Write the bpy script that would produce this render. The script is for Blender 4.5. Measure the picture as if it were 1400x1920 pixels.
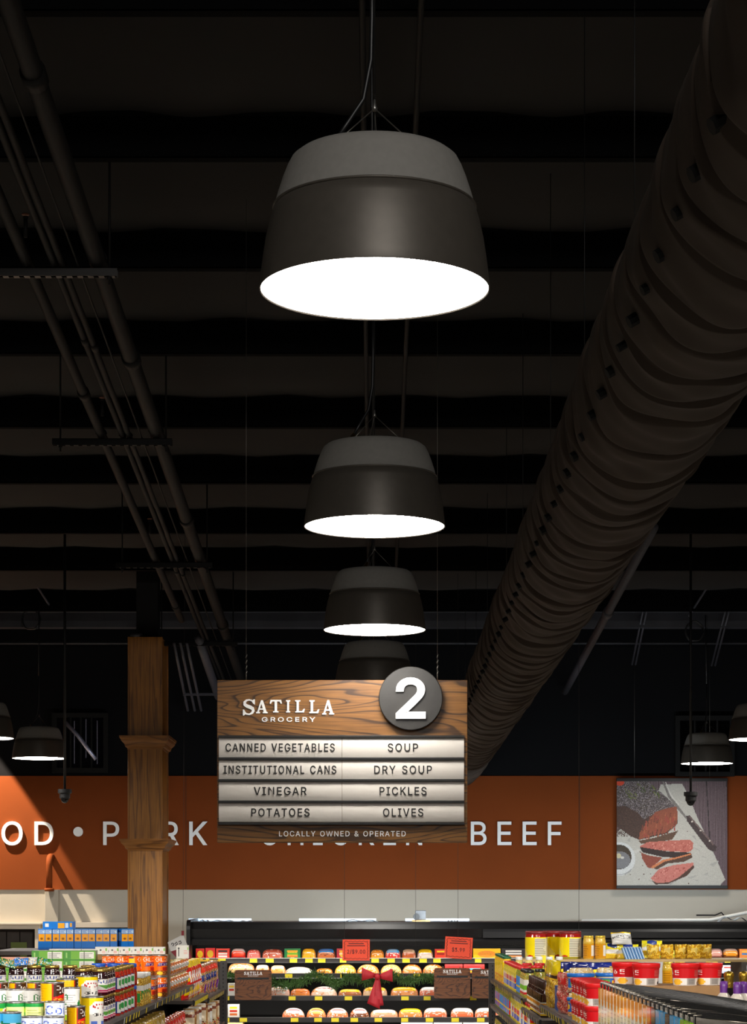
import bpy, bmesh, math, random
import numpy as np
from mathutils import Vector, Matrix

random.seed(7)
rng = np.random.default_rng(7)
for o in list(bpy.data.objects):
    bpy.data.objects.remove(o)
SC = bpy.context.scene
COL = SC.collection
PI = math.pi
R = math.radians

# ------------------------------------------------------------------ camera
EYE, FPX, CX, CY = 2.2, 4150.0, 701.0, 1690.0      # eye height; focal length and principal point for a 1400x1920 frame
cam_d = bpy.data.cameras.new('camera')
cam_d.sensor_fit = 'VERTICAL'
cam_d.sensor_height = 36.0
cam_d.sensor_width = 36.0 * 1400 / 1920
cam_d.lens = 36.0 * FPX / 1920
cam_d.shift_x = (700 - CX) / 1920.0
cam_d.shift_y = (CY - 960) / 1920.0
cam_d.clip_end = 200
cam = bpy.data.objects.new('camera', cam_d)
cam.location = (0, 0, EYE)
cam.rotation_euler = (R(90), 0, 0)
COL.objects.link(cam)
SC.camera = cam

# ------------------------------------------------------------------ view, world, case and wall lamps, added fill lights
SC.view_settings.view_transform = 'Standard'
SC.view_settings.look = 'None'
SC.view_settings.gamma = 1.0
SC.view_settings.use_curve_mapping = False
SC.view_settings.exposure = 0.0
SC.cycles.use_denoising = True
SC.cycles.max_bounces = 6
SC.cycles.sample_clamp_indirect = 4.0
world = bpy.data.worlds.new('world')
SC.world = world
world.use_nodes = True
world.node_tree.nodes['Background'].inputs[0].default_value = (0.9, 0.92, 1.0, 1)
world.node_tree.nodes['Background'].inputs[1].default_value = 0.004

PENDANT_GLOW = 34.0      # strength of the pendant diffusers


def lamp(name, kind, loc, target, energy, color, **kw):
    d = bpy.data.lights.new(name, kind)
    d.energy = energy
    d.color = color
    for k, v in kw.items():
        setattr(d, k, v)
    o = bpy.data.objects.new(name, d)
    o.location = loc
    o.rotation_euler = (Vector(target) - Vector(loc)).to_track_quat('-Z', 'Y').to_euler()
    COL.objects.link(o)
    return o


lamp('front_fill_light', 'AREA', (0.9, -0.5, 6.2), (-0.3, 10.0, 2.6), 150, (1.0, 0.97, 0.92), shape='RECTANGLE', size=2.4, size_y=0.6)  # added fill above the camera; gives the pendant shades their highlights
# added spots outside the frame that brighten the goods on the shelves
for sx in (-1, 1):
    for x0_, y0_, x1_, y1_, e_ in ((2.3, 4.6, 1.4, 9.2, 760), (2.9, 8.2, 1.45, 12.9, 760), (3.6, 12.0, 1.5, 16.4, 600), (-1.6, 3.0, .95, 7.4, 420), (-2.0, 4.6, 1.1, 9.2, 520), (-3.3, 12.1, 1.0, 13.7, 420), (-3.4, 11.9, .95, 16.0, 420)):
        lamp('aisle_fill_spot', 'SPOT', (sx * x0_, y0_, 3.5), (sx * x1_, y1_, 1.72), e_, (1.0, 0.97, 0.93), spot_size=R(25), spot_blend=0.8, shadow_soft_size=0.06)
lamp('wall_spot_light', 'SPOT', (-4.72, 22.8, 5.05), (-4.66, 23.3, 2.4), 1700, (1.0, 0.86, 0.68), spot_size=R(60), spot_blend=0.06, shadow_soft_size=0.03)
# cool uplight strip on top of the meat case, washing the wall behind it
lamp('case_uplight_strip', 'AREA', (1.3, 21.35, 2.05), (1.3, 23.5, 2.75), 52, (0.80, 0.92, 1.0), shape='RECTANGLE', size=6.0, size_y=0.03)
for sx in (-1, 1):
    lamp('case_fill_spot', 'SPOT', (sx * 3.7, 16.2, 3.6), (sx * .5, 21.1, 1.45), 520, (1.0, 0.97, 0.93), spot_size=R(34), spot_blend=0.8, shadow_soft_size=0.06)  # added unseen spots that brighten the package fronts in the case
# led strips of the meat case (the fixtures themselves sit behind the canopy and the shelf lips)
for _y, _z, _e in ((21.06, 1.80, 26), (21.12, 1.60, 6), (21.10, 1.47, 9), (20.99, 1.25, 9), (20.95, 1.05, 5)):
    lamp('case_led_strip', 'AREA', (1.27, _y, _z), (1.27, _y + .22, _z - .4), _e, (1.0, 0.95, 0.88), shape='RECTANGLE', size=6.0, size_y=0.02)

# ------------------------------------------------------------------ helpers: pixels, colours, materials


def P(px, py, Y):
    return Vector(((px - CX) / FPX * Y, Y, EYE - (py - CY) / FPX * Y))


def PX(px, Y):
    return (px - CX) / FPX * Y


def PZ(py, Y):
    return EYE - (py - CY) / FPX * Y


def lin(c):
    c = np.asarray(c, dtype=float) / 255.0
    return np.where(c <= 0.04045, c / 12.92, ((c + 0.055) / 1.055) ** 2.4)


MATS = {}


def new_mat(name):
    m = bpy.data.materials.new(name)
    m.use_nodes = True
    nt = m.node_tree
    return m, nt, nt.nodes['Principled BSDF']


def mat(name, rgb, rough=0.5, metal=0.0, var=0.0, scale=8.0, bump=0.0, coat=0.0, spec=0.5, emit=None):
    """solid colour with optional procedural mottling and bump"""
    if name in MATS:
        return MATS[name]
    m, nt, b = new_mat(name)
    col = tuple(float(v) for v in lin(rgb)) + (1,)
    b.inputs['Base Color'].default_value = col
    b.inputs['Roughness'].default_value = rough
    b.inputs['Metallic'].default_value = metal
    b.inputs['Specular IOR Level'].default_value = spec
    b.inputs['Coat Weight'].default_value = coat
    if var or bump:
        tc = nt.nodes.new('ShaderNodeTexCoord')
        n = nt.nodes.new('ShaderNodeTexNoise')
        n.inputs['Scale'].default_value = scale
        n.inputs['Detail'].default_value = 5
        nt.links.new(tc.outputs['Object'], n.inputs['Vector'])
        if var:
            rp = nt.nodes.new('ShaderNodeValToRGB')
            rp.color_ramp.elements[0].position = 0.3
            rp.color_ramp.elements[1].position = 0.7
            rp.color_ramp.elements[0].color = tuple(v * (1 - var) for v in col[:3]) + (1,)
            rp.color_ramp.elements[1].color = tuple(min(1, v * (1 + var)) for v in col[:3]) + (1,)
            nt.links.new(n.outputs['Fac'], rp.inputs['Fac'])
            nt.links.new(rp.outputs['Color'], b.inputs['Base Color'])
        if bump:
            bp = nt.nodes.new('ShaderNodeBump')
            bp.inputs['Strength'].default_value = bump
            bp.inputs['Distance'].default_value = 0.01
            nt.links.new(n.outputs['Fac'], bp.inputs['Height'])
            nt.links.new(bp.outputs['Normal'], b.inputs['Normal'])
    if emit:
        b.inputs['Emission Color'].default_value = tuple(emit[:3]) + (1,)
        b.inputs['Emission Strength'].default_value = emit[3]
    MATS[name] = m
    return m


def wood(name, dark, light, axis, grain=9.0, stretch=0.16, rough=0.45, distort=0.4, rings=14.0):
    """oak veneer: long wavy growth rings plus fine pores; axis is the grain direction ('X' or 'Z')"""
    if name in MATS:
        return MATS[name]
    m, nt, b = new_mat(name)
    N, L = nt.nodes.new, nt.links.new
    tc = N('ShaderNodeTexCoord')
    mp = N('ShaderNodeMapping')
    mp.inputs['Scale'].default_value = (stretch, 1, 1) if axis == 'X' else (1, 1, stretch)
    L(tc.outputs['Object'], mp.inputs['Vector'])
    wv = N('ShaderNodeTexNoise')
    wv.inputs['Scale'].default_value = grain
    wv.inputs['Detail'].default_value = 2.5
    wv.inputs['Roughness'].default_value = 0.42
    wv.inputs['Distortion'].default_value = distort
    L(mp.outputs['Vector'], wv.inputs['Vector'])
    mu = N('ShaderNodeMath')
    mu.operation = 'MULTIPLY'
    mu.inputs[1].default_value = rings
    L(wv.outputs['Fac'], mu.inputs[0])
    fr = N('ShaderNodeMath')
    fr.operation = 'FRACT'
    L(mu.outputs['Value'], fr.inputs[0])
    r1 = N('ShaderNodeValToRGB')
    e = r1.color_ramp.elements
    e[0].position, e[1].position = 0.0, 1.0
    d, l = lin(dark), lin(light)
    e[0].color = tuple(l * 0.9) + (1,)
    e[1].color = tuple(l * .8 + d * .2) + (1,)
    for ps, q in ((.12, 1.0), (.5, .95), (.74, .72), (.86, .12), (.95, .1)):
        x = e.new(ps)
        x.color = tuple(d * (1 - q) + l * q) + (1,)
    L(fr.outputs['Value'], r1.inputs['Fac'])
    mp2 = N('ShaderNodeMapping')
    mp2.inputs['Scale'].default_value = (4, 4, 130) if axis == 'X' else (130, 130, 4)
    L(tc.outputs['Object'], mp2.inputs['Vector'])
    nz = N('ShaderNodeTexNoise')
    nz.inputs['Scale'].default_value = 1.0
    nz.inputs['Detail'].default_value = 4
    L(mp2.outputs['Vector'], nz.inputs['Vector'])
    r2 = N('ShaderNodeValToRGB')
    r2.color_ramp.elements[0].position, r2.color_ramp.elements[1].position = 0.35, 0.6
    r2.color_ramp.elements[0].color = (0.55, 0.5, 0.45, 1)
    r2.color_ramp.elements[1].color = (1, 1, 1, 1)
    L(nz.outputs['Fac'], r2.inputs['Fac'])
    mx = N('ShaderNodeMix')
    mx.data_type = 'RGBA'
    mx.blend_type = 'MULTIPLY'
    mx.inputs['Factor'].default_value = 0.75
    L(r1.outputs['Color'], mx.inputs['A'])
    L(r2.outputs['Color'], mx.inputs['B'])
    n3 = N('ShaderNodeTexNoise')
    n3.inputs['Scale'].default_value = 2.6
    n3.inputs['Detail'].default_value = 6
    L(tc.outputs['Object'], n3.inputs['Vector'])
    r3 = N('ShaderNodeValToRGB')
    r3.color_ramp.elements[0].position, r3.color_ramp.elements[1].position = 0.35, 0.65
    r3.color_ramp.elements[0].color = (0.72, 0.68, 0.62, 1)
    r3.color_ramp.elements[1].color = (1, 1, 1, 1)
    L(n3.outputs['Fac'], r3.inputs['Fac'])
    m2 = N('ShaderNodeMix')
    m2.data_type = 'RGBA'
    m2.blend_type = 'MULTIPLY'
    m2.inputs['Factor'].default_value = 0.6
    L(mx.outputs['Result'], m2.inputs['A'])
    L(r3.outputs['Color'], m2.inputs['B'])
    L(m2.outputs['Result'], b.inputs['Base Color'])
    b.inputs['Roughness'].default_value = rough
    bp = N('ShaderNodeBump')
    bp.inputs['Strength'].default_value = 0.15
    bp.inputs['Distance'].default_value = 0.002
    L(nz.outputs['Fac'], bp.inputs['Height'])
    L(bp.outputs['Normal'], b.inputs['Normal'])
    MATS[name] = m
    return m


def print_mat(name, rough=0.4, coat=0.0, metal=0.0, trans=0.0):
    """printed surface: the colours of the print are stored on the mesh"""
    if name in MATS:
        return MATS[name]
    m, nt, b = new_mat(name)
    a = nt.nodes.new('ShaderNodeVertexColor')
    a.layer_name = 'print'
    nt.links.new(a.outputs['Color'], b.inputs['Base Color'])
    b.inputs['Roughness'].default_value = rough
    b.inputs['Coat Weight'].default_value = coat
    b.inputs['Metallic'].default_value = metal
    MATS[name] = m
    return m


def glow(name, rgb, strength):
    if name in MATS:
        return MATS[name]
    m, nt, b = new_mat(name)
    b.inputs['Base Color'].default_value = (0.8, 0.8, 0.8, 1)
    b.inputs['Emission Color'].default_value = tuple(lin(rgb)) + (1,)
    b.inputs['Emission Strength'].default_value = strength
    MATS[name] = m
    return m


# ------------------------------------------------------------------ helpers: objects


def tag(o, label=None, cat=None, group=None, kind=None):
    for k, v in (('label', label), ('category', cat), ('group', group), ('kind', kind)):
        if v:
            o[k] = v
    return o


def thing(name, label, cat, loc=(0, 0, 0), rz=0.0, group=None):
    o = bpy.data.objects.new(name, None)
    o.empty_display_size = 0.05
    o.location = loc
    o.rotation_euler = (0, 0, rz)
    COL.objects.link(o)
    return tag(o, label, cat, group)


def link(name, me, parent=None, loc=(0, 0, 0), rot=(0, 0, 0)):
    o = bpy.data.objects.new(name, me)
    o.location = loc
    o.rotation_euler = rot
    o.parent = parent
    COL.objects.link(o)
    return o


class MB:
    """collects shapes into one mesh"""

    def __init__(self):
        self.v, self.f, self.s = [], [], []

    def add(self, vs, fs, smooth=False, M=None):
        n = len(self.v)
        if M is not None:
            vs = [M @ Vector(v) for v in vs]
        self.v += [tuple(v) for v in vs]
        self.f += [tuple(i + n for i in f) for f in fs]
        self.s += [smooth] * len(fs)
        return self

    def box(self, x0, x1, y0, y1, z0, z1, M=None):
        vs = [(x0, y0, z0), (x1, y0, z0), (x1, y1, z0), (x0, y1, z0), (x0, y0, z1), (x1, y0, z1), (x1, y1, z1), (x0, y1, z1)]
        return self.add(vs, [(0, 3, 2, 1), (4, 5, 6, 7), (0, 1, 5, 4), (1, 2, 6, 5), (2, 3, 7, 6), (3, 0, 4, 7)], False, M)

    def bbox(self, x0, x1, y0, y1, z0, z1, b=0.004, M=None):
        """box with bevelled edges"""
        bm = bmesh.new()
        bmesh.ops.create_cube(bm, size=1)
        for v in bm.verts:
            v.co = Vector(((x0 + x1) / 2 + v.co.x * (x1 - x0), (y0 + y1) / 2 + v.co.y * (y1 - y0), (z0 + z1) / 2 + v.co.z * (z1 - z0)))
        bmesh.ops.bevel(bm, geom=list(bm.edges), offset=min(b, (x1 - x0) / 2.1, (y1 - y0) / 2.1, (z1 - z0) / 2.1), segments=2, profile=0.5, affect='EDGES')
        bm.verts.index_update()
        self.add([v.co.copy() for v in bm.verts], [[v.index for v in f.verts] for f in bm.faces], False, M)
        bm.free()
        return self

    def lathe(self, prof, n=32, smooth=True, cap0=False, cap1=False, M=None):
        vs, fs = [], []
        for r, z in prof:
            for k in range(n):
                a = 2 * PI * k / n
                vs.append((r * math.cos(a), r * math.sin(a), z))
        for i in range(len(prof) - 1):
            for k in range(n):
                a, b_ = i * n + k, i * n + (k + 1) % n
                fs.append((a, b_, b_ + n, a + n))
        if cap0:
            fs.append(tuple(range(n - 1, -1, -1)))
        if cap1:
            m = (len(prof) - 1) * n
            fs.append(tuple(range(m, m + n)))
        return self.add(vs, fs, smooth, M)

    def tube(self, pts, r, n=8, caps=True):
        pts = [Vector(p) for p in pts]
        rs = r if isinstance(r, (list, tuple)) else [r] * len(pts)
        vs, fs = [], []
        up = None
        for i, p in enumerate(pts):
            t = ((pts[i + 1] if i + 1 < len(pts) else p) - (pts[i - 1] if i else p)).normalized()
            if up is None:
                up = t.orthogonal().normalized()
            else:
                up = (up - t * up.dot(t)).normalized()
            w = t.cross(up)
            for k in range(n):
                a = 2 * PI * k / n
                vs.append(p + (up * math.cos(a) + w * math.sin(a)) * rs[i])
        for i in range(len(pts) - 1):
            for k in range(n):
                a, b_ = i * n + k, i * n + (k + 1) % n
                fs.append((a, b_, b_ + n, a + n))
        if caps:
            fs.append(tuple(range(n - 1, -1, -1)))
            m = (len(pts) - 1) * n
            fs.append(tuple(range(m, m + n)))
        return self.add(vs, fs, True)

    def prism(self, poly, axis, a0, a1, M=None):
        """poly of 2D points extruded along an axis: 'X' takes (y, z), 'Y' takes (x, z), 'Z' takes (x, y)"""
        n = len(poly)

        def mk(p, a):
            return {'X': (a, p[0], p[1]), 'Y': (p[0], a, p[1]), 'Z': (p[0], p[1], a)}[axis]
        vs = [mk(p, a0) for p in poly] + [mk(p, a1) for p in poly]
        fs = [tuple(range(n)), tuple(range(2 * n - 1, n - 1, -1))]
        for i in range(n):
            j = (i + 1) % n
            fs.append((i, i + n, j + n, j))
        return self.add(vs, fs, False, M)

    def mesh(self, m, name='mesh'):
        me = bpy.data.meshes.new(name)
        me.from_pydata(self.v, [], self.f)
        me.polygons.foreach_set('use_smooth', self.s)
        bm = bmesh.new()
        bm.from_mesh(me)
        bmesh.ops.recalc_face_normals(bm, faces=bm.faces)
        bm.to_mesh(me)
        bm.free()
        me.materials.append(m)
        return me

    def build(self, name, m, parent=None, loc=(0, 0, 0), rot=(0, 0, 0)):
        return link(name, self.mesh(m, name), parent, loc, rot)


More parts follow.
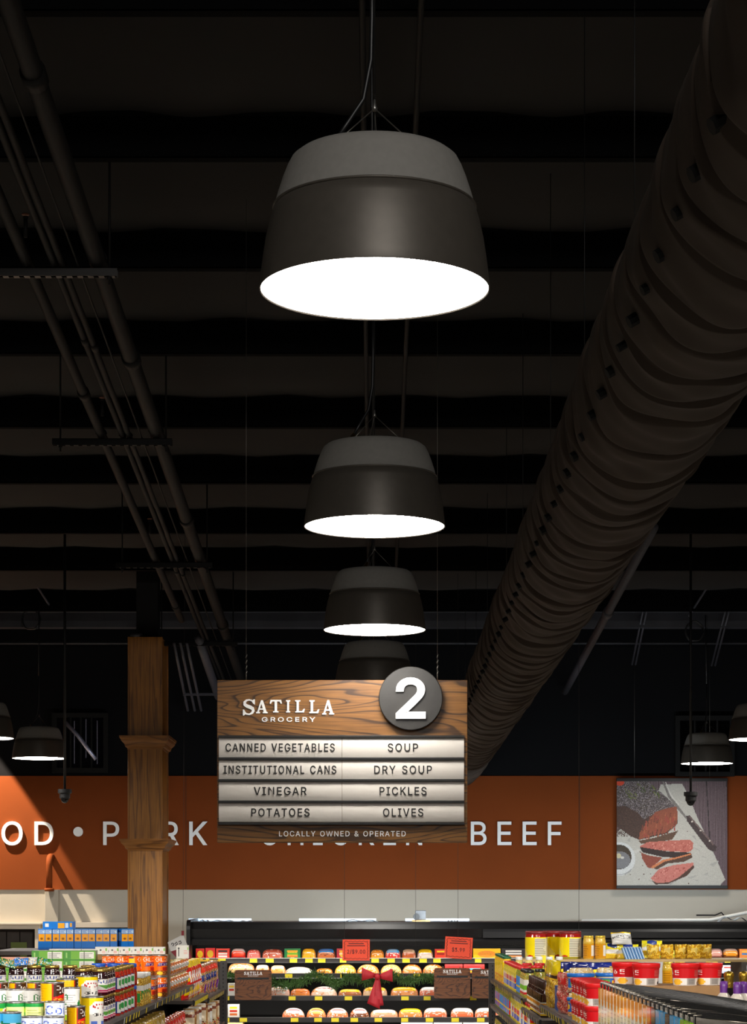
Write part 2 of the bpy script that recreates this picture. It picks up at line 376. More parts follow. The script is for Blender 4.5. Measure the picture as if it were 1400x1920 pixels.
# ------------------------------------------------------------------ lettering: outlines of plain sans capitals, figures and a few small letters (1000 = size, capitals 509 high)
GLYPHS = {}
for _g in "A480:16,0 201,509 276,509 463,0 395,0 287,302 264,372 232,478 245,478 213,371 191,302 85,0;110,142 110,199 370,199 370,142|B456:60,0 60,509 241,509 289,504 329,491 359,469 381,442 394,410 398,374 395,344 387,320 373,301 356,286 336,275 315,267 315,262 339,257 363,245 385,227 402,203 414,173 418,136 413,100 400,67 377,39 344,18 301,4 247,0;125,57 245,57 296,63 330,80 349,105 355,137 352,161 342,184 327,203 306,218 279,228 248,231 125,231;125,285 238,285 265,288 288,296 308,309 323,326 333,348 336,372 330,403 313,429 283,446 240,452 125,452|C510:267,-7 205,1 150,25 104,63 70,115 48,179 40,254 48,329 70,393 104,445 150,484 205,508 267,516 305,513 340,504 373,490 402,471 427,447 448,418 463,385 473,348 408,348 401,373 389,395 375,413 357,428 337,440 315,449 292,454 267,456 223,450 184,432 150,403 125,364 109,314 103,254 109,194 125,145 151,105 184,76 223,59 267,53 292,55 315,60 337,69 357,81 375,96 389,114 401,136 408,160 473,160 463,124 448,91 428,62 402,38 373,19 341,5 305,-4|D502:219,0 96,0 96,57 215,57 272,63 318,81 354,110 379,149 394,198 399,255 394,312 379,361 354,399 320,428 275,446 221,452 93,452 93,509 225,509 294,501 353,478 399,441 433,391 455,329 462,255 455,181 433,119 398,68 351,31 291,8;125,509 125,0 60,0 60,509|E419:60,0 60,509 372,509 372,452 125,452 125,286 355,286 355,229 125,229 125,57 375,57 375,0|F410:60,0 60,509 369,509 369,452 125,452 125,278 346,278 346,221 125,221 125,0|G520:269,-7 205,1 149,25 104,64 69,116 47,179 40,254 47,329 69,393 103,445 149,484 203,508 265,516 304,513 340,504 374,489 403,469 429,445 449,416 465,384 474,349 408,349 399,372 387,393 373,411 356,427 337,439 315,448 291,454 265,456 222,450 183,432 150,404 125,364 109,314 103,254 109,194 125,145 151,105 184,76 224,59 269,53 309,57 345,71 374,93 396,123 410,160 415,202 434,199 283,199 283,256 478,256 478,200 471,141 451,91 419,50 377,19 326,0|H517:60,0 60,509 125,509 125,289 392,289 392,509 457,509 457,0 392,0 392,232 125,232 125,0|I300:31,0 31,57 118,57 118,452 31,452 31,509 269,509 269,452 183,452 183,57 269,57 269,0|J396:185,-7 124,3 75,33 44,81 33,145 33,173 98,173 98,145 104,104 122,74 149,56 185,50 220,56 248,74 266,104 272,145 272,509 336,509 336,145 326,81 294,33 246,3|K467:104,145 104,216 139,261 174,303 212,344 364,509 448,509 231,276 228,276;60,0 60,509 125,509 125,334 124,225 125,193 125,0;372,0 188,259 228,309 449,0|L393:60,0 60,509 125,509 125,57 361,57 361,0|M628:60,0 60,509 152,509 277,187 287,159 299,123 311,84 322,49 307,49 318,83 330,121 342,158 352,187 476,509 568,509 568,0 504,0 504,291 504,327 505,369 506,413 507,457 513,457 498,409 482,363 467,322 456,291 342,0 286,0 170,291 159,321 145,361 129,408 112,457 119,457 120,416 121,372 122,328 122,291 122,0|N523:60,0 60,509 136,509 343,183 363,151 388,107 414,55 405,54 401,108 399,157 399,195 399,509 463,509 463,0 387,0 202,290 177,331 148,381 108,452 119,454 122,384 124,328 125,291 125,0|O533:267,-7 205,1 150,25 105,63 70,115 48,179 40,254 48,329 70,393 105,445 150,484 205,508 267,516 329,508 384,484 429,445 464,393 486,329 493,254 486,179 464,115 429,63 384,25 329,1;267,53 310,59 349,76 383,105 408,144 425,194 430,254 425,314 408,365 383,404 349,433 310,450 267,456 223,450 184,433 151,404 125,364 109,314 103,254 109,194 125,144 151,105 184,76 223,59|P445:60,0 60,509 235,509 289,503 332,487 366,462 390,430 404,391 409,348 404,304 390,265 366,233 332,207 289,191 235,186 125,186 125,0;125,242 233,242 269,246 297,256 318,272 333,294 342,319 344,348 342,376 333,402 318,423 297,439 268,449 232,452 125,452|Q533:245,159 313,159 369,85 384,65 468,-48 401,-48 346,27 331,46;267,-7 205,1 150,25 105,63 70,115 48,179 40,254 48,329 70,393 105,445 150,484 205,508 267,516 329,508 384,484 429,445 464,393 486,329 493,254 486,179 464,115 429,63 384,25 329,1;267,53 310,59 349,76 383,105 408,144 425,194 430,254 425,314 408,365 383,404 349,433 310,450 267,456 223,450 184,433 151,404 125,364 109,314 103,254 109,194 125,144 151,105 184,76 223,59|R449:60,0 60,509 236,509 290,504 333,489 367,465 390,433 405,395 409,352 405,309 390,271 367,240 333,217 289,203 236,198 125,198 125,0;125,255 234,255 269,258 298,267 319,281 334,300 342,324 345,352 342,380 334,405 319,425 298,440 269,449 233,452 125,452;353,0 230,229 303,229 428,0|S447:224,-9 172,-4 128,9 91,31 64,60 46,96 38,137 104,137 110,110 123,88 142,71 166,59 194,52 224,49 257,52 286,60 311,74 329,92 341,114 346,139 342,161 332,179 316,193 296,205 245,222 184,239 128,260 86,289 60,326 52,372 58,413 75,448 102,476 138,498 180,511 227,516 275,511 316,498 351,476 377,449 394,415 401,378 337,378 326,412 302,437 267,453 225,459 194,456 167,448 145,435 129,418 118,398 115,376 119,352 131,334 148,319 169,308 212,293 264,279 312,264 336,252 359,238 379,220 395,198 405,171 408,139 403,99 386,64 360,34 323,11 278,-4|T449:32,452 32,509 417,509 417,452 257,452 257,0 193,0 193,452|U517:259,-8 203,-2 154,15 114,43 85,80 66,124 60,173 60,509 124,509 124,178 128,144 141,113 160,87 187,68 220,56 259,52 298,56 331,68 357,87 377,113 389,144 393,178 393,509 457,509 457,173 451,124 433,80 403,43 363,15 315,-2|V480:204,0 16,509 84,509 192,206 215,137 248,31 235,31 267,138 290,206 395,509 463,509 278,0|W686:155,0 16,509 82,509 163,196 175,145 187,94 197,40 189,40 200,94 211,145 224,196 306,509 380,509 462,196 474,145 486,94 497,40 488,40 499,94 510,145 523,196 603,509 670,509 530,0 455,0 368,323 351,391 336,475 350,475 335,395 318,323 230,0|X474:18,0 217,284 217,236 29,509 104,509 178,400 204,361 223,329 243,292 232,292 252,329 272,361 298,400 374,509 446,509 259,239 259,287 456,0 382,0 292,129 268,165 250,195 230,231 244,231 225,196 206,166 182,129 91,0|Y472:203,0 203,208 16,509 91,509 192,344 222,292 250,230 224,230 251,293 280,344 381,509 455,509 268,208 268,0|Z438:42,0 42,46 273,385 306,431 341,476 348,454 285,452 223,452 40,452 40,509 397,509 397,462 169,129 134,81 97,33 90,54 152,57 214,57 399,57 399,0|0453:227,-7 174,1 130,24 95,62 69,113 53,178 48,254 53,330 69,395 95,447 130,484 174,508 227,516 279,508 323,484 358,447 384,395 400,330 405,254 400,178 384,113 359,62 323,24 279,1;227,50 261,56 290,74 313,103 330,144 340,194 344,254 340,314 330,365 313,405 290,435 261,453 227,460 192,453 163,435 140,405 123,365 113,314 109,254 113,194 123,144 140,103 163,74 192,56|1453:76,0 76,55 391,55 391,0;276,509 276,0 212,0 212,448 209,448 86,358 86,427 198,509|2453:64,0 64,47 234,229 282,282 299,305 311,327 318,348 320,371 317,397 308,419 293,436 273,449 250,457 224,460 196,457 172,447 153,433 139,413 130,390 127,362 66,362 71,405 86,442 111,473 143,496 182,511 225,516 268,511 306,497 337,474 361,445 376,411 381,372 378,345 371,318 357,290 336,259 267,180 153,60 153,57 389,57 389,0|3453:218,-7 173,-3 133,10 98,30 70,57 52,91 44,132 109,132 115,107 126,87 144,71 165,59 191,52 219,50 248,53 275,61 297,74 315,93 325,116 329,145 326,172 316,196 299,217 275,234 242,244 201,248 157,248 157,299 288,448 288,452 70,452 70,509 372,509 372,461 211,278 211,289 264,288 308,276 344,253 371,222 387,186 393,145 387,103 370,66 344,36 309,12 266,-2|4453:40,105 40,158 247,509 311,509 109,166 109,163 413,163 413,105;282,0 282,121 282,146 282,318 343,318 343,0|5453:221,-7 178,-2 140,11 108,32 83,60 66,93 60,130 122,130 127,108 138,89 154,73 173,60 196,52 221,50 250,53 276,64 298,82 314,104 324,131 328,162 324,193 314,221 297,244 275,262 248,273 218,277 192,275 167,268 145,258 128,246 67,253 96,509 366,509 366,452 151,452 134,301 136,301 155,315 178,325 203,331 229,334 263,330 294,321 321,306 345,285 364,260 379,231 388,199 391,163 385,117 369,76 343,41 309,15 268,-1|6453:226,-7 182,-1 142,15 109,40 84,74 69,115 64,162 68,199 80,239 102,285 137,340 252,509 322,509 151,261 145,261 154,275 165,288 179,299 196,307 214,312 235,314 278,309 316,295 346,271 370,240 384,201 389,157 384,112 368,73 343,39 310,14 271,-2;226,48 254,52 279,63 299,79 314,101 324,128 327,157 324,187 314,213 299,235 279,251 254,262 226,265 198,262 174,252 153,235 138,214 128,188 125,158 128,128 138,102 153,79 174,63 198,52|7453:97,0 323,448 323,452 62,452 62,509 391,509 391,449 165,0|8453:226,-7 178,-2 136,11 101,33 74,62 57,96 52,135 55,166 65,195 81,220 101,241 125,256 153,265 153,267 119,282 93,308 76,342 70,380 75,417 90,450 114,477 146,498 184,511 226,516 269,511 306,498 337,477 361,450 377,417 382,380 376,342 359,308 333,282 300,267 300,265 327,256 351,241 372,220 387,195 397,166 401,135 395,96 378,62 352,33 317,11 275,-2;226,49 258,52 285,60 307,74 323,91 333,113 337,139 333,165 322,189 305,208 283,223 256,232 226,235 196,232 169,223 147,208 130,189 119,165 115,139 119,113 129,91 145,74 167,60 195,52;226,290 252,292 274,300 293,313 307,330 316,351 319,376 316,399 308,420 294,437 275,449 252,457 226,460 200,457 177,449 159,437 145,420 136,399 133,376 136,351 145,330 159,313 178,300 201,292|9453:226,516 271,510 310,494 343,468 368,434 384,393 389,347 385,309 373,270 350,224 315,168 200,0 130,0 301,248 307,248 299,234 287,221 273,210 257,202 238,196 218,195 175,199 137,214 106,237 83,269 68,307 64,352 69,397 85,436 110,469 143,494 182,510;226,460 199,457 174,446 154,429 138,407 129,381 125,352 129,322 138,295 154,274 174,257 199,247 226,243 254,247 279,257 299,273 314,295 324,321 327,350 324,381 314,407 299,429 279,446 254,457|$447:202,-74 202,583 244,583 244,-74;224,-9 172,-4 128,9 91,31 64,60 46,96 38,137 104,137 110,110 123,88 142,71 166,59 194,52 224,49 257,52 286,60 311,74 329,92 341,114 346,139 342,161 332,179 316,193 296,205 245,222 184,239 128,260 86,289 60,326 52,372 58,413 75,448 102,476 138,498 180,511 227,516 275,511 316,498 351,476 377,449 394,415 401,378 337,378 326,412 302,437 267,453 225,459 194,456 167,448 145,435 129,418 118,398 115,376 119,352 131,334 148,319 169,308 212,293 264,279 312,264 336,252 359,238 379,220 395,198 405,171 408,139 403,99 386,64 360,34 323,11 278,-4|.188:95,-4 78,-1 63,9 53,24 50,41 53,59 63,73 78,83 95,87 113,83 128,73 138,59 141,41 138,24 128,9 113,-1|/249:235,533 71,-76 14,-76 178,533|&448:197,-7 150,-2 110,12 78,34 54,62 39,96 34,133 37,163 47,189 63,213 85,235 140,279 216,335 237,352 255,375 260,389 262,405 258,427 245,445 226,457 201,461 184,459 168,453 155,444 145,431 139,416 137,399 139,380 145,363 169,327 204,284 438,0 364,0 171,231 121,293 102,319 87,344 78,370 75,398 79,430 91,458 109,481 134,499 165,510 200,513 235,510 266,499 290,482 308,459 320,433 324,404 322,382 315,362 305,342 291,325 256,293 154,217 128,195 110,174 100,154 97,131 100,108 109,87 124,70 143,57 166,49 193,46 223,50 251,59 278,75 301,95 321,121 336,151 346,186 349,224 408,224 405,180 397,144 385,115 371,92 345,62 333,47 305,23 271,7 234,-3|'206:78,318 70,509 136,509 128,318|a389:160,-9 126,-5 94,5 68,22 48,45 35,73 30,108 34,138 43,161 58,179 78,193 100,203 125,211 178,220 234,227 252,230 265,235 273,243 276,255 276,257 273,279 267,297 256,311 240,322 220,329 196,331 171,329 149,322 132,313 118,301 107,288 100,274 41,291 57,322 79,346 104,364 133,375 163,382 194,384 239,379 263,372 286,360 306,343 322,320 333,290 337,251 337,0 277,0 277,52 272,52 252,25 236,12 215,1 190,-6;170,45 202,49 228,59 248,74 263,93 272,115 276,138 276,190 259,182 231,176 200,171 175,168 134,159 117,150 103,139 95,124 92,105 94,87 102,72 114,61 130,52 149,47|e404:212,-8 161,-2 117,16 82,46 56,85 40,132 34,187 39,242 55,290 81,329 115,359 157,378 205,384 236,382 266,374 294,361 319,341 341,315 357,282 368,242 371,194 371,169 75,169 75,221 338,221 310,202 307,237 298,269 283,294 263,314 237,326 205,330 173,326 146,313 125,294 109,270 99,241 96,211 96,178 100,139 110,106 128,80 151,61 179,50 212,46 234,48 254,53 271,61 285,73 297,88 306,105 365,91 353,63 335,39 311,19 283,4 249,-5|i167:53,0 53,379 114,379 114,0;84,443 67,446 54,455 44,468 41,483 44,499 54,512 67,521 84,524 100,521 114,512 123,499 126,483 123,468 114,455 100,446|l189:139,-2 101,3 74,20 58,47 53,84 53,509 114,509 114,99 115,77 120,62 130,54 146,52 160,53 170,54 181,3 162,-1|n410:114,227 114,0 53,0 53,379 112,379 112,287 102,287 124,332 152,362 187,379 227,384 264,380 295,369 321,349 341,321 353,285 357,240 357,0 296,0 296,235 290,275 273,304 246,323 210,329 184,326 161,317 141,303 126,283 117,257|r259:53,0 53,379 112,379 112,321 115,321 130,347 152,367 181,380 213,385 229,384 243,384 243,322 230,324 207,326 182,323 159,315 140,301 126,284 117,262 114,237 114,0|t227:204,379 204,327 6,327 6,379;65,471 126,471 126,98 128,76 136,61 150,53 170,50 185,51 202,54 213,2 192,-3 168,-4 125,2 92,21 72,52 65,93|s365:182,-8 145,-5 112,3 84,18 62,38 45,63 36,94 94,107 105,79 124,60 150,49 181,45 217,50 244,62 262,81 268,103 265,121 254,136 237,147 212,155 149,170 104,186 72,208 53,237 47,274 51,305 65,332 87,354 115,370 149,381 187,384 223,381 254,372 279,358 299,339 314,316 324,290 268,277 258,298 243,316 219,328 187,333 156,329 131,317 114,299 109,277 112,258 124,243 144,232 172,223 229,209 275,194 306,171 325,142 331,107 326,75 312,47 290,24 260,6 223,-5|o415:207,-8 159,-2 117,16 82,46 56,85 40,133 34,187 40,243 56,291 82,330 117,360 159,378 207,384 256,378 299,360 333,330 359,291 376,243 381,187 376,133 359,85 333,46 299,16 256,-2;207,46 242,51 270,66 292,89 307,117 316,151 319,187 316,224 307,258 292,287 270,310 242,325 207,330 173,325 145,310 124,287 108,258 99,224 96,187 99,151 108,117 124,89 145,66 173,51|u410:182,-5 146,-1 115,11 89,31 69,59 57,95 53,139 53,379 114,379 114,144 119,105 137,75 164,56 200,50 226,53 249,62 268,77 283,97 293,122 296,153 296,379 357,379 357,0 298,0 298,92 307,92 286,47 257,17 222,0|d424:195,-8 151,-2 111,16 79,45 55,84 39,133 34,189 39,245 55,293 79,332 112,361 151,378 196,384 228,381 253,373 272,360 287,346 306,319 311,319 311,509 372,509 372,0 313,0 313,59 307,59 287,31 272,17 252,4 227,-5;205,47 236,51 263,65 284,86 299,115 309,150 312,189 309,229 300,263 284,291 263,312 237,325 205,330 172,325 145,311 124,290 108,261 99,227 96,189 99,151 109,117 124,88 145,66 172,51|c396:207,-8 159,-2 117,16 82,46 56,85 40,133 34,187 40,243 56,291 82,330 117,360 159,378 207,384 234,383 260,377 284,368 305,356 324,341 340,322 353,301 362,277 303,262 290,289 270,311 242,325 207,330 173,325 145,310 124,287 108,258 99,224 96,187 99,151 108,117 124,89 145,66 173,51 207,46 243,52 271,66 292,89 304,117 363,102 354,78 341,56 325,37 306,21 285,9 261,-1 235,-6|h410:114,227 114,0 53,0 53,509 114,509 114,287 102,287 124,332 152,362 187,379 227,384 264,380 295,369 321,349 341,321 353,285 357,240 357,0 296,0 296,235 290,275 273,304 246,323 210,329 184,326 161,317 141,303 126,283 117,257|g425:207,-151 168,-148 134,-140 105,-127 82,-110 64,-91 51,-69 101,-41 122,-66 136,-78 154,-88 178,-95 207,-97 249,-92 282,-75 304,-47 311,-6 311,68 306,68 287,41 272,28 252,16 227,8 195,5 152,10 113,27 80,53 55,90 39,136 34,191 39,246 55,293 80,332 112,361 152,378 196,384 228,382 253,373 273,360 288,346 308,319 313,319 313,379 372,379 372,-9 367,-54 350,-90 324,-117 291,-136 251,-147;205,59 237,63 264,75 285,95 300,121 309,154 312,193 309,231 300,264 285,291 264,312 237,325 205,330 172,325 145,312 124,290 109,262 99,229 96,193 99,155 109,123 124,96 145,76 172,63|m610:53,0 53,379 112,379 112,295 108,295 118,323 132,346 151,363 172,376 195,384 219,386 257,380 287,361 309,331 321,295 312,295 322,321 337,343 357,361 381,375 407,383 437,386 468,383 497,372 522,354 541,328 553,296 557,255 557,0 496,0 496,254 490,289 473,313 447,326 419,330 395,328 374,320 358,307 345,290 338,270 335,247 335,0 274,0 274,260 269,288 253,311 229,326 199,330 178,328 158,320 140,307 126,289 117,266 114,238 114,0|%676:175,283 146,286 121,297 101,314 86,335 78,360 75,388 75,412 78,440 87,464 101,486 121,503 146,513 175,517 206,513 230,503 250,486 264,464 273,440 276,412 276,388 273,360 264,335 250,314 230,297 205,286;175,327 198,332 212,346 221,365 223,388 223,412 221,435 213,454 198,468 175,473 153,468 138,454 130,435 127,412 127,388 130,365 138,346 153,332;501,-10 471,-6 446,5 426,21 412,43 403,68 400,95 400,120 403,147 412,172 427,194 447,210 471,221 501,225 531,221 556,210 576,194 590,172 598,147 601,120 601,95 598,68 589,43 575,21 555,5 531,-6;501,35 523,39 538,53 546,73 549,95 549,120 546,142 538,162 524,176 501,180 479,176 464,162 456,142 453,120 453,95 455,73 464,53 479,39;132,0 482,509 540,509 191,0".split('|'):
    _h, _b = _g[1:].split(':', 1)
    GLYPHS[_g[0]] = (int(_h), [np.array([[int(q) for q in p.split(',')] for p in c.split(' ')], float) / 509.0 for c in _b.split(';')])
CAP = 509.0
# a slab-serif set for the shop's own lettering (cap height 1)
SERIF = {
    'I': (0.50, [[(.05, 0), (.45, 0), (.45, .09), (.34, .12), (.34, .88), (.45, .91), (.45, 1), (.05, 1), (.05, .91), (.16, .88), (.16, .12), (.05, .09)]]),
    'L': (0.84, [[(.05, 0), (.74, 0), (.82, .30), (.72, .30), (.60, .12), (.34, .12), (.34, .88), (.46, .91), (.46, 1), (.05, 1), (.05, .91), (.16, .88), (.16, .12), (.05, .09)]]),
    'T': (0.95, [[(.27, 0), (.68, 0), (.68, .09), (.565, .12), (.565, .88), (.74, .88), (.84, .68), (.93, .72), (.87, 1), (.08, 1), (.02, .72), (.11, .68), (.21, .88), (.385, .88), (.385, .12), (.27, .09)]]),
    'A': (1.0, [[(0, 0), (.34, 0), (.34, .09), (.25, .11), (.30, .27), (.60, .27), (.655, .11), (.57, .09), (.57, 0), (.99, 0), (.99, .09), (.89, .12), (.58, 1), (.42, 1), (.10, .11), (0, .09)], [(.335, .37), (.455, .72), (.565, .37)]]),
    'S': (0.84, None),
}


def _area(c):
    x, y = c[:, 0], c[:, 1]
    return 0.5 * float(np.sum(x * np.roll(y, -1) - np.roll(x, -1) * y))


def _serif_s():
    cl = [(.70, .80), (.60, .91), (.44, .955), (.27, .92), (.155, .80), (.16, .67), (.29, .575), (.50, .50), (.655, .41), (.70, .27), (.62, .13), (.45, .05), (.27, .075), (.15, .18)]
    w = [.05, .05, .045, .06, .085, .10, .105, .11, .105, .09, .07, .05, .05, .055]
    L_, R_ = [], []
    for i, p in enumerate(cl):
        a, b_ = cl[max(i - 1, 0)], cl[min(i + 1, len(cl) - 1)]
        t = Vector((b_[0] - a[0], b_[1] - a[1])).normalized()
        n = Vector((-t.y, t.x))
        L_.append((p[0] + n.x * w[i], p[1] + n.y * w[i]))
        R_.append((p[0] - n.x * w[i], p[1] - n.y * w[i]))
    st = R_ + L_[::-1]
    # wedge serifs at both ends
    out = [st, [(.80, .985), (.74, .985), (.60, .90), (.68, .72), (.80, .66)], [(.045, .345), (.045, -.02), (.11, -.02), (.25, .09), (.17, .27), (.13, .345)]]
    return [[tuple(q) for q in (c_ if _area(np.array(c_)) > 0 else c_[::-1])] for c_ in out]


SERIF['S'] = (0.84, _serif_s())


def _pip(p, c):
    ins = False
    for k in range(len(c)):
        (x1, y1), (x2, y2) = c[k], c[(k + 1) % len(c)]
        if (y1 > p[1]) != (y2 > p[1]) and p[0] < (x2 - x1) * (p[1] - y1) / (y2 - y1) + x1:
            ins = not ins
    return ins


def groups(cs):
    """outlines sorted into solid pieces: [outer, hole, hole ...]"""
    big = max(cs, key=lambda c_: abs(_area(c_)))
    sg = math.copysign(1, _area(big))
    outs = [[c_] for c_ in cs if _area(c_) * sg > 0]
    for c_ in cs:
        if _area(c_) * sg <= 0:
            own = [g_ for g_ in outs if _pip(c_[0], g_[0])] or outs[:1]
            own[0].append(c_)
    return outs


def glyph(ch, serif=False):
    if serif:
        a, cs = SERIF[ch]
        return a, [np.array(c, float) for c in cs]
    a, cs = GLYPHS[ch]
    return a / CAP, cs


def layout(s, spacing=0.0, serif=False, xs=1.0):
    """outlines of a line of text at cap height 1, starting at x = 0"""
    x, out = 0.0, []
    for ch in s:
        if ch == ' ':
            x += 0.5 * xs + spacing
            continue
        if ch == '*':
            t = np.linspace(0, 2 * PI, 20, endpoint=False)
            out.append([np.stack([x + .22 + .2 * np.cos(t), .5 + .2 * np.sin(t)], 1)])
            x += .44 + spacing
            continue
        a, cs = glyph(ch, serif)
        for g_ in groups(cs):
            out.append([np.stack([c[:, 0] * xs + x, c[:, 1]], 1) for c in g_])
        x += a * xs + spacing
    return x - spacing, out


def text_mesh(s, cap, depth, m, weight=0.0, spacing=0.0, serif=False, xs=1.0, align=0.5, width=None, name='lettering'):
    """flat letters with a little thickness, standing in the XZ plane and facing -Y; depth 0 gives a painted film"""
    w, outl = layout(s, spacing, serif, xs)
    sx = (width / (w * cap)) if width else 1.0
    V, F = [], []
    step = 0
    for g_ in outl:
        cu = bpy.data.curves.new(name, 'CURVE')
        cu.dimensions = '2D'
        cu.fill_mode = 'BOTH'
        cu.extrude = max(depth, 0.0004) / 2
        cu.offset = weight * cap
        for c in g_:
            sp = cu.splines.new('POLY')
            sp.points.add(len(c) - 1)
            for i, p in enumerate(c):
                sp.points[i].co = ((p[0] - w * align) * cap * sx, p[1] * cap, 0, 1)
            sp.use_cyclic_u = True
        ob = bpy.data.objects.new(name, cu)
        me = bpy.data.meshes.new_from_object(ob)
        n = len(V)
        lift = .0002 * (step % 3) if depth > .003 else .00004 * (step % 3)      # overlapping strokes never share a face
        step += 1
        V += [(v.co.x, v.co.y, v.co.z + lift) for v in me.vertices]
        F += [tuple(i + n for i in p.vertices) for p in me.polygons]
        bpy.data.objects.remove(ob)
        bpy.data.curves.remove(cu)
        bpy.data.meshes.remove(me)
    me = bpy.data.meshes.new(name)
    me.from_pydata(V, [], F)
    me.transform(Matrix.Rotation(R(90), 4, 'X'))
    me.materials.clear()
    me.materials.append(m)
    return me


# ------------------------------------------------------------------ prints: small pictures painted in numpy and stored as mesh colours


class Canvas:
    def __init__(self, w, h, bg):
        self.w, self.h = w, h
        self.a = np.zeros((h, w, 3))
        self.a[:] = bg
        self.yy, self.xx = np.mgrid[0:h, 0:w] + 0.5

    def rect(self, x0, y0, x1, y1, c):
        self.a[max(0, int(round(y0))):max(0, int(round(y1))), max(0, int(round(x0))):max(0, int(round(x1)))] = c
        return self

    def ell(self, cx, cy, rx, ry, c):
        self.a[((self.xx - cx) / rx) ** 2 + ((self.yy - cy) / ry) ** 2 <= 1] = c
        return self

    def inside(self, contours):
        ins = np.zeros((self.h, self.w), bool)
        for c in contours:
            x1, y1 = c[:, 0], c[:, 1]
            x2, y2 = np.roll(x1, -1), np.roll(y1, -1)
            for k in range(len(c)):
                if y1[k] == y2[k]:
                    continue
                cond = ((self.yy > min(y1[k], y2[k])) & (self.yy <= max(y1[k], y2[k])) &
                        (self.xx < (x2[k] - x1[k]) * (self.yy - y1[k]) / (y2[k] - y1[k]) + x1[k]))
                ins ^= cond
        return ins

    def poly(self, pts, c):
        self.a[self.inside([np.array(pts, float)])] = c
        return self

    def text(self, s, x, y, cap, c, align=0.5, spacing=0.08, xs=1.0, serif=False):
        """baseline y, cap height in pixels"""
        w, outl = layout(s, spacing, serif, xs)
        for g_ in outl:
            self.a[self.inside([np.stack([x + (o[:, 0] - w * align) * cap, y - o[:, 1] * cap], 1) for o in g_])] = c
        return self

    def speckle(self, x0, y0, x1, y1, cols, p=1.0):
        x0, y0, x1, y1 = (int(max(0, v)) for v in (x0, y0, x1, y1))
        sub = self.a[y0:y1, x0:x1]
        k = rng.integers(0, len(cols), sub.shape[:2])
        msk = rng.random(sub.shape[:2]) < p
        sub[msk] = np.array(cols, float)[k][msk]
        return self

    def lines(self, x0, x1, y0, y1, step, c, t=1):
        y = y0
        while y < y1:
            self.rect(x0, y, x0 + (x1 - x0) * random.uniform(.6, 1), y + t, c)
            y += step
        return self

    def mottle(self, amt=10):
        self.a = np.clip(self.a + rng.normal(0, amt, (self.h, self.w, 1)), 0, 255)
        return self


def colour_mesh(vs, fs, cols, m, smooth=True, name='print', ink_strength=1.15):
    """mesh whose faces carry the given colours (sRGB 0-255)"""
    me = bpy.data.meshes.new(name)
    me.from_pydata([tuple(v) for v in vs], [], fs)
    me.polygons.foreach_set('use_smooth', [smooth] * len(fs))
    at = me.color_attributes.new('print', 'FLOAT_COLOR', 'CORNER')
    cc = np.array(cols, float)
    lc = lin(np.clip(cc.mean(1, keepdims=True) + (cc - cc.mean(1, keepdims=True)) * ink_strength, 0, 255))
    cnt = np.array([len(f) for f in fs])
    rep = np.repeat(lc, cnt, axis=0)
    at.data.foreach_set('color', np.concatenate([rep, np.ones((len(rep), 1))], 1).astype(np.float32).ravel())
    me.materials.append(m)
    return me


def print_lathe(prof, cv, m, nu=None, name='label'):
    """a printed band: prof is (r, z) from the top down; the picture's middle faces -Y"""
    nu = nu or cv.w
    prof = np.array(prof, float)
    base = len(prof) > 2 and prof[-1, 0] < .002
    if base:
        prof = prof[:-1]
    d = np.concatenate([[0], np.cumsum(np.hypot(*np.diff(prof, axis=0).T))])
    t = np.linspace(0, d[-1], cv.h + 1)
    rr, zz = np.interp(t, d, prof[:, 0]), np.interp(t, d, prof[:, 1])
    vs, fs, cols = [], [], []
    for i in range(cv.h + 1):
        for k in range(nu):
            a = -PI / 2 + 2 * PI * (k / nu - .5)
            vs.append((rr[i] * math.cos(a), rr[i] * math.sin(a), zz[i]))
    for i in range(cv.h):
        for k in range(nu):
            k2 = (k + 1) % nu
            fs.append((i * nu + k, (i + 1) * nu + k, (i + 1) * nu + k2, i * nu + k2))
            cols.append(cv.a[i, int((k + .5) / nu * cv.w)])
    if base:
        fs.append(tuple(cv.h * nu + k for k in range(nu)))
        cols.append(cv.a[-1, 0])
    return colour_mesh(vs, fs, cols, m, True, name)


def print_sheet(fn, cv, m, smooth=True, name='print', extra=None):
    """fn(u, v) -> point, u left to right, v top to bottom"""
    vs = [fn(k / cv.w, i / cv.h) for i in range(cv.h + 1) for k in range(cv.w + 1)]
    fs, cols = [], []
    W = cv.w + 1
    for i in range(cv.h):
        for k in range(cv.w):
            fs.append((i * W + k, (i + 1) * W + k, (i + 1) * W + k + 1, i * W + k + 1))
            cols.append(cv.a[i, k])
    return vs, fs, cols


def join_sheets(parts, m, smooth=False, name='print'):
    V, F, C = [], [], []
    for vs, fs, cols in parts:
        n = len(V)
        V += vs
        F += [tuple(i + n for i in f) for f in fs]
        C += list(cols)
    return colour_mesh(V, F, C, m, smooth, name)


def print_box(w, d, h, front, side, top, m, name='carton', back=None):
    """carton standing on z = 0, front to -Y"""
    x, y = w / 2, d / 2
    return join_sheets([
        print_sheet(lambda u, v: (-x + u * w, -y, h * (1 - v)), front, m),
        print_sheet(lambda u, v: (x - u * w, y, h * (1 - v)), back or front, m),
        print_sheet(lambda u, v: (x, -y + u * d, h * (1 - v)), side, m),
        print_sheet(lambda u, v: (-x, y - u * d, h * (1 - v)), side, m),
        print_sheet(lambda u, v: (-x + u * w, y - v * d, h), top, m),
        ([(-x, -y, 0), (-x, y, 0), (x, y, 0), (x, -y, 0)], [(0, 1, 2, 3)], [front.a[-1, 0]])], m, False, name)


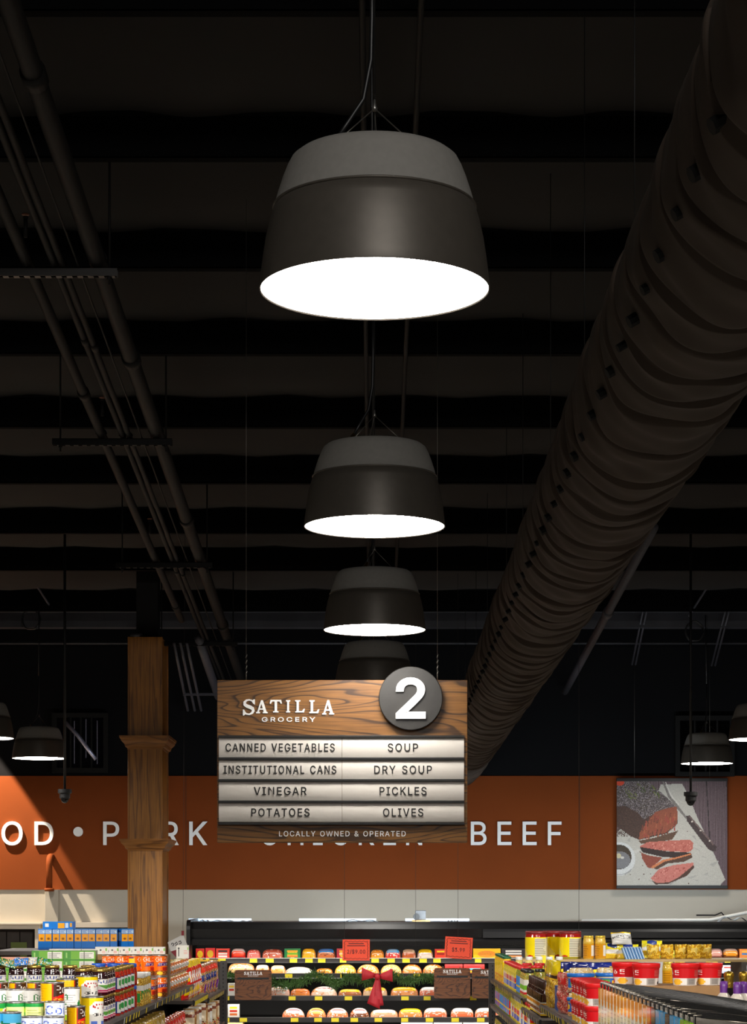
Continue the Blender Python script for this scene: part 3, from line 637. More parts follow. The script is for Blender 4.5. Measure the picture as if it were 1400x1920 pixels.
def print_bag(w, h, d, front, m, crimp=0.05, name='bag', wob=0.006):
    """filled pouch standing on z = 0, sealed top and bottom, front to -Y"""
    ph = rng.random(6) * 6

    def f(sgn):
        def g(u, v):
            e = max(0.0, 1 - abs(2 * v - 1) ** 3.0) ** 0.6 * max(0.0, 1 - abs(2 * u - 1) ** 2.4) ** 0.6
            wr = wob * (math.sin(9 * u + 7 * v + ph[0]) + math.sin(17 * v - 6 * u + ph[1])) * (0.3 + e)
            x = (-w / 2 + u * w) * (1 - 0.06 * e)
            return (x * sgn * (-1), sgn * (d / 2 * e + wr * .5 + .0015), h * (1 - v) + wr * .3)
        return g
    fr = print_sheet(f(-1), front, m)
    bk = print_sheet(f(1), front, m)
    return join_sheets([fr, bk], m, True, name)


def print_lump(w, d, h, cv, m, p=0.75, flat=0.0, name='pack'):
    """a rounded, shrink-wrapped lump lying on z = 0 with the print on its upper front; long side along X"""
    nu, nv = cv.w, cv.h

    def g(u, v):
        a = PI * (1 - u)                     # left to right
        b = PI * (0.02 + 0.38 * v / .14 if v < .14 else 0.40 + 0.585 * (v - .14) / .86)     # back bottom over the top to the front bottom
        sx = math.copysign(abs(math.cos(a)) ** p, math.cos(a))
        rr = abs(math.sin(a)) ** p
        yy = math.copysign(abs(math.cos(b)) ** p, math.cos(b))
        zz = abs(math.sin(b)) ** p
        return (sx * w / 2, yy * rr * d / 2, max(0.0, zz * rr * h))
    return join_sheets([print_sheet(g, cv, m)], m, True, name)


# ------------------------------------------------------------------ the hall
WALL_Y, LEFT_X, RIGHT_X, REAR_Y = 23.5, -9.0, 9.0, -7.0


def roof_z(y):                       # underside of the purlins; the roof falls towards the back wall
    return 6.71 - 0.0747 * y


M_floor = mat('polished_concrete', (205, 200, 190), 0.35, var=0.08, scale=1.5)
M_deck = mat('dark_roof_fabric', (27, 23, 20), 0.9, var=0.35, scale=1.1, bump=0.4)
M_purlin = mat('black_purlin_paint', (9, 9, 10), 0.95, spec=.1)
M_black = mat('black_wall_paint', (13, 12, 14), 0.85, var=0.12, scale=1.2, spec=.15)
M_orange = mat('orange_wall_paint', (122, 57, 19), 0.8, var=0.05, scale=2.0, spec=.15)
M_grey = mat('pale_wall_paint', (178, 170, 156), 0.6, var=0.04, scale=1.4)
M_dark = mat('pale_side_wall', (190, 185, 176), 0.7)
M_blk = mat('black_metal', (14, 14, 15), 0.45)
M_blkg = mat('black_gloss_metal', (13, 13, 14), 0.25)
M_dgrey = mat('dark_grey_metal', (58, 56, 55), 0.4, metal=0.6)
M_steel = mat('galvanised_steel', (150, 148, 144), 0.35, metal=0.9)
M_white = mat('white_letter_face', (246, 245, 243), 0.45)
M_cable = mat('steel_cable', (120, 116, 110), 0.35, metal=0.8)


def struct(name, mb, m):
    return tag(mb.build(name, m), kind='structure')


struct('floor', MB().box(LEFT_X, RIGHT_X, REAR_Y, WALL_Y, -0.1, 0), M_floor)
struct('wall_left', MB().box(LEFT_X - .2, LEFT_X, REAR_Y, WALL_Y, 0, 7.6), M_dark)
struct('wall_right', MB().box(RIGHT_X, RIGHT_X + .2, REAR_Y, WALL_Y, 0, 7.6), M_dark)
struct('wall_front', MB().box(LEFT_X, RIGHT_X, REAR_Y - .2, REAR_Y, 0, 7.6), M_dark)
z_o0, z_o1 = PZ(1668, WALL_Y), PZ(1455, WALL_Y)
struct('wall_back', MB().box(LEFT_X, RIGHT_X, WALL_Y, WALL_Y + .2, 0, z_o0), M_grey)
struct('wall_back_band', MB().box(LEFT_X, RIGHT_X, WALL_Y - .012, WALL_Y + .2, z_o0, z_o1), M_orange)
struct('wall_back_upper', MB().box(LEFT_X, RIGHT_X, WALL_Y, WALL_Y + .2, z_o1, 5.4), M_black)

# roof: fabric blanket sagging between the purlins
PURL = [9.45 - 1.55 * k for k in range(10, 0, -1)] + [9.45, 10.98, 12.5, 14.0, 15.6, 17.1, 18.7, 20.1, 21.9, 23.42]
vs, fs = [], []
ys = []
for a, b_ in zip(PURL[:-1], PURL[1:]):
    ys += [(a + (b_ - a) * t / 8, t / 8) for t in range(8)]
ys.append((WALL_Y, 0))
NX = 61
for (y, t) in ys:
    for i in range(NX):
        x = LEFT_X + (RIGHT_X - LEFT_X) * i / (NX - 1)
        sag = 0.09 * math.sin(PI * t) ** 0.8 + 0.012 * math.sin(x * 3.1 + y * 2) * math.sin(PI * t) + 0.01 * math.sin(x * 7.3 - y)
        vs.append((x, y, roof_z(y) + 0.21 - sag))
for j in range(len(ys) - 1):
    for i in range(NX - 1):
        a = j * NX + i
        fs.append((a, a + NX, a + NX + 1, a + 1))
mb = MB().add(vs, fs, True)
mb.box(LEFT_X, RIGHT_X, REAR_Y, WALL_Y, 7.4, 7.5)
struct('ceiling', mb, M_deck)
for i, y in enumerate(PURL[:-1]):
    z = roof_z(y)
    mb = MB().box(LEFT_X, RIGHT_X, y, y + .006, z, z + .215).box(LEFT_X, RIGHT_X, y, y + .07, z, z + .006).box(LEFT_X, RIGHT_X, y - .07, y, z + .205, z + .215)
    struct('trim_%d' % (i + 1), mb, M_purlin)
# eave beam and ledge at the top of the back wall
M_eave = mat('grey_eave_steel', (52, 51, 56), 0.6, var=0.3, scale=3)
struct('trim_20', MB().box(LEFT_X, RIGHT_X, 22.45, 22.6, PZ(1176, 22.45), PZ(1149, 22.45)).box(LEFT_X, RIGHT_X, 22.3, 22.6, PZ(1149, 22.45), PZ(1147, 22.45)), M_eave)
struct('trim_21', MB().tube([(LEFT_X, 23.3, PZ(1206, 23.3)), (RIGHT_X, 23.3, PZ(1206, 23.3))], 0.014, 8), M_eave)

# lower wall: pilaster, counter windows, panel seams
struct('trim_22', MB().bbox(PX(85, 23.4), PX(110, 23.4), 23.36, 23.5, 0, z_o0 - .002, .004), M_grey)
M_trim = mat('beige_window_trim', (200, 190, 176), 0.5)
M_inside = mat('dim_kitchen_interior', (44, 38, 36), 0.7, var=0.3, scale=5)
wn = MB()
x0, x1, zt = PX(-90, 23.44), PX(66, 23.44), PZ(1742, 23.44)
wn.box(x0 - .06, x1 + .05, 23.40, 23.5, zt, zt + .05).box(x1, x1 + .05, 23.41, 23.5, 1.0, zt).box(x0 - .06, x0, 23.41, 23.5, 1.0, zt).box(x0 - .08, x1 + .07, 23.38, 23.5, zt + .05, zt + .065)
w1 = struct('window_1', wn, M_trim)
MB().box(x0, x1, 23.462, 23.49, 1.0, zt).build('window_pane', mat('dark_window_glass', (38, 33, 32), 0.12), w1)
mm = MB()
for k in range(4):
    xa = x0 + (x1 - x0) * (.34 + .16 * k)
    mm.box(xa, xa + (x1 - x0) * .145, 23.455, 23.461, zt - .2, zt - .03)
mm.build('window_shelf', M_inside, w1)
MB().box(PX(20, 23.44), PX(50, 23.44), 23.448, 23.46, zt - .33, zt - .14).build('window_notice', mat('green_notice', (82, 96, 40), 0.6), w1)
wn = MB()
x0, x1, zt = PX(140, 23.4), PX(262, 23.4), PZ(1739, 23.4)
wn.box(x0, x1, 23.36, 23.5, zt, zt + .055)
w2 = struct('window_2', wn, M_trim)
MB().box(x0, x1, 23.46, 23.49, 1.0, zt).build('window_pane', mat('dark_window_glass', (38, 33, 32), 0.12), w2)
sm = mat('panel_seam', (70, 44, 28), 0.8)
for i, px in enumerate((1086, 348)):
    struct('trim_%d' % (23 + i), MB().box(PX(px, 23.48), PX(px, 23.48) + .004, 23.484, 23.4875, z_o0, z_o1), sm)

# orange pipe that leaves the wall above the pilaster
xp = PX(92, 23.3)
pts = [(xp, 23.31, z_o0 - .02), (xp, 23.31, PZ(1622, 23.3))] + [(xp, 23.31 + .09 * (1 - math.cos(a)), PZ(1622, 23.3) + .09 * math.sin(a)) for a in np.linspace(.2, PI / 2, 7)] + [(xp, 23.5, PZ(1622, 23.3) + .09)]
pp = MB().tube(pts, .034, 14).build('wall_pipe', M_orange)
tag(pp, 'orange painted elbow pipe rising from the pale pilaster into the orange wall', 'pipe')
MB().tube([(xp, 23.31, z_o0 - .02), (xp, 23.31, z_o0 + .015)], .05, 16).build('collar', M_orange, pp)

# ------------------------------------------------------------------ pendant lamps
M_cap = mat('warm_grey_fabric_cap', (128, 125, 120), 0.75, var=0.04, scale=60, bump=0.1)
M_shade = mat('bronze_satin_shade', (88, 82, 75), 0.47, metal=0.4, var=0.05, scale=40)
M_inner = mat('white_shade_lining', (235, 232, 226), 0.5)
M_glow = glow('pendant_diffuser_glow', (255, 250, 242), PENDANT_GLOW)
M_brass = mat('brass_fitting', (176, 140, 70), 0.3, metal=1.0)
LAMP_Z = EYE + 1.38
NS = 72
prof_shade = [(.26, 0), (.2605, .004), (.2575, .03), (.2525, .07), (.2455, .115), (.2365, .155), (.2265, .1865)]
prof_cap = [(.2290, .184), (.2262, .1885), (.2195, .212), (.2085, .246), (.1975, .274), (.189, .290), (.176, .300), (.150, .3045), (.09, .306), (.0, .306)]
me_shade = MB().lathe(prof_shade + [(.2245, .1865), (.2345, .155), (.2435, .115), (.2505, .07), (.2555, .03), (.2575, .0)] + [(.26, 0)], NS).mesh(M_shade, 'shade')
me_cap = MB().lathe(prof_cap, NS).mesh(M_cap, 'shade_cap')
me_seam = MB().lathe([(.2262, .181), (.2302, .182), (.2308, .1845), (.2285, .187), (.225, .186)], NS).mesh(M_shade, 'seam_ring')
me_diff = MB().lathe([(.2568, .0035), (.0001, .0035)], NS).lathe([(.2560, .012), (.0001, .012)], NS).mesh(M_glow, 'diffuser')
HUB_Z = .306 + .105
cab = MB()
for a in (R(205), R(325), R(85)):
    cab.tube([(.115 * math.cos(a), .115 * math.sin(a), .302), (0, 0, HUB_Z)], .0014, 6)
me_cables = cab.mesh(M_cable, 'suspension_cables')
hub = MB().lathe([(0, HUB_Z - .006), (.006, HUB_Z - .005), (.007, HUB_Z), (.004, HUB_Z + .006), (.0026, HUB_Z + .02), (0, HUB_Z + .021)], 14)
me_hub = hub.mesh(M_steel, 'cable_gripper')
cord = MB().tube([(-.088, -.02, .330), (-.06, -.012, .375), (-.025, -.004, .43), (-.008, 0, .52), (-.006, 0, .62), (-.006, 0, .8)], .0052, 8)
me_cord = cord.mesh(M_blk, 'power_cord')
me_gland = MB().tube([(-.108, -.026, .298), (-.106, -.025, .305), (-.088, -.02, .332)], [.010, .008, .0065], 10).mesh(M_brass, 'cord_fitting')


def pendant(x, y, label, group, rz=0.0):
    t = thing('pendant_lamp', label, 'pendant lamp', (x, y, LAMP_Z), rz, group)
    link('shade', me_shade, t)
    c = link('shade_cap', me_cap, t)
    link('seam_ring', me_seam, c)
    link('diffuser', me_diff, t)
    link('suspension_cables', me_cables, t)
    link('cable_gripper', me_hub, t)
    cd = link('power_cord', me_cord, t)
    link('cord_fitting', me_gland, cd)
    top = roof_z(y) + .02 - LAMP_Z
    MB().tube([(0, 0, HUB_Z + .03), (0, 0, top)], .0017, 6).tube([(-.006, 0, .8), (-.012, .01, top)], .0052, 8).build('drop_wire', M_blk, t)
    return t


ROWG = 'pendant lamps along the aisle'
where = ['largest grey and bronze pendant lamp, hanging at the top of the photo', 'second largest pendant lamp of the centre row, below the largest one',
         'third pendant lamp of the centre row, hanging right above the aisle sign', 'grey and bronze pendant lamp half hidden behind the aisle sign',
         'pendant lamp hidden behind the wooden aisle sign, second from the back wall', 'pendant lamp hidden behind the wooden aisle sign, nearest the back wall']
for i, y in enumerate((5.0, 8.16, 11.27, 14.4, 17.5, 20.6)):
    pendant(PX(702, y) if i < 4 else 0.0, y, where[i], ROWG, (0, .35, .9, .15, .5, .8)[i])
for side, lst in ((-1, ((18.75, PX(-32, 18.75), 'pendant lamp cut off by the left photo edge'), (21.4, PX(73.5, 21.4), 'small pendant lamp at left, hanging before the orange wall and louvred vent'),
                       (15.7, -3.3, 'pendant lamp of the left row, outside the picture'), (12.6, -3.3, 'second pendant lamp of the left row, outside the picture'), (9.5, -3.3, 'third pendant lamp of the left row, outside the picture'))),
                  (1, ((18.9, PX(1423, 18.9), 'pendant lamp cut off by the right photo edge'), (22.2, PX(1325, 22.2), 'small pendant lamp at right, hanging above the steak poster'),
                       (15.7, 3.3, 'pendant lamp of the right row, outside the picture'), (12.6, 3.3, 'second pendant lamp of the right row, outside the picture'), (9.5, 3.3, 'third pendant lamp of the right row, outside the picture')))):
    for y, x, lb in lst:
        pendant(x, y, lb, 'pendant lamps over the side aisles', .6 * side)

# ------------------------------------------------------------------ fabric duct
M_duct = mat('brown_duct_fabric', (53, 41, 31), 0.85, var=0.1, scale=3)


def duct():
    y0, y1 = 3.2, 23.45
    d = 1.945
    ang = R(62.4)
    RAD = 0.258
    hoops = [y0]
    while hoops[-1] < y1:
        hoops.append(hoops[-1] + random.choice((.24, .32, .38, .46)))
    nseg = 96
    vs, fs = [], []
    yl = np.arange(y0, y1, .0125)
    ph = rng.random(12) * 6.28
    for y in yl:
        k = max(i for i, h in enumerate(hoops) if h <= y + 1e-6)
        t = (y - hoops[k]) / (hoops[k + 1] - hoops[k])
        cx, cz = d * math.cos(ang), EYE + d * math.sin(ang) - 0.011 * y
        for j in range(nseg):
            a = 2 * PI * j / nseg
            low = 0.5 - 0.5 * math.sin(a)                   # 1 at the underside
            saw = ((1 - t) ** 1.4) * min(1, t / .05) * (.003 + .006 * low) - (.005 + .020 * low) * (math.exp(-((1 - t) / .035) ** 2) + math.exp(-(t / .03) ** 2))
            wr = 0.0045 * math.sin(17 * y + 3.1 * math.sin(2 * a + ph[k % 12]) + ph[(k + 3) % 12]) + 0.0028 * math.sin(31 * y - 5 * a + ph[(k + 5) % 12]) + .003 * math.sin(6 * a + 2.3 * y)
            # hoop line itself leans like a hanging curtain
            r = RAD - .012 + saw + wr
            yy = y + 0.05 * (low - .5) * (1 if k % 2 else .6) + .012 * math.sin(3 * a + ph[k % 12])
            vs.append((cx + r * math.cos(a), yy, cz + r * math.sin(a)))
    for i in range(len(yl) - 1):
        for j in range(nseg):
            a, b_ = i * nseg + j, i * nseg + (j + 1) % nseg
            fs.append((a, b_, b_ + nseg, a + nseg))
    mb = MB().add(vs, fs, True)
    o = mb.build('air_duct', M_duct)
    tag(o, 'long wrinkled brown fabric air duct running under the dark ceiling', 'air duct')
    a = R(62.4 + 180 - 32)
    y = 4.4
    while y < 23.2:
        cx, cz = d * math.cos(ang), EYE + d * math.sin(ang) - 0.011 * y
        n = Vector((math.cos(a), 0, math.sin(a)))
        c = Vector((cx, y, cz)) + n * (RAD + .010)
        tu = Vector((0, 1, 0))
        tv = n.cross(tu)
        s = random.uniform(.011, .018)
        ring = [c + tu * math.cos(q) * s * 1.5 + tv * math.sin(q) * s for q in np.linspace(0, 2 * PI, 9)[:-1]]
        inner = [p - n * .03 for p in ring]
        MB().add(ring + inner, [tuple(range(8)), tuple(range(15, 7, -1))] + [(i, (i + 1) % 8, 8 + (i + 1) % 8, 8 + i) for i in range(8)]).build('air_hole', mat('duct_hole_black', (3, 3, 3), 0.9), o)
        y += random.uniform(.26, .32)
    hg = MB()
    for h in hoops[2::6]:
        cx, cz = d * math.cos(ang), EYE + d * math.sin(ang) - 0.011 * h
        hg.tube([(cx, h, cz + RAD), (cx, h, roof_z(h) + .05)], .002, 5)
    hg.build('hanger_wires', M_blk, o)


duct()

# ------------------------------------------------------------------ pipes on trapeze hangers along the left
M_pipe = mat('black_painted_pipe', (15, 13, 12), 0.65, spec=.25)
M_pipe2 = mat('dusty_grey_pipe', (62, 60, 67), 0.55, var=.1, scale=20)


def hz(y):
    return EYE + 3.45 * 0 + (1690 - 829) / FPX * 14.05 - 0.0745 * (y - 14.05)


def run(px, r, y0, y1, name, label, cat='pipe', m=None, dz=0.0, joints=()):
    x = PX(px, 14.05)
    mb = MB().tube([(x, y, hz(y) + r + dz + .021) for y in np.linspace(y0, y1, 12)], r, 16)
    o = mb.build(name, m or M_pipe)
    tag(o, label, cat)
    for j in joints:
        MB().tube([(x, j - .05, hz(j - .05) + r + dz + .021), (x, j + .05, hz(j + .05) + r + dz + .021)], r * 1.22, 16).build('coupling', m or M_pipe, o)
    return o


run(293, .044, 3, 23.4, 'ceiling_pipe', 'thick black pipe, rightmost on the left ceiling hangers', joints=(9, 12.6, 16.3, 20.2))
run(190, .029, 3, 19.9, 'ceiling_pipe', 'medium black pipe, leftmost on the left ceiling hangers', joints=(8.4, 13.2, 19.3))
run(230, .017, 3, 23.4, 'conduit', 'thin dark conduit, left one of the close pair on the hangers', 'conduit', joints=(12.2, 17.9))
run(242, .017, 3, 23.4, 'conduit', 'thin dark conduit, right one of the close pair on the hangers', 'conduit', joints=(12.3, 18.0))
run(266, .005, 3, 23.4, 'ceiling_wire', 'thin black wire lying beside the thick ceiling pipe', 'wire')
rank = ['nearest', 'second', 'third', 'fourth']
for i, y in enumerate((11.05, 14.05, 17.5, 20.75)):
    xa, xb, z = -2.04, -1.28, hz(y)
    t = thing('pipe_hanger', 'black slotted steel pipe hanger at upper left, %s from the camera' % (rank[i] if i else 'the nearest one'), 'pipe hanger', (0, y, z), 0, 'trapeze hangers under the left pipes')
    mb = MB().box(xa, xb, -.0205, -.017, -.02, .02).box(xa, xb, .017, .0205, -.02, .02).box(xa, xb, -.0205, .0205, .017, .02)
    for k in range(14):
        x = xa + .03 + k * .053
        mb.box(x, x + .028, -.0205, .0205, -.022, -.0195)
    mb.build('strut', M_dgrey if i in (0,) else M_pipe, t)
    for x in (xa + .05, xb - .04):
        ry = min(y + .05, WALL_Y)
        MB().tube([(x, 0, -.06), (x, 0, roof_z(y) + .16 - z)], .006, 8).build('threaded_rod', M_pipe, t)
        MB().lathe([(0, -.035), (.012, -.035), (.012, -.022), (0, -.022)], 6, False).build('nut', M_pipe, t, (x, 0, 0))
    for px, r in ((293, .044), (190, .029), (230, .017), (242, .017)):
        if px == 190 and y > 20:
            continue
        x = PX(px, 14.05)
        MB().tube([(x + (r + .004) * math.cos(a), 0, .021 + r + (r + .004) * math.sin(a)) for a in np.linspace(0, PI, 13)], .004, 6).build('pipe_clamp', M_pipe, t)
# lower bundle dropping to the back wall behind the wooden column
lb4 = ['leftmost grey conduit of the three right of the wooden column', 'middle grey conduit of the three right of the wooden column', 'rightmost grey conduit of the three right of the wooden column',
       'short grey pipe behind the upper left corner of the aisle sign']
for i, (xa, ya, xb, yb, r) in enumerate(((326, 1206, 352, 1332, .014), (338, 1206, 365, 1332, .014), (350, 1206, 377, 1332, .014), (372, 1196, 409, 1306, .042))):
    o = MB().tube([P(xa, ya, 20.6), P(xa + (xb - xa) * .5, ya + (yb - ya) * .5, 21.9), P(xb, yb, 23.35), P(xb, yb, 23.48)], r, 12).build('conduit' if i < 3 else 'ceiling_pipe', M_pipe2)
    tag(o, lb4[i], 'conduit' if i < 3 else 'pipe')
o = MB().box(PX(343, 22.6), PX(412, 22.6), 22.58, 22.62, PZ(1304, 22.6), PZ(1300, 22.6)).build('strut_rail', M_pipe2)
tag(o, 'thin grey strut carrying conduits left of the aisle sign', 'strut')
# two conduits above the lamp row, fixed under the purlins
for px, lb in ((697, 'long dark conduit above the centre lamp row, left one'), (760, 'long dark conduit above the centre lamp row, right one')):
    x = PX(px, 14.0) if px > 700 else -.05
    o = MB().tube([(x, y, roof_z(y) - .02) for y in np.linspace(2, 23.2, 8)], .014, 10).build('conduit', M_pipe)
    tag(o, lb, 'conduit')
# pipe right of the duct and loose rods at the back
o = MB().tube([(2.02, 16.0, PZ(1295, 23.3) + .0665 * 7.3), (2.02, 23.42, PZ(1297, 23.4))], .036, 14).build('ceiling_pipe', M_pipe2)
tag(o, 'grey pipe sloping to the back wall right of the fabric duct', 'pipe')
MB().tube([(2.02, 19.05, PZ(1295, 23.3) + .0665 * 4.25), (2.02, 19.2, PZ(1295, 23.3) + .0665 * 4.1)], .046, 14).build('coupling', M_pipe2, o)
for xa, ya, xb, yb, lb in ((1209, 1143, 1188, 1246, 'pair of thin grey rods on the upper wall, left pair'), (1363, 1146, 1337, 1248, 'pair of thin grey rods on the upper wall, right pair')):
    t = thing('rod_pair', lb, 'rod', P(xb, yb, 23.2))
    for k in (-1, 1):
        MB().tube([Vector((k * .018, 0, 0)), P(xa, ya, 22.2) - P(xb, yb, 23.2) + Vector((k * .018, 0, 0))], .011, 8).build('rod', M_pipe2, t)
for pts, lb in (([(1396, 990), (1388, 1022), (1376, 1023), (1291, 1155)], 'thin grey conduit stepping down the ceiling at far right'), ([(6, 1011), (18, 1020), (98, 1143)], 'thin grey conduit slanting down the ceiling at far left')):
    o = MB().tube([P(a, b_, 19.6 + 2.4 * k / (len(pts) - 1)) for k, (a, b_) in enumerate(pts)], .011, 8).build('conduit', M_pipe2)
    tag(o, lb, 'conduit')
for px, py, lb in ((60, 1163, 'coil of black cable on the eave beam at left'), (1300, 1185, 'coil of black cable hanging from the eave beam at right')):
    c = P(px, py, 22.35)
    pts = [c + Vector((.09 * math.cos(a), -.02 - .004 * a, .1 * math.sin(a) * (1 + .05 * math.sin(5 * a)))) for a in np.linspace(0, 6 * PI, 80)]
    o = MB().tube(pts, .007, 6).build('cable_coil', M_blk)
    tag(o, lb, 'cable')
# sprinkler heads
for px, py, Y, lb in ((48, 410, 11.9, 'small sprinkler head among the left ceiling pipes, nearest'), (192, 752, 14.9, 'small sprinkler head among the left ceiling pipes, second'), (281, 978, 18.1, 'small sprinkler head among the left ceiling pipes, third')):
    c = P(px, py, Y)
    o = MB().tube([(0, 0, 0), (0, 0, -.10)], .011, 8).lathe([(.0, .012), (.014, .012), (.014, 0), (.006, -.002)], 10).build('sprinkler_head', M_pipe, None, c)
    tag(o, lb, 'sprinkler', 'sprinkler heads')
    MB().lathe([(0, .026), (.022, .024), (.022, .021), (0, .02)], 12).build('deflector', mat('copper_deflector', (120, 78, 60), .4, metal=.7), o)

# ------------------------------------------------------------------ wooden column
M_oakv = wood('stained_column_oak', (124, 78, 24), (182, 120, 40), 'Z', grain=12.0, stretch=0.045, distort=.15, rings=6.0)
CYY = 20.5
cx0, cx1 = PX(241, CYY), PX(303, CYY)
cz1 = PZ(1194, CYY)
t = thing('wooden_column', 'square brown oak column with two flared moulding collars left of the sign', 'column', ((cx0 + cx1) / 2, CYY + .29, 0))
hw = (cx1 - cx0) / 2
mb = MB().bbox(-hw, hw, -.29, .29, 0, cz1, .003)
shaft = mb.build('shaft', M_oakv, t)
mb = MB()
for sx in (-1, 1):
    mb.bbox(sx * hw - .008, sx * hw + .008, -.296, -.262, 0, cz1, .003)
    mb.bbox(sx * hw - .008, sx * hw + .008, .262, .296, 0, cz1, .003)
mb.build('corner_strip', M_oakv, shaft)


def collar(py0, py1):
    z1, z0 = PZ(py0, CYY), PZ(py1, CYY)
    h = z1 - z0
    prof = [(.010, 0), (.014, .12), (.028, .18), (.036, .40), (.062, .62), (.070, .80), (.076, .82), (.080, 1.0)]
    vs, fs = [], []
    for o_, f in prof:
        for sx, sy in ((-1, -1), (1, -1), (1, 1), (-1, 1)):
            vs.append((sx * (hw + o_), sy * (.29 + o_), z0 + f * h))
    for i in range(len(prof) - 1):
        for k in range(4):
            a, b_ = i * 4 + k, i * 4 + (k + 1) % 4
            fs.append((a, b_, b_ + 4, a + 4))
    m = (len(prof) - 1) * 4
    fs += [(0, 3, 2, 1), (m, m + 1, m + 2, m + 3)]
    return MB().add(vs, fs)


M_oakx = wood('stained_moulding_oak', (118, 72, 26), (168, 110, 48), 'X', grain=6.0, stretch=0.2, rings=5)
collar(1380, 1405).build('moulding_collar', M_oakx, t)
collar(1573, 1595).build('moulding_collar', M_oakx, t)
MB().box(-.10, .10, -.12, .12, cz1, roof_z(CYY) + .2).build('steel_post', M_pipe, t)
tag(MB().lathe([(0, 0), (.055, .0), (.06, .02), (.05, .04), (0, .045)], 20).build('junction_box', M_pipe2, None, (PX(255, CYY), CYY + .05, cz1)), 'small round grey junction box on top of the wooden column', 'junction box')

# ------------------------------------------------------------------ hanging aisle sign
SY = 11.75
S = SY / FPX
M_oak = wood('aisle_sign_oak', (58, 34, 15), (138, 93, 40), 'X', grain=4.6, stretch=0.13, distort=.35, rings=26.0)
sx0, sx1, sz0, sz1 = PX(407, SY), PX(876, SY), PZ(1580, SY), PZ(1275, SY)
scx = (sx0 + sx1) / 2
sign = thing('aisle_sign', 'large oak aisle sign with number 2 disc and white category strips', 'sign', (scx, SY, sz0))


def sl(px, py, y=0.0):
    return Vector((PX(px, SY) - scx, y, PZ(py, SY) - sz0))


W2, H2 = (sx1 - sx0) / 2, sz1 - sz0
MB().bbox(-W2, W2, 0, .045, 0, H2, .003).build('board', M_oak, sign)
M_num = mat('charcoal_disc_laminate', (36, 34, 32), 0.5, var=.12, scale=30)
c = sl(769.5, 1310.5)
rd = 59.5 * S
disc = MB().lathe([(0, .0), (rd, .0), (rd, .026), (rd - .003, .029), (0, .029)], 96, False).build('number_disc', M_num, sign, (c.x, -.033, c.z), (R(90), 0, 0))
disc.location = (c.x, -.012, c.z)
two = text_mesh('2', 71 * S, .014, M_white, weight=.036, xs=1.12, name='numeral')
o = link('numeral', two, disc)
o.matrix_parent_inverse = Matrix()
o.rotation_euler = (R(-90), 0, 0)
o.location = (0, 1346 * 0 - 36 * S, .036)
M_rail = mat('black_sign_rail', (22, 21, 20), 0.45)
M_slat = mat('satin_white_slat', (206, 200, 192), 0.38)
rows = [(1384, 1420), (1426, 1461), (1466, 1501), (1506, 1541)]
txt = [('CANNED VEGETABLES', 'SOUP'), ('INSTITUTIONAL CANS', 'DRY SOUP'), ('VINEGAR', 'PICKLES'), ('POTATOES', 'OLIVES')]
ink = mat('black_letter_film', (18, 17, 17), 0.5)
tw = [(422.5, 628), (419, 631), (476, 575), (470, 581)]
tw2 = [(726, 784), (700, 810), (710, 800), (717, 794)]
for (ya, yb), (ta, tb), wa, wb in zip(rows, txt, tw, tw2):
    for (xa, xb), s_, w_ in (((410.5, 640.6), ta, wa), ((641.4, 869.5), tb, wb)):
        a, b_ = sl(xa, ya), sl(xb, yb)
        cc = sl((xa + xb) / 2, (ya + yb) / 2)
        hx, hh = (b_.x - a.x) / 2, (a.z - b_.z) / 2
        prof = [(-.004, -hh)] + [(-.006 - .0085 * (1 - (q ** 2)), q * hh) for q in np.linspace(-1, 1, 13)] + [(-.004, hh), (.0, hh), (.0, -hh)]
        sm_ = MB().prism(prof, 'X', -hx, hx)
        sl_o = sm_.build('category_strip', M_slat, sign, (cc.x, 0, cc.z))
        tm = text_mesh(s_, 14.6 * S, .0012, ink, weight=.022, spacing=.19, width=(w_[1] - w_[0]) * S, name='strip_lettering')
        link('strip_lettering', tm, sl_o, (sl((w_[0] + w_[1]) / 2, 0).x - cc.x, -.0152, -7.3 * S))
rb = MB()
for y in (1381.5, 1423, 1463.5, 1503.5, 1544.5):
    a = sl(409.5, y)
    b_ = sl(870, y)
    MB().bbox(a.x, b_.x, -.021, 0, a.z - 2.3 * S, a.z + 2.3 * S, .001).build('strip_rail', M_rail, sign)
# shop lettering
x = 454.0
lets = [('S', 454, 479, 1311, 1341), ('A', 480, 502, 1313, 1337.5), ('T', 505, 529, 1312.5, 1336), ('I', 535, 545, 1313, 1336), ('L', 552, 572, 1313, 1336), ('L', 578.5, 599, 1313, 1337.5), ('A', 604, 626.5, 1313, 1340)]
mb_all = None
for ch, xa, xb, ya, yb in lets:
    gm = text_mesh(ch, (yb - ya) * S, .006, M_white, serif=True, width=(xb - xa) * S, name='sign_letter')
    p = sl((xa + xb) / 2, yb)
    link('sign_letter', gm, sign, (p.x, -.004, p.z))
gm = text_mesh('GROCERY', 8.0 * S, .004, M_white, weight=.03, spacing=.42, xs=1.35, width=101 * S, name='sign_lettering')
p = sl(540.5, 1353)
link('sign_lettering', gm, sign, (p.x, -.003, p.z))
gm = text_mesh('LOCALLY OWNED & OPERATED', 9.6 * S, .002, M_white, weight=.012, spacing=.17, width=239 * S, name='sign_lettering')
p = sl(641.5, 1568)
link('sign_lettering', gm, sign, (p.x, -.002, p.z))
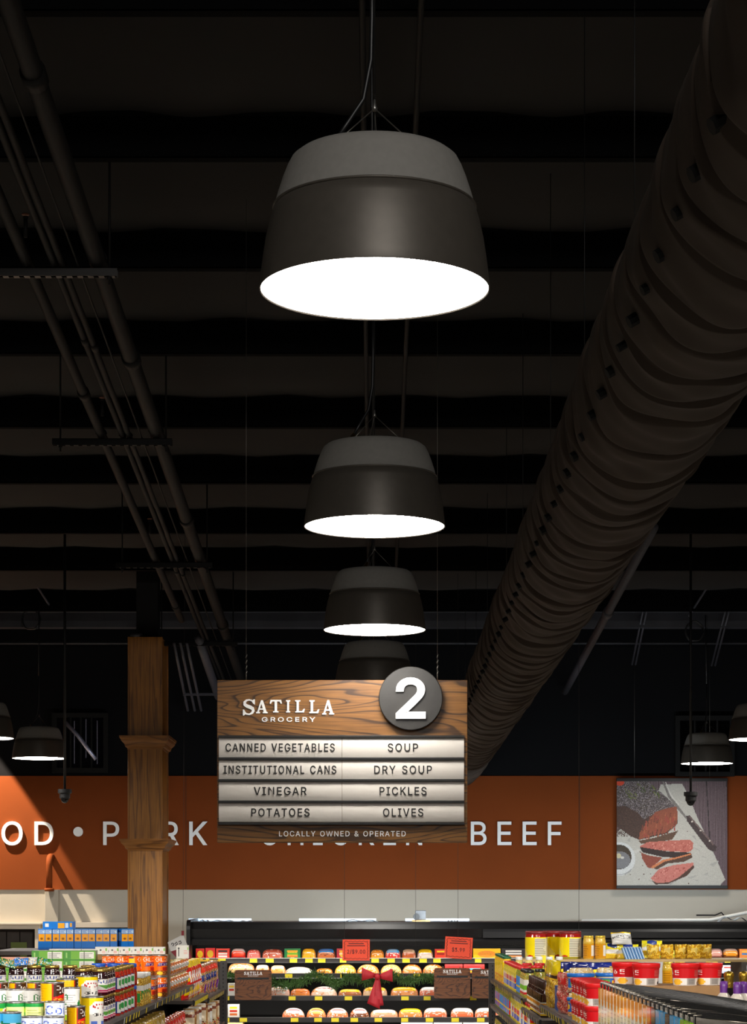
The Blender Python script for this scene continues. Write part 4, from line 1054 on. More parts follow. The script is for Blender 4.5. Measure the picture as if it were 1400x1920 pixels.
for px in (461, 820):
    a = sl(px, 1280)
    w = MB().tube([(a.x, .022, H2 - .004), (a.x, .022, H2 + .06)], .0028, 6)
    w.tube([(a.x, .022, H2 + .06), (a.x, .022, roof_z(SY) + .1 - sz0)], .0013, 6)
    for k in range(4):
        w.tube([(a.x - .002, .02, H2 + .03 + k * .03), (a.x + .004, .02, H2 + .05 + k * .03)], .0035, 6)
    w.build('hanging_cable', M_cable, sign)

# ------------------------------------------------------------------ letters on the orange wall
def wall_letters(word, px0, px1, py1=1584, cap=43.0):
    Y = WALL_Y - .03
    s_ = Y / FPX
    # each letter is a thing of its own
    w, _ = layout(word, .34)
    k = (px1 - px0) / w
    x = 0.0
    for i, ch in enumerate(word):
        a, _c = glyph(ch)
        gm = text_mesh(ch, cap * s_, .022, M_white, weight=.013, align=0.0, name='wall_letter')
        sx = k / cap
        gm.transform(Matrix.Scale(sx, 4, (1, 0, 0)))
        q = P(px0 + x * k, py1, Y)
        o = link('wall_letter', gm, None, (q.x, Y, q.z))
        n = [j for j, c_ in enumerate(word) if c_ == ch]
        ordn = '' if len(n) == 1 else (', first of the two %ss' % ch if n[0] == i else ', second of the two %ss' % ch)
        tag(o, 'white raised %s of %s on the orange wall%s' % (ch, word, ordn), 'letter', 'letters on the orange wall')
        x += a + .34


wall_letters('OD', 0, 103)
wall_letters('PORK', 189, 389)
wall_letters('CHICKEN', 486, 795)
wall_letters('BEEF', 878, 1055)
for px, lb in ((146.5, 'white raised round dot left of the word PORK on the orange wall'), ):
    q = P(px, 1559.5, WALL_Y - .03)
    o = MB().lathe([(0, -.011), (9 * WALL_Y / FPX, -.011), (9 * WALL_Y / FPX, .011), (0, .011)], 40, False).build('wall_dot', M_white, None, q, (R(90), 0, 0))
    tag(o, lb, 'dot', 'letters on the orange wall')

# ------------------------------------------------------------------ steak poster
cv = Canvas(180, 169, (92, 76, 80))
k3 = 1 / 3.0
g = np.zeros((cv.h, cv.w))
for q in range(60):
    g += .5 * np.sin(cv.xx * (.9 + .05 * q) + 2.2 * np.sin(cv.yy * .03 + q) + q * q) * (.05)
cv.a += g[..., None] * 60
for xq in (148, 178):
    cv.a[np.abs(cv.xx - (xq - .06 * (169 - cv.yy) * (1 if xq == 148 else .7) + 8)) < .8] = (44, 34, 36)


def pg(pts, c, cvs=cv):
    cvs.poly([(a * k3, b_ * k3) for a, b_ in pts], c)


pg([(215, 15), (320, 12), (345, 60), (400, 190), (452, 300), (530, 478), (505, 507), (0, 507), (0, 250), (200, 60)], (184, 180, 172))
for q in range(36):                                       # creases of the parchment
    x_, y_ = random.uniform(20, 480), random.uniform(240, 500)
    if x_ < 330 + (y_ - 60) * .4:
        pg([(x_, y_), (x_ + random.uniform(20, 60), y_ + random.uniform(-25, 25)), (x_ + 20, y_ + random.uniform(2, 14))], random.choice([(168, 164, 158), (196, 192, 186), (160, 155, 150)]))
pg([(222, 0), (228, 0), (262, 70), (300, 118), (345, 178), (338, 184), (290, 128), (250, 76)], (120, 114, 110))
pg([(236, 2), (240, 2), (268, 66), (304, 112), (300, 116), (262, 72)], (205, 200, 194))
pg([(340, 168), (356, 166), (470, 300), (488, 318), (486, 338), (468, 342), (446, 330), (342, 192)], (62, 48, 47))
pg([(352, 172), (362, 172), (476, 306), (470, 312)], (104, 86, 82))
for a, b_ in ((368, 196), (410, 240), (454, 290)):
    cv.ell(a * k3, b_ * k3, 1.3, 1.3, (215, 205, 195))
pg([(0, 8), (60, 0), (150, 0), (200, 40), (250, 90), (292, 128), (297, 205), (245, 255), (110, 285), (70, 268), (0, 220)], (66, 45, 36))
cv.speckle(0, 42, 36, 90, [(58, 40, 32), (76, 54, 42), (66, 45, 36)], .5)
msk = Canvas(180, 169, 0)
msk.poly([(a * k3, b_ * k3) for a, b_ in [(0, 10), (55, 0), (150, 0), (205, 44), (260, 92), (288, 124), (200, 150), (130, 185), (100, 150), (40, 120), (0, 125)]], (1, 1, 1))
mk = msk.a[..., 0] > .5
kk = rng.integers(0, 6, mk.shape)
pal = np.array([(92, 82, 84), (70, 60, 62), (150, 140, 142), (52, 44, 44), (110, 100, 102), (84, 74, 62)], float)
cv.a[mk] = pal[kk][mk]
for q in range(34):
    x_, y_ = random.uniform(40, 215), random.uniform(10, 80)
    dx, dy = random.uniform(-14, 22), random.uniform(4, 20)
    pg([(x_, y_), (x_ + 3, y_ - 3), (x_ + dx + 3, y_ + dy), (x_ + dx, y_ + dy + 4)], random.choice([(84, 92, 44), (108, 112, 62), (66, 78, 36)]))
pg([(188, 150), (240, 132), (292, 122), (298, 160), (294, 205), (240, 250), (180, 262), (108, 284), (112, 250), (150, 196)], (134, 74, 52))
for q in range(60):
    x_, y_ = random.uniform(120, 288), random.uniform(140, 265)
    if y_ > 290 - .75 * x_ and y_ < 300 - .18 * x_:
        pg([(x_, y_), (x_ + 5, y_ - 2), (x_ + 2, y_ + random.uniform(14, 32)), (x_ - 4, y_ + 20)], random.choice([(112, 58, 42), (158, 92, 64), (96, 52, 40), (146, 66, 54)]))
pg([(106, 290), (180, 276), (300, 240), (270, 285), (120, 305)], (88, 64, 48))
pg([(110, 318), (150, 296), (240, 290), (358, 284), (374, 300), (372, 330), (350, 346), (250, 340), (150, 330)], (176, 104, 92))
cv.a[:, :] = cv.a
pg([(112, 320), (250, 342), (352, 347), (366, 350), (340, 372), (230, 370), (126, 346)], (44, 28, 24))
pg([(118, 346), (150, 360), (224, 372), (168, 424), (150, 420), (124, 376)], (128, 66, 50))
pg([(170, 420), (230, 386), (290, 374), (364, 352), (370, 372), (330, 392), (250, 400), (196, 430)], (74, 50, 36))
pg([(166, 418), (226, 382), (290, 370), (364, 350), (362, 358), (290, 378), (232, 392), (176, 426)], (190, 120, 80))
pg([(165, 474), (205, 428), (280, 408), (374, 396), (376, 408), (330, 452), (260, 492), (196, 497)], (186, 116, 106))
pg([(300, 470), (376, 408), (380, 420), (340, 462), (250, 500), (190, 503), (168, 482), (196, 496), (256, 492)], (70, 46, 34))
for q in range(120):
    x_, y_ = random.uniform(150, 360), random.choice([random.uniform(296, 336), random.uniform(420, 486)])
    if tuple(cv.a[min(168, int(y_ * k3)), int(x_ * k3)]) in ((176, 104, 92), (186, 116, 106)):
        pg([(x_, y_), (x_ + 8, y_ - 4), (x_ + 4, y_ + 6)], random.choice([(206, 146, 132), (146, 70, 62), (200, 132, 120), (160, 84, 70)]))
cv.ell(5, 126, 25, 27, (206, 205, 203)).ell(4, 142, 20, 10, (150, 148, 146)).ell(5, 125, 24, 26, (206, 205, 203)).ell(4, 123, 20, 20, (62, 50, 36)).ell(5, 128, 17, 14, (120, 118, 120))
cv.ell(3, 121, 4, 4, (190, 180, 150)).ell(9, 124, 3, 2.5, (200, 195, 188))
cv.ell(5, 2, 7, 5, (190, 70, 44))
for q in range(40):
    x_, y_ = random.uniform(60, 360), random.uniform(180, 500)
    if min(cv.a[min(168, int(y_ * k3)), int(x_ * k3)]) > 150:
        cv.ell(x_ * k3, y_ * k3, 1.1, .8, (84, 62, 52))
cv.mottle(5)
PY = WALL_Y - .07
q0, q1 = P(1156, 1465, PY), P(1363, 1660, PY)
post = thing('steak_poster', 'hanging photo poster of sliced roast beef on the orange wall', 'poster', ((q0.x + q1.x) / 2, PY, q1.z))
pw, ph_ = q1.x - q0.x, q0.z - q1.z
link('printed_panel', join_sheets([print_sheet(lambda u, v: (-pw / 2 + u * pw, 0, ph_ * (1 - v)), cv, print_mat('poster_print', .6))], print_mat('poster_print', .6), False, 'printed_panel'), post)
MB().box(-pw / 2, pw / 2, .001, .012, 0, ph_).build('backing', M_blk, post)
MB().bbox(-pw / 2 - .004, pw / 2 + .004, -.012, .018, ph_, ph_ + .034, .003).build('rail', M_blk, post)
MB().bbox(-pw / 2 - .004, pw / 2 + .004, -.012, .018, -.036, 0, .003).build('rail', M_blk, post)
for px in (1189, 1330):
    x = PX(px, PY) - (q0.x + q1.x) / 2
    MB().tube([(x, 0, ph_ + .03), (x, 0, roof_z(PY) - q1.z)], .0022, 6).build('hanging_wire', M_cable, post)

# ------------------------------------------------------------------ wall vents and dome cameras
M_lou = mat('louvre_grey', (64, 62, 72), 0.4, metal=.5)
for xa, xb, ya, yb, lb, mt in ((98, 203, 1337, 1449, 'dark louvred wall vent at left above the orange band', M_lou), (1265, 1376, 1342, 1456, 'black louvred wall vent at right above the steak poster', M_pipe)):
    Y = WALL_Y - .02
    a, b_ = P(xa, yb, Y), P(xb, ya, Y)
    w, h = b_.x - a.x, b_.z - a.z
    t = thing('wall_vent', lb, 'vent', (a.x, Y, a.z), 0, 'wall vents')
    MB().box(0, w, -.03, .02, 0, .05).box(0, w, -.03, .02, h - .05, h).box(0, .05, -.03, .02, .05, h - .05).box(w - .05, w, -.03, .02, .05, h - .05).build('vent_frame', M_pipe, t)
    mb = MB()
    n = 26
    for k in range(n):
        z = .055 + (h - .11) * k / n
        mb.add([(.05, -.012, z), (w - .05, -.012, z), (w - .05, .012, z + .02), (.05, .012, z + .02)], [(0, 1, 2, 3)])
    mb.build('louvres', mt, t)
    mb = MB()
    for f in (.28, .5, .73):
        mb.box(.05 + (w - .1) * f, .05 + (w - .1) * f + .018, -.022, -.012, .05, h - .05)
    mb.build('mullions', M_pipe, t)
    if xa < 500:
        mb = MB()
        for f in (.15, .37, .62, .86):
            x_ = .05 + (w - .1) * f
            mb.box(x_, x_ + .007, -.018, -.012, h * random.uniform(.12, .3), h * random.uniform(.75, .93))
        mb.tube([(w * .24, -.02, h * .84), (w * .46, -.02, h * .62), (w * .78, -.02, h * .22)], .022, 8)
        mb.build('glint_bars', mat('louvre_glint_steel', (170, 166, 186), .3, metal=.7), t)  # bright bars and slanting tube stand in for glints on the louvres
for px, ya, lb in ((121.5, 1480, 'black dome camera on a long ceiling pole at left'), (1294.5, 1485, 'black dome camera on a long ceiling pole before the poster')):
    Y = 19.0
    q = P(px, ya, Y)
    t = thing('dome_camera', lb, 'security camera', q, 0, 'dome cameras')
    s_ = Y / FPX
    MB().tube([(0, 0, 0), (0, 0, roof_z(Y) + .2 - q.z)], .011, 10).build('pole', M_blk, t)
    MB().lathe([(0, .0), (13 * s_, 0), (13 * s_, -7 * s_), (10 * s_, -8.5 * s_), (10 * s_, -16 * s_), (8.5 * s_, -18 * s_)], 28, False).build('housing', mat('camera_housing_black', (24, 23, 23), .5), t)
    MB().lathe([(8 * s_ * math.cos(a), -17 * s_ - 9 * s_ * math.sin(a)) for a in np.linspace(0, PI / 2, 8)], 28).build('dome', mat('smoked_dome', (16, 16, 18), .12), t)
# ------------------------------------------------------------------ refrigerated meat case along the back wall
CASE_Y = 21.0
CL, CR = PX(357, CASE_Y), 4.3
M_case = mat('black_case_metal', (19, 18, 19), 0.4, var=.2, scale=30)
M_caseg = mat('case_reflection_black', (30, 30, 32), 0.32)  # lighter black for the lights mirrored in the canopy
M_in = mat('dark_case_liner', (22, 20, 20), 0.5)
M_tag = mat('yellow_price_tag', (236, 214, 40), 0.5)
M_tagw = mat('white_price_tag', (228, 226, 218), 0.5)
M_lip = mat('dark_shelf_lip', (48, 45, 44), 0.4)
case = thing('meat_case', 'long black refrigerated meat case standing along the back wall', 'meat case', (0, CASE_Y, 0))
zA, zB, zC, zD = PZ(1733, CASE_Y), PZ(1742, CASE_Y), PZ(1761, CASE_Y), PZ(1772, CASE_Y)
MB().prism([(0.04, zA), (0.0, zB), (.022, zC + .01), (0.0, zC), (-.01, zC - .02), (0.0, zD), (.06, zD), (.08, zA - .02), (1.3, zA - .02), (1.3, zA + .02), (.06, zA + .02)], 'X', CL, CR).build('canopy', M_case, case)
MB().prism([(-.012, zC + .012), (-.008, zC + .07), (.0, zB), (.008, zB - .002), (.01, zC + .01)], 'X', PX(905, CASE_Y), CR).build('canopy_reflection', M_caseg, case)  # lighter strip stands in for lights reflected in the right part
e0 = [(-.03, 0), (-.03, zD - .15), (-.05, zD), (-.055, zA - .05)] + [(-.055 + .09 - .09 * math.cos(a), zA - .05 + .09 * math.sin(a)) for a in np.linspace(.1, PI / 2, 6)] + [(1.3, zA + .05), (1.3, 0)]
MB().prism(e0, 'X', CL - .035, CL + .0).build('end_panel', M_case, case)
MB().prism(e0, 'X', CR, CR + .035).build('end_panel', M_case, case)
MB().box(CL, CR, .78, .84, .3, zA - .02).build('back_panel', M_in, case)
MB().box(CL, CR, -.02, 1.3, 0, .35).build('base', M_case, case)
SH = [(1796.5, .22, 0.0), (1825, .12, 0), (1867, .02, 0), (1907.5, -.04, 0)]
SHZ = []
TAGX = [[(373, 7), (386, 6), (409, 14), (468, 14), (498, 15), (543, 14), (572, 14), (596, 14), (637, 12), (696, 14), (726, 14), (754, 14), (786, 14), (812, 14), (890, 12), (1003, 13), (1323, 13), (1331, 14), (1358, 14), (1387, 14)],
        [(534, 14), (592, 14), (638, 8), (640, 6), (737, 12), (775, 12)],
        [(427, 3), (541, 13), (590, 14), (646, 14), (752, 14), (794, 13), (881, 12), (928, 14)],
        [(427, 3), (449, 14), (545, 14), (589, 14), (621, 14), (657, 14), (702, 14), (752, 13), (798, 14), (846, 14), (894, 14)]]
for i, (py, y, _) in enumerate(SH):
    z = PZ(py + 3.5, CASE_Y + y)
    SHZ.append((y, z))
    lipm = MB().box(CL, CR, y - .012, .78, z - .02, z)
    s_o = lipm.build('shelf', M_in, case)
    MB().box(CL, CR, y - .022, y - .012, z - .028, z + .016).build('shelf_lip', M_lip, s_o)
    MB().box(CL, CR, y - .026, y - .01, z + .016, z + .02).build('lip_edge', M_tagw if i == 0 else M_steel, s_o)
    for px, w in TAGX[i]:
        Y = CASE_Y + y - .024
        a = PX(px, Y)
        MB().box(a, a + w * Y / FPX, y - .0275, y - .0225, z - .024, z + .013).build('price_tag', M_tag, s_o)
M_cool = glow('cool_top_tube_glow', (170, 205, 235), 0.9)
for xa, xb in ((352, 470), (560, 705), (760, 880)):
    xa, xb = PX(xa, 21.8), PX(xb, 21.8)
    MB().tube([(xa, .9, zA + .035), (xb, .9, zA + .035)], .014, 8).build('top_light_tube', M_cool, case)
# things lying on the case
M_film = mat('pale_blue_film', (196, 216, 232), 0.25)
for xa, xb, h, lb in ((374, 392, 6, 'crumpled pale plastic sheet on the far left top of the meat case'), (395, 440, 5, 'wavy pale blue plastic sheet on the left top of the meat case'), (448, 474, 3.5, 'flat pale blue package on the left top of the meat case'),
                      (644, 708, 6.5, 'pale plastic sheet on the meat case top above the left price card'), (838, 850, 4, 'small pale packet on the case top above the right price card, left one'), (850, 860, 4, 'small pale packet on the case top above the right price card, right one'),
                      (1345, 1400, 16, 'slanted pale pipe sheet on the meat case top at right edge')):
    a, b_ = PX(xa, 21.2), PX(xb, 21.2)
    vs, fs = [], []
    n = 24
    for k in range(n + 1):
        t = k / n
        z = zA + .022 + h * 21.2 / FPX * (math.sin(PI * t) * (.6 + .4 * math.sin(t * 9))) * .9
        x = a + (b_ - a) * t
        vs += [(x, 21.14, z), (x, 21.26, z + .004)]
    for k in range(n):
        fs.append((2 * k, 2 * k + 2, 2 * k + 3, 2 * k + 1))
    vs2 = [(v[0], v[1], v[2] - .004) for v in vs]
    mb = MB().add(vs, fs, True).add(vs2, [f[::-1] for f in fs], True)
    tag(mb.build('plastic_sheet', M_film), lb, 'plastic sheet')
t = thing('compressor_box', 'small grey box with brown base on top of the meat case', 'box', P(786, 1729, 21.6))
k_ = 21.6 / FPX
MB().bbox(-8 * k_, 12 * k_, -.05, .05, .02, 22 * k_, .006).build('housing', mat('dark_pump_grey', (60, 60, 62), .5), t)
MB().bbox(-14 * k_, 20 * k_, -.07, .07, 0, .022, .004).build('base', mat('brown_board', (146, 112, 66), .7), t)
MB().lathe([(0, 0), (6 * k_, 0), (6 * k_, .08), (0, .08)], 20, False).build('fan', M_pipe, t, (-6 * k_, -.06, 10 * k_), (R(90), 0, 0))
tag(MB().tube([P(1305, 1716, 23.3), P(1340, 1716, 23.3), P(1352, 1711, 23.3), P(1358, 1718, 23.3)], .008, 6).build('loose_wire', M_blk), 'loose black wire on the pale wall at right below the poster', 'wire')
tag(MB().tube([P(1090, 1726, 22.9), P(1330, 1725, 22.9), P(1400, 1711, 22.9), P(1460, 1699, 22.9)], .018, 8).build('drain_pipe', mat('white_plastic_pipe', (210, 206, 198), .4)), 'white plastic pipe above the meat case at right', 'pipe')

# ------------------------------------------------------------------ meat packages
PR = print_mat('film_wrapped_print', .22, coat=.6)
PR2 = print_mat('satin_print', .4)
RED, YEL, WHT, ORG, PNK, BRN = (206, 44, 34), (244, 204, 40), (236, 232, 224), (222, 132, 62), (224, 140, 128), (120, 66, 40)


def cv_sausage(base, label, shade):
    c = Canvas(40, 22, base)
    for k in range(6):
        c.rect(0, 2 + k * 3.5, 40, 3 + k * 3.5, shade)
    c.speckle(0, 0, 40, 22, [base, WHT, shade], .18)
    if label:
        c.rect(11, 5, 29, 17, label)
        c.lines(13, 26, 8, 15, 3, shade)
    return c


def cv_ham(base, light, label, dots=None):
    c = Canvas(44, 26, base)
    for k in range(7):
        c.ell(22 + random.uniform(-10, 10), 14 + random.uniform(-6, 6), random.uniform(5, 13), random.uniform(2, 5), light if k % 2 else base)
    c.speckle(0, 0, 44, 26, [light, base, (250, 240, 230)], .2)
    if label:
        c.ell(23, 15, 10, 6, label)
        c.rect(16, 14, 30, 16, dots or (190, 60, 50))
    return c


def cv_box(bg, oval, bars=None, text=None):
    c = Canvas(36, 26, bg)
    if oval:
        c.ell(18, 13, 12, 8, oval)
        c.speckle(8, 8, 28, 18, [oval, (200, 150, 50)], .3)
    if bars:
        for k, b_ in enumerate(bars):
            c.rect(6, 4 + k * 6, 30, 8 + k * 6, b_)
    c.rect(0, 23, 36, 26, (200, 160, 150))
    return c


def pack_mesh(kind, w, d, h, *a):
    if kind == 'sausage':
        return print_lump(w, d, h, cv_sausage(*a), PR, .55, name='meat_pack')
    if kind == 'ham':
        return print_lump(w, d, h, cv_ham(*a), PR, .85, name='ham')
    if kind == 'round':
        c = Canvas(36, 30, a[0])
        c.ell(18, 15, 17, 14, a[1]).rect(6, 9, 30, 21, a[2]).lines(8, 28, 12, 20, 3, a[0])
        return print_lump(w, d, h, c, PR, .5, name='meat_pack')
    c = cv_box(*a)
    s_ = Canvas(6, 8, a[0])
    return print_box(w, d, h, c, s_, s_, PR2, name='meat_box')


def meat(shelf, xa, xb, h_px, kind, label, *a, front=.05, name=None, tilt=0.0):
    y, z = SHZ[shelf]
    Y = CASE_Y + y + front
    d = .14
    w = (xb - xa) * Y / FPX
    h = h_px * Y / FPX
    me = pack_mesh(kind, w, d, h, *a)
    nm = name or {'sausage': 'meat_pack', 'ham': 'ham', 'round': 'meat_pack', 'box': 'meat_box'}[kind]
    o = link(nm, me, None, (PX((xa + xb) / 2, Y), Y + d / 2, z + .001), (tilt, 0, 0))
    tag(o, label, {'ham': 'ham', 'box': 'box'}.get(kind, 'meat package'), 'packages on the meat case shelves')
    return o


T1, T2, T3, T4 = 'on the top case shelf', 'on the second case shelf', 'on the third case shelf', 'on the bottom case shelf'
meat(0, 367, 383, 21, 'box', 'red and yellow box at the left end of the top case shelf', (210, 40, 30), YEL, None)
meat(0, 385, 403, 22, 'box', 'red box with yellow oval near the left end of the top case shelf', (206, 30, 32), (214, 176, 52), None)
meat(0, 405, 430, 21, 'box', 'red meat box with black and white label, left of the round red tray', (214, 66, 50), None, [(40, 34, 34), WHT, WHT])
meat(0, 433, 460, 21, 'round', 'round red tray with white label on the top case shelf', (190, 40, 34), (226, 84, 52), WHT)
meat(0, 462, 488, 19, 'sausage', 'tray of pale pink sausages on the top case shelf at left', (232, 128, 116), None, (206, 70, 60))
meat(0, 491, 531, 20, 'sausage', 'wide tray of reddish sausage links on the top case shelf at left', (196, 108, 84), None, (140, 54, 44))
meat(0, 533, 563, 21, 'box', 'green edged yellow frank pack on the top case shelf', (34, 120, 64), (240, 196, 70), [(230, 170, 50), (120, 180, 60), (226, 120, 60)])
meat(0, 565, 592, 21, 'sausage', 'yellow frank pack right of the green edged pack', (240, 176, 56), (244, 190, 60), (214, 120, 40))
meat(0, 594, 629, 21, 'sausage', 'brown sausage pack with blue label left of the 2/$9.00 card', (190, 110, 66), (62, 140, 206), (130, 66, 44))
meat(0, 631, 660, 21, 'box', 'red bordered frank pack behind the 2/$9.00 card', (172, 48, 60), (240, 190, 80), [(236, 170, 60), (250, 220, 180)])
meat(0, 694, 720, 19, 'sausage', 'plain orange sausage pack right of the 2/$9.00 card', (226, 150, 54), None, (178, 92, 34))
meat(0, 722, 751, 20, 'sausage', 'red sausage pack with blue and white label on the top case shelf', (202, 58, 50), (88, 170, 220), (246, 210, 190))
meat(0, 753, 780, 20, 'sausage', 'brown sausage pack right of the red and blue pack', (176, 92, 48), (220, 190, 160), (116, 48, 30))
meat(0, 782, 812, 20, 'sausage', 'pale sausage pack with yellow label left of the $3.99 card', (228, 206, 190), (240, 206, 40), (150, 60, 40))
meat(0, 815, 838, 20, 'box', 'yellow and red box partly behind the $3.99 card', (200, 60, 36), None, [YEL, (150, 40, 30)])
meat(0, 840, 884, 20, 'sausage', 'orange sausage pack hidden behind the $3.99 card', (214, 120, 60), None, (150, 70, 40))
meat(0, 887, 938, 21, 'box', 'wide yellow breakfast box right of the $3.99 card', (244, 196, 36), (236, 150, 60), None)
meat(0, 940, 985, 21, 'box', 'black box with white lettering beside the yellow breakfast box', (40, 34, 34), None, [WHT, (236, 236, 230), (236, 150, 90)])
for k, (xa, xb, c_) in enumerate(((1186, 1216, (238, 214, 60)), (1218, 1250, (120, 180, 70)), (1252, 1274, (236, 226, 90)), (1276, 1300, (236, 206, 50)), (1302, 1330, (240, 224, 80)))):
    meat(0, xa, xb, 20 - (k == 2) * 3, 'box', ['leftmost', 'second', 'middle', 'fourth', 'rightmost'][k] + ' of five yellow green cartons on the top case shelf at right', c_, None, [(244, 236, 150), (96, 160, 60)])
meat(0, 1331, 1355, 21, 'round', 'round pale pink meat pack on the top case shelf at far right', (150, 90, 80), (236, 178, 164), (236, 200, 196))
meat(0, 1356, 1385, 21, 'round', 'round orange rimmed meat pack on the top case shelf at far right', (120, 70, 40), (240, 160, 50), (240, 206, 190))
meat(0, 1386, 1412, 20, 'box', 'orange and blue pack cut off by the right photo edge', (236, 150, 80), None, [(240, 190, 90), (60, 130, 200)])
# second shelf
meat(1, 427, 477, 22, 'sausage', 'big heap of pale orange links at the left of the second case shelf', (240, 180, 130), None, (214, 120, 66))
meat(1, 478, 505, 19, 'sausage', 'orange link pack second from the left on the second case shelf', (238, 164, 96), WHT, (206, 104, 50))
meat(1, 506, 535, 18, 'sausage', 'orange link pack third from the left on the second case shelf', (234, 150, 84), (240, 210, 180), (196, 96, 48))
meat(1, 533, 587, 15, 'ham', 'long white tray with dark green garnish on the second case shelf', (232, 226, 214), (214, 160, 130), None)
meat(1, 592, 623, 12, 'sausage', 'flat orange pack left of the orange hams on the second case shelf', (230, 140, 50), None, (196, 96, 40))
for k, (xa, xb, b_, l_) in enumerate(((627, 668, (238, 164, 62), (250, 206, 110)), (669, 711, (226, 132, 60), (246, 190, 130)), (713, 753, (240, 176, 96), (250, 216, 150)), (754, 791, (226, 128, 62), (246, 196, 150)), (792, 833, (224, 120, 56), (246, 190, 140)))):
    meat(1, xa, xb, 20, 'ham', ['golden half ham below the 2/$9.00 card on the second shelf', 'orange half ham above the left end of the red bow', 'pale orange half ham above the right end of the red bow', 'orange half ham second from the right on the second shelf', 'orange half ham left of the red and green packets'][k], b_, l_, None)
meat(1, 834, 867, 20, 'box', 'red and green packet below the $3.99 card', (178, 40, 36), None, [(170, 30, 30), (120, 190, 80), (240, 206, 60)])
meat(1, 869, 908, 20, 'box', 'red and blue packet right of the red and green one', (190, 44, 40), None, [(170, 30, 30), (70, 190, 200), (240, 206, 60)])
for k, (xa, xb) in enumerate(((1318, 1334), (1335, 1352), (1353, 1376), (1378, 1402))):
    meat(1, xa, xb, 18, 'box', ['leftmost', 'second', 'third', 'rightmost'][k] + ' of four pale blue and red packs on the second shelf at far right', (206, 212, 232), None, [(206, 70, 60), (220, 228, 244), (160, 190, 230)])
# third shelf
meat(2, 427, 441, 26, 'box', 'white bacon box with red stripe at the left end of the third shelf', (236, 230, 220), None, [(238, 200, 60), (190, 60, 40), WHT])
meat(2, 505, 543, 20, 'sausage', 'pale pink sausage pack right of the left wooden sign', (238, 196, 176), WHT, (222, 120, 70))
meat(2, 544, 581, 16, 'sausage', 'flat orange sausage pack on the third shelf', (230, 140, 70), None, (180, 80, 44))
meat(2, 582, 632, 20, 'ham', 'plump white and orange ham on the third shelf', (240, 206, 180), (232, 150, 84), WHT, (204, 60, 50))
meat(2, 634, 678, 15, 'sausage', 'brown sausage pack with yellow label left of the bow tails', (180, 110, 66), (244, 210, 40), (230, 180, 130))
meat(2, 680, 726, 19, 'sausage', 'pale sausage pack behind the red bow on the third shelf', (236, 200, 160), (240, 196, 60), (200, 110, 60))
meat(2, 732, 784, 19, 'sausage', 'orange sausage pack with square yellow label right of the bow', (232, 160, 104), (244, 206, 40), (200, 110, 66))
meat(2, 786, 826, 19, 'sausage', 'white labelled sausage pack left of the right wooden sign', (214, 120, 90), (238, 234, 228), (240, 220, 206))
meat(2, 828, 878, 19, 'sausage', 'white labelled pack hidden behind the wooden sign right of the bow', (214, 120, 90), (238, 234, 228), (240, 220, 206))
# bottom visible shelf
meat(3, 427, 448, 27, 'box', 'white bacon box with red stripe at the left end of the bottom shelf', (236, 230, 220), None, [(238, 200, 60), (190, 60, 40), (206, 110, 50)])
for k, (xa, xb, b_, l_, lab) in enumerate(((528, 571, (206, 116, 70), (240, 214, 196), (226, 226, 232)), (574, 611, (226, 128, 70), (244, 210, 180), (240, 200, 110)), (612, 653, (226, 120, 66), (246, 214, 190), (240, 236, 226)), (655, 692, (110, 62, 34), (180, 110, 70), (236, 228, 220)))):
    meat(3, xa, xb, 20, 'ham', ['leftmost wrapped ham on the bottom visible case shelf', 'second wrapped ham on the bottom visible case shelf', 'wrapped ham left of the bow tails on the bottom shelf', 'dark brown ham directly below the bow tails'][k], b_, l_, lab)
meat(3, 694, 746, 17, 'sausage', 'long pale roll right of the bow tails on the bottom shelf', (232, 176, 140), (238, 232, 224), (214, 140, 96))
meat(3, 747, 792, 19, 'sausage', 'orange sausage pack with yellow label on the bottom shelf', (232, 150, 84), (244, 206, 40), (206, 110, 60))
for k, (xa, xb) in enumerate(((794, 838), (845, 888), (890, 935))):
    meat(3, xa, xb, 20, 'sausage', ['left', 'middle', 'right'][k] + ' one of three white labelled sausage packs on the bottom shelf', (226, 120, 80), (240, 236, 230), (240, 214, 196))
# below the bottom shelf
z5 = .72
MB().box(CL, CR, -.08, .78, z5 - .02, z5).build('shelf', M_in, case)
for k, (xa, xb, b_, bars, lb) in enumerate(((427, 455, (226, 180, 120), None, 'tan carton under the bottom shelf at the left upright'), (752, 811, (232, 226, 218), [(50, 110, 190)], 'white box with blue square under the bottom shelf, left one'),
                                          (813, 866, (232, 226, 218), [(50, 110, 190)], 'white box with blue square under the bottom shelf, right one'), (868, 920, (236, 228, 214), [(244, 206, 30)], 'white box with yellow square under the bottom shelf'))):
    Y = CASE_Y - .02
    zt = PZ(1917.5, Y)
    c = Canvas(40, 30, b_)
    if bars:
        c.rect(14, 4, 28, 16, bars[0])
    s_ = Canvas(8, 8, b_)
    o = link('meat_box', print_box((xb - xa) * Y / FPX, .3, zt - z5, c, s_, s_, PR2), None, (PX((xa + xb) / 2, Y), Y + .15, z5 + .001))
    tag(o, lb, 'box')

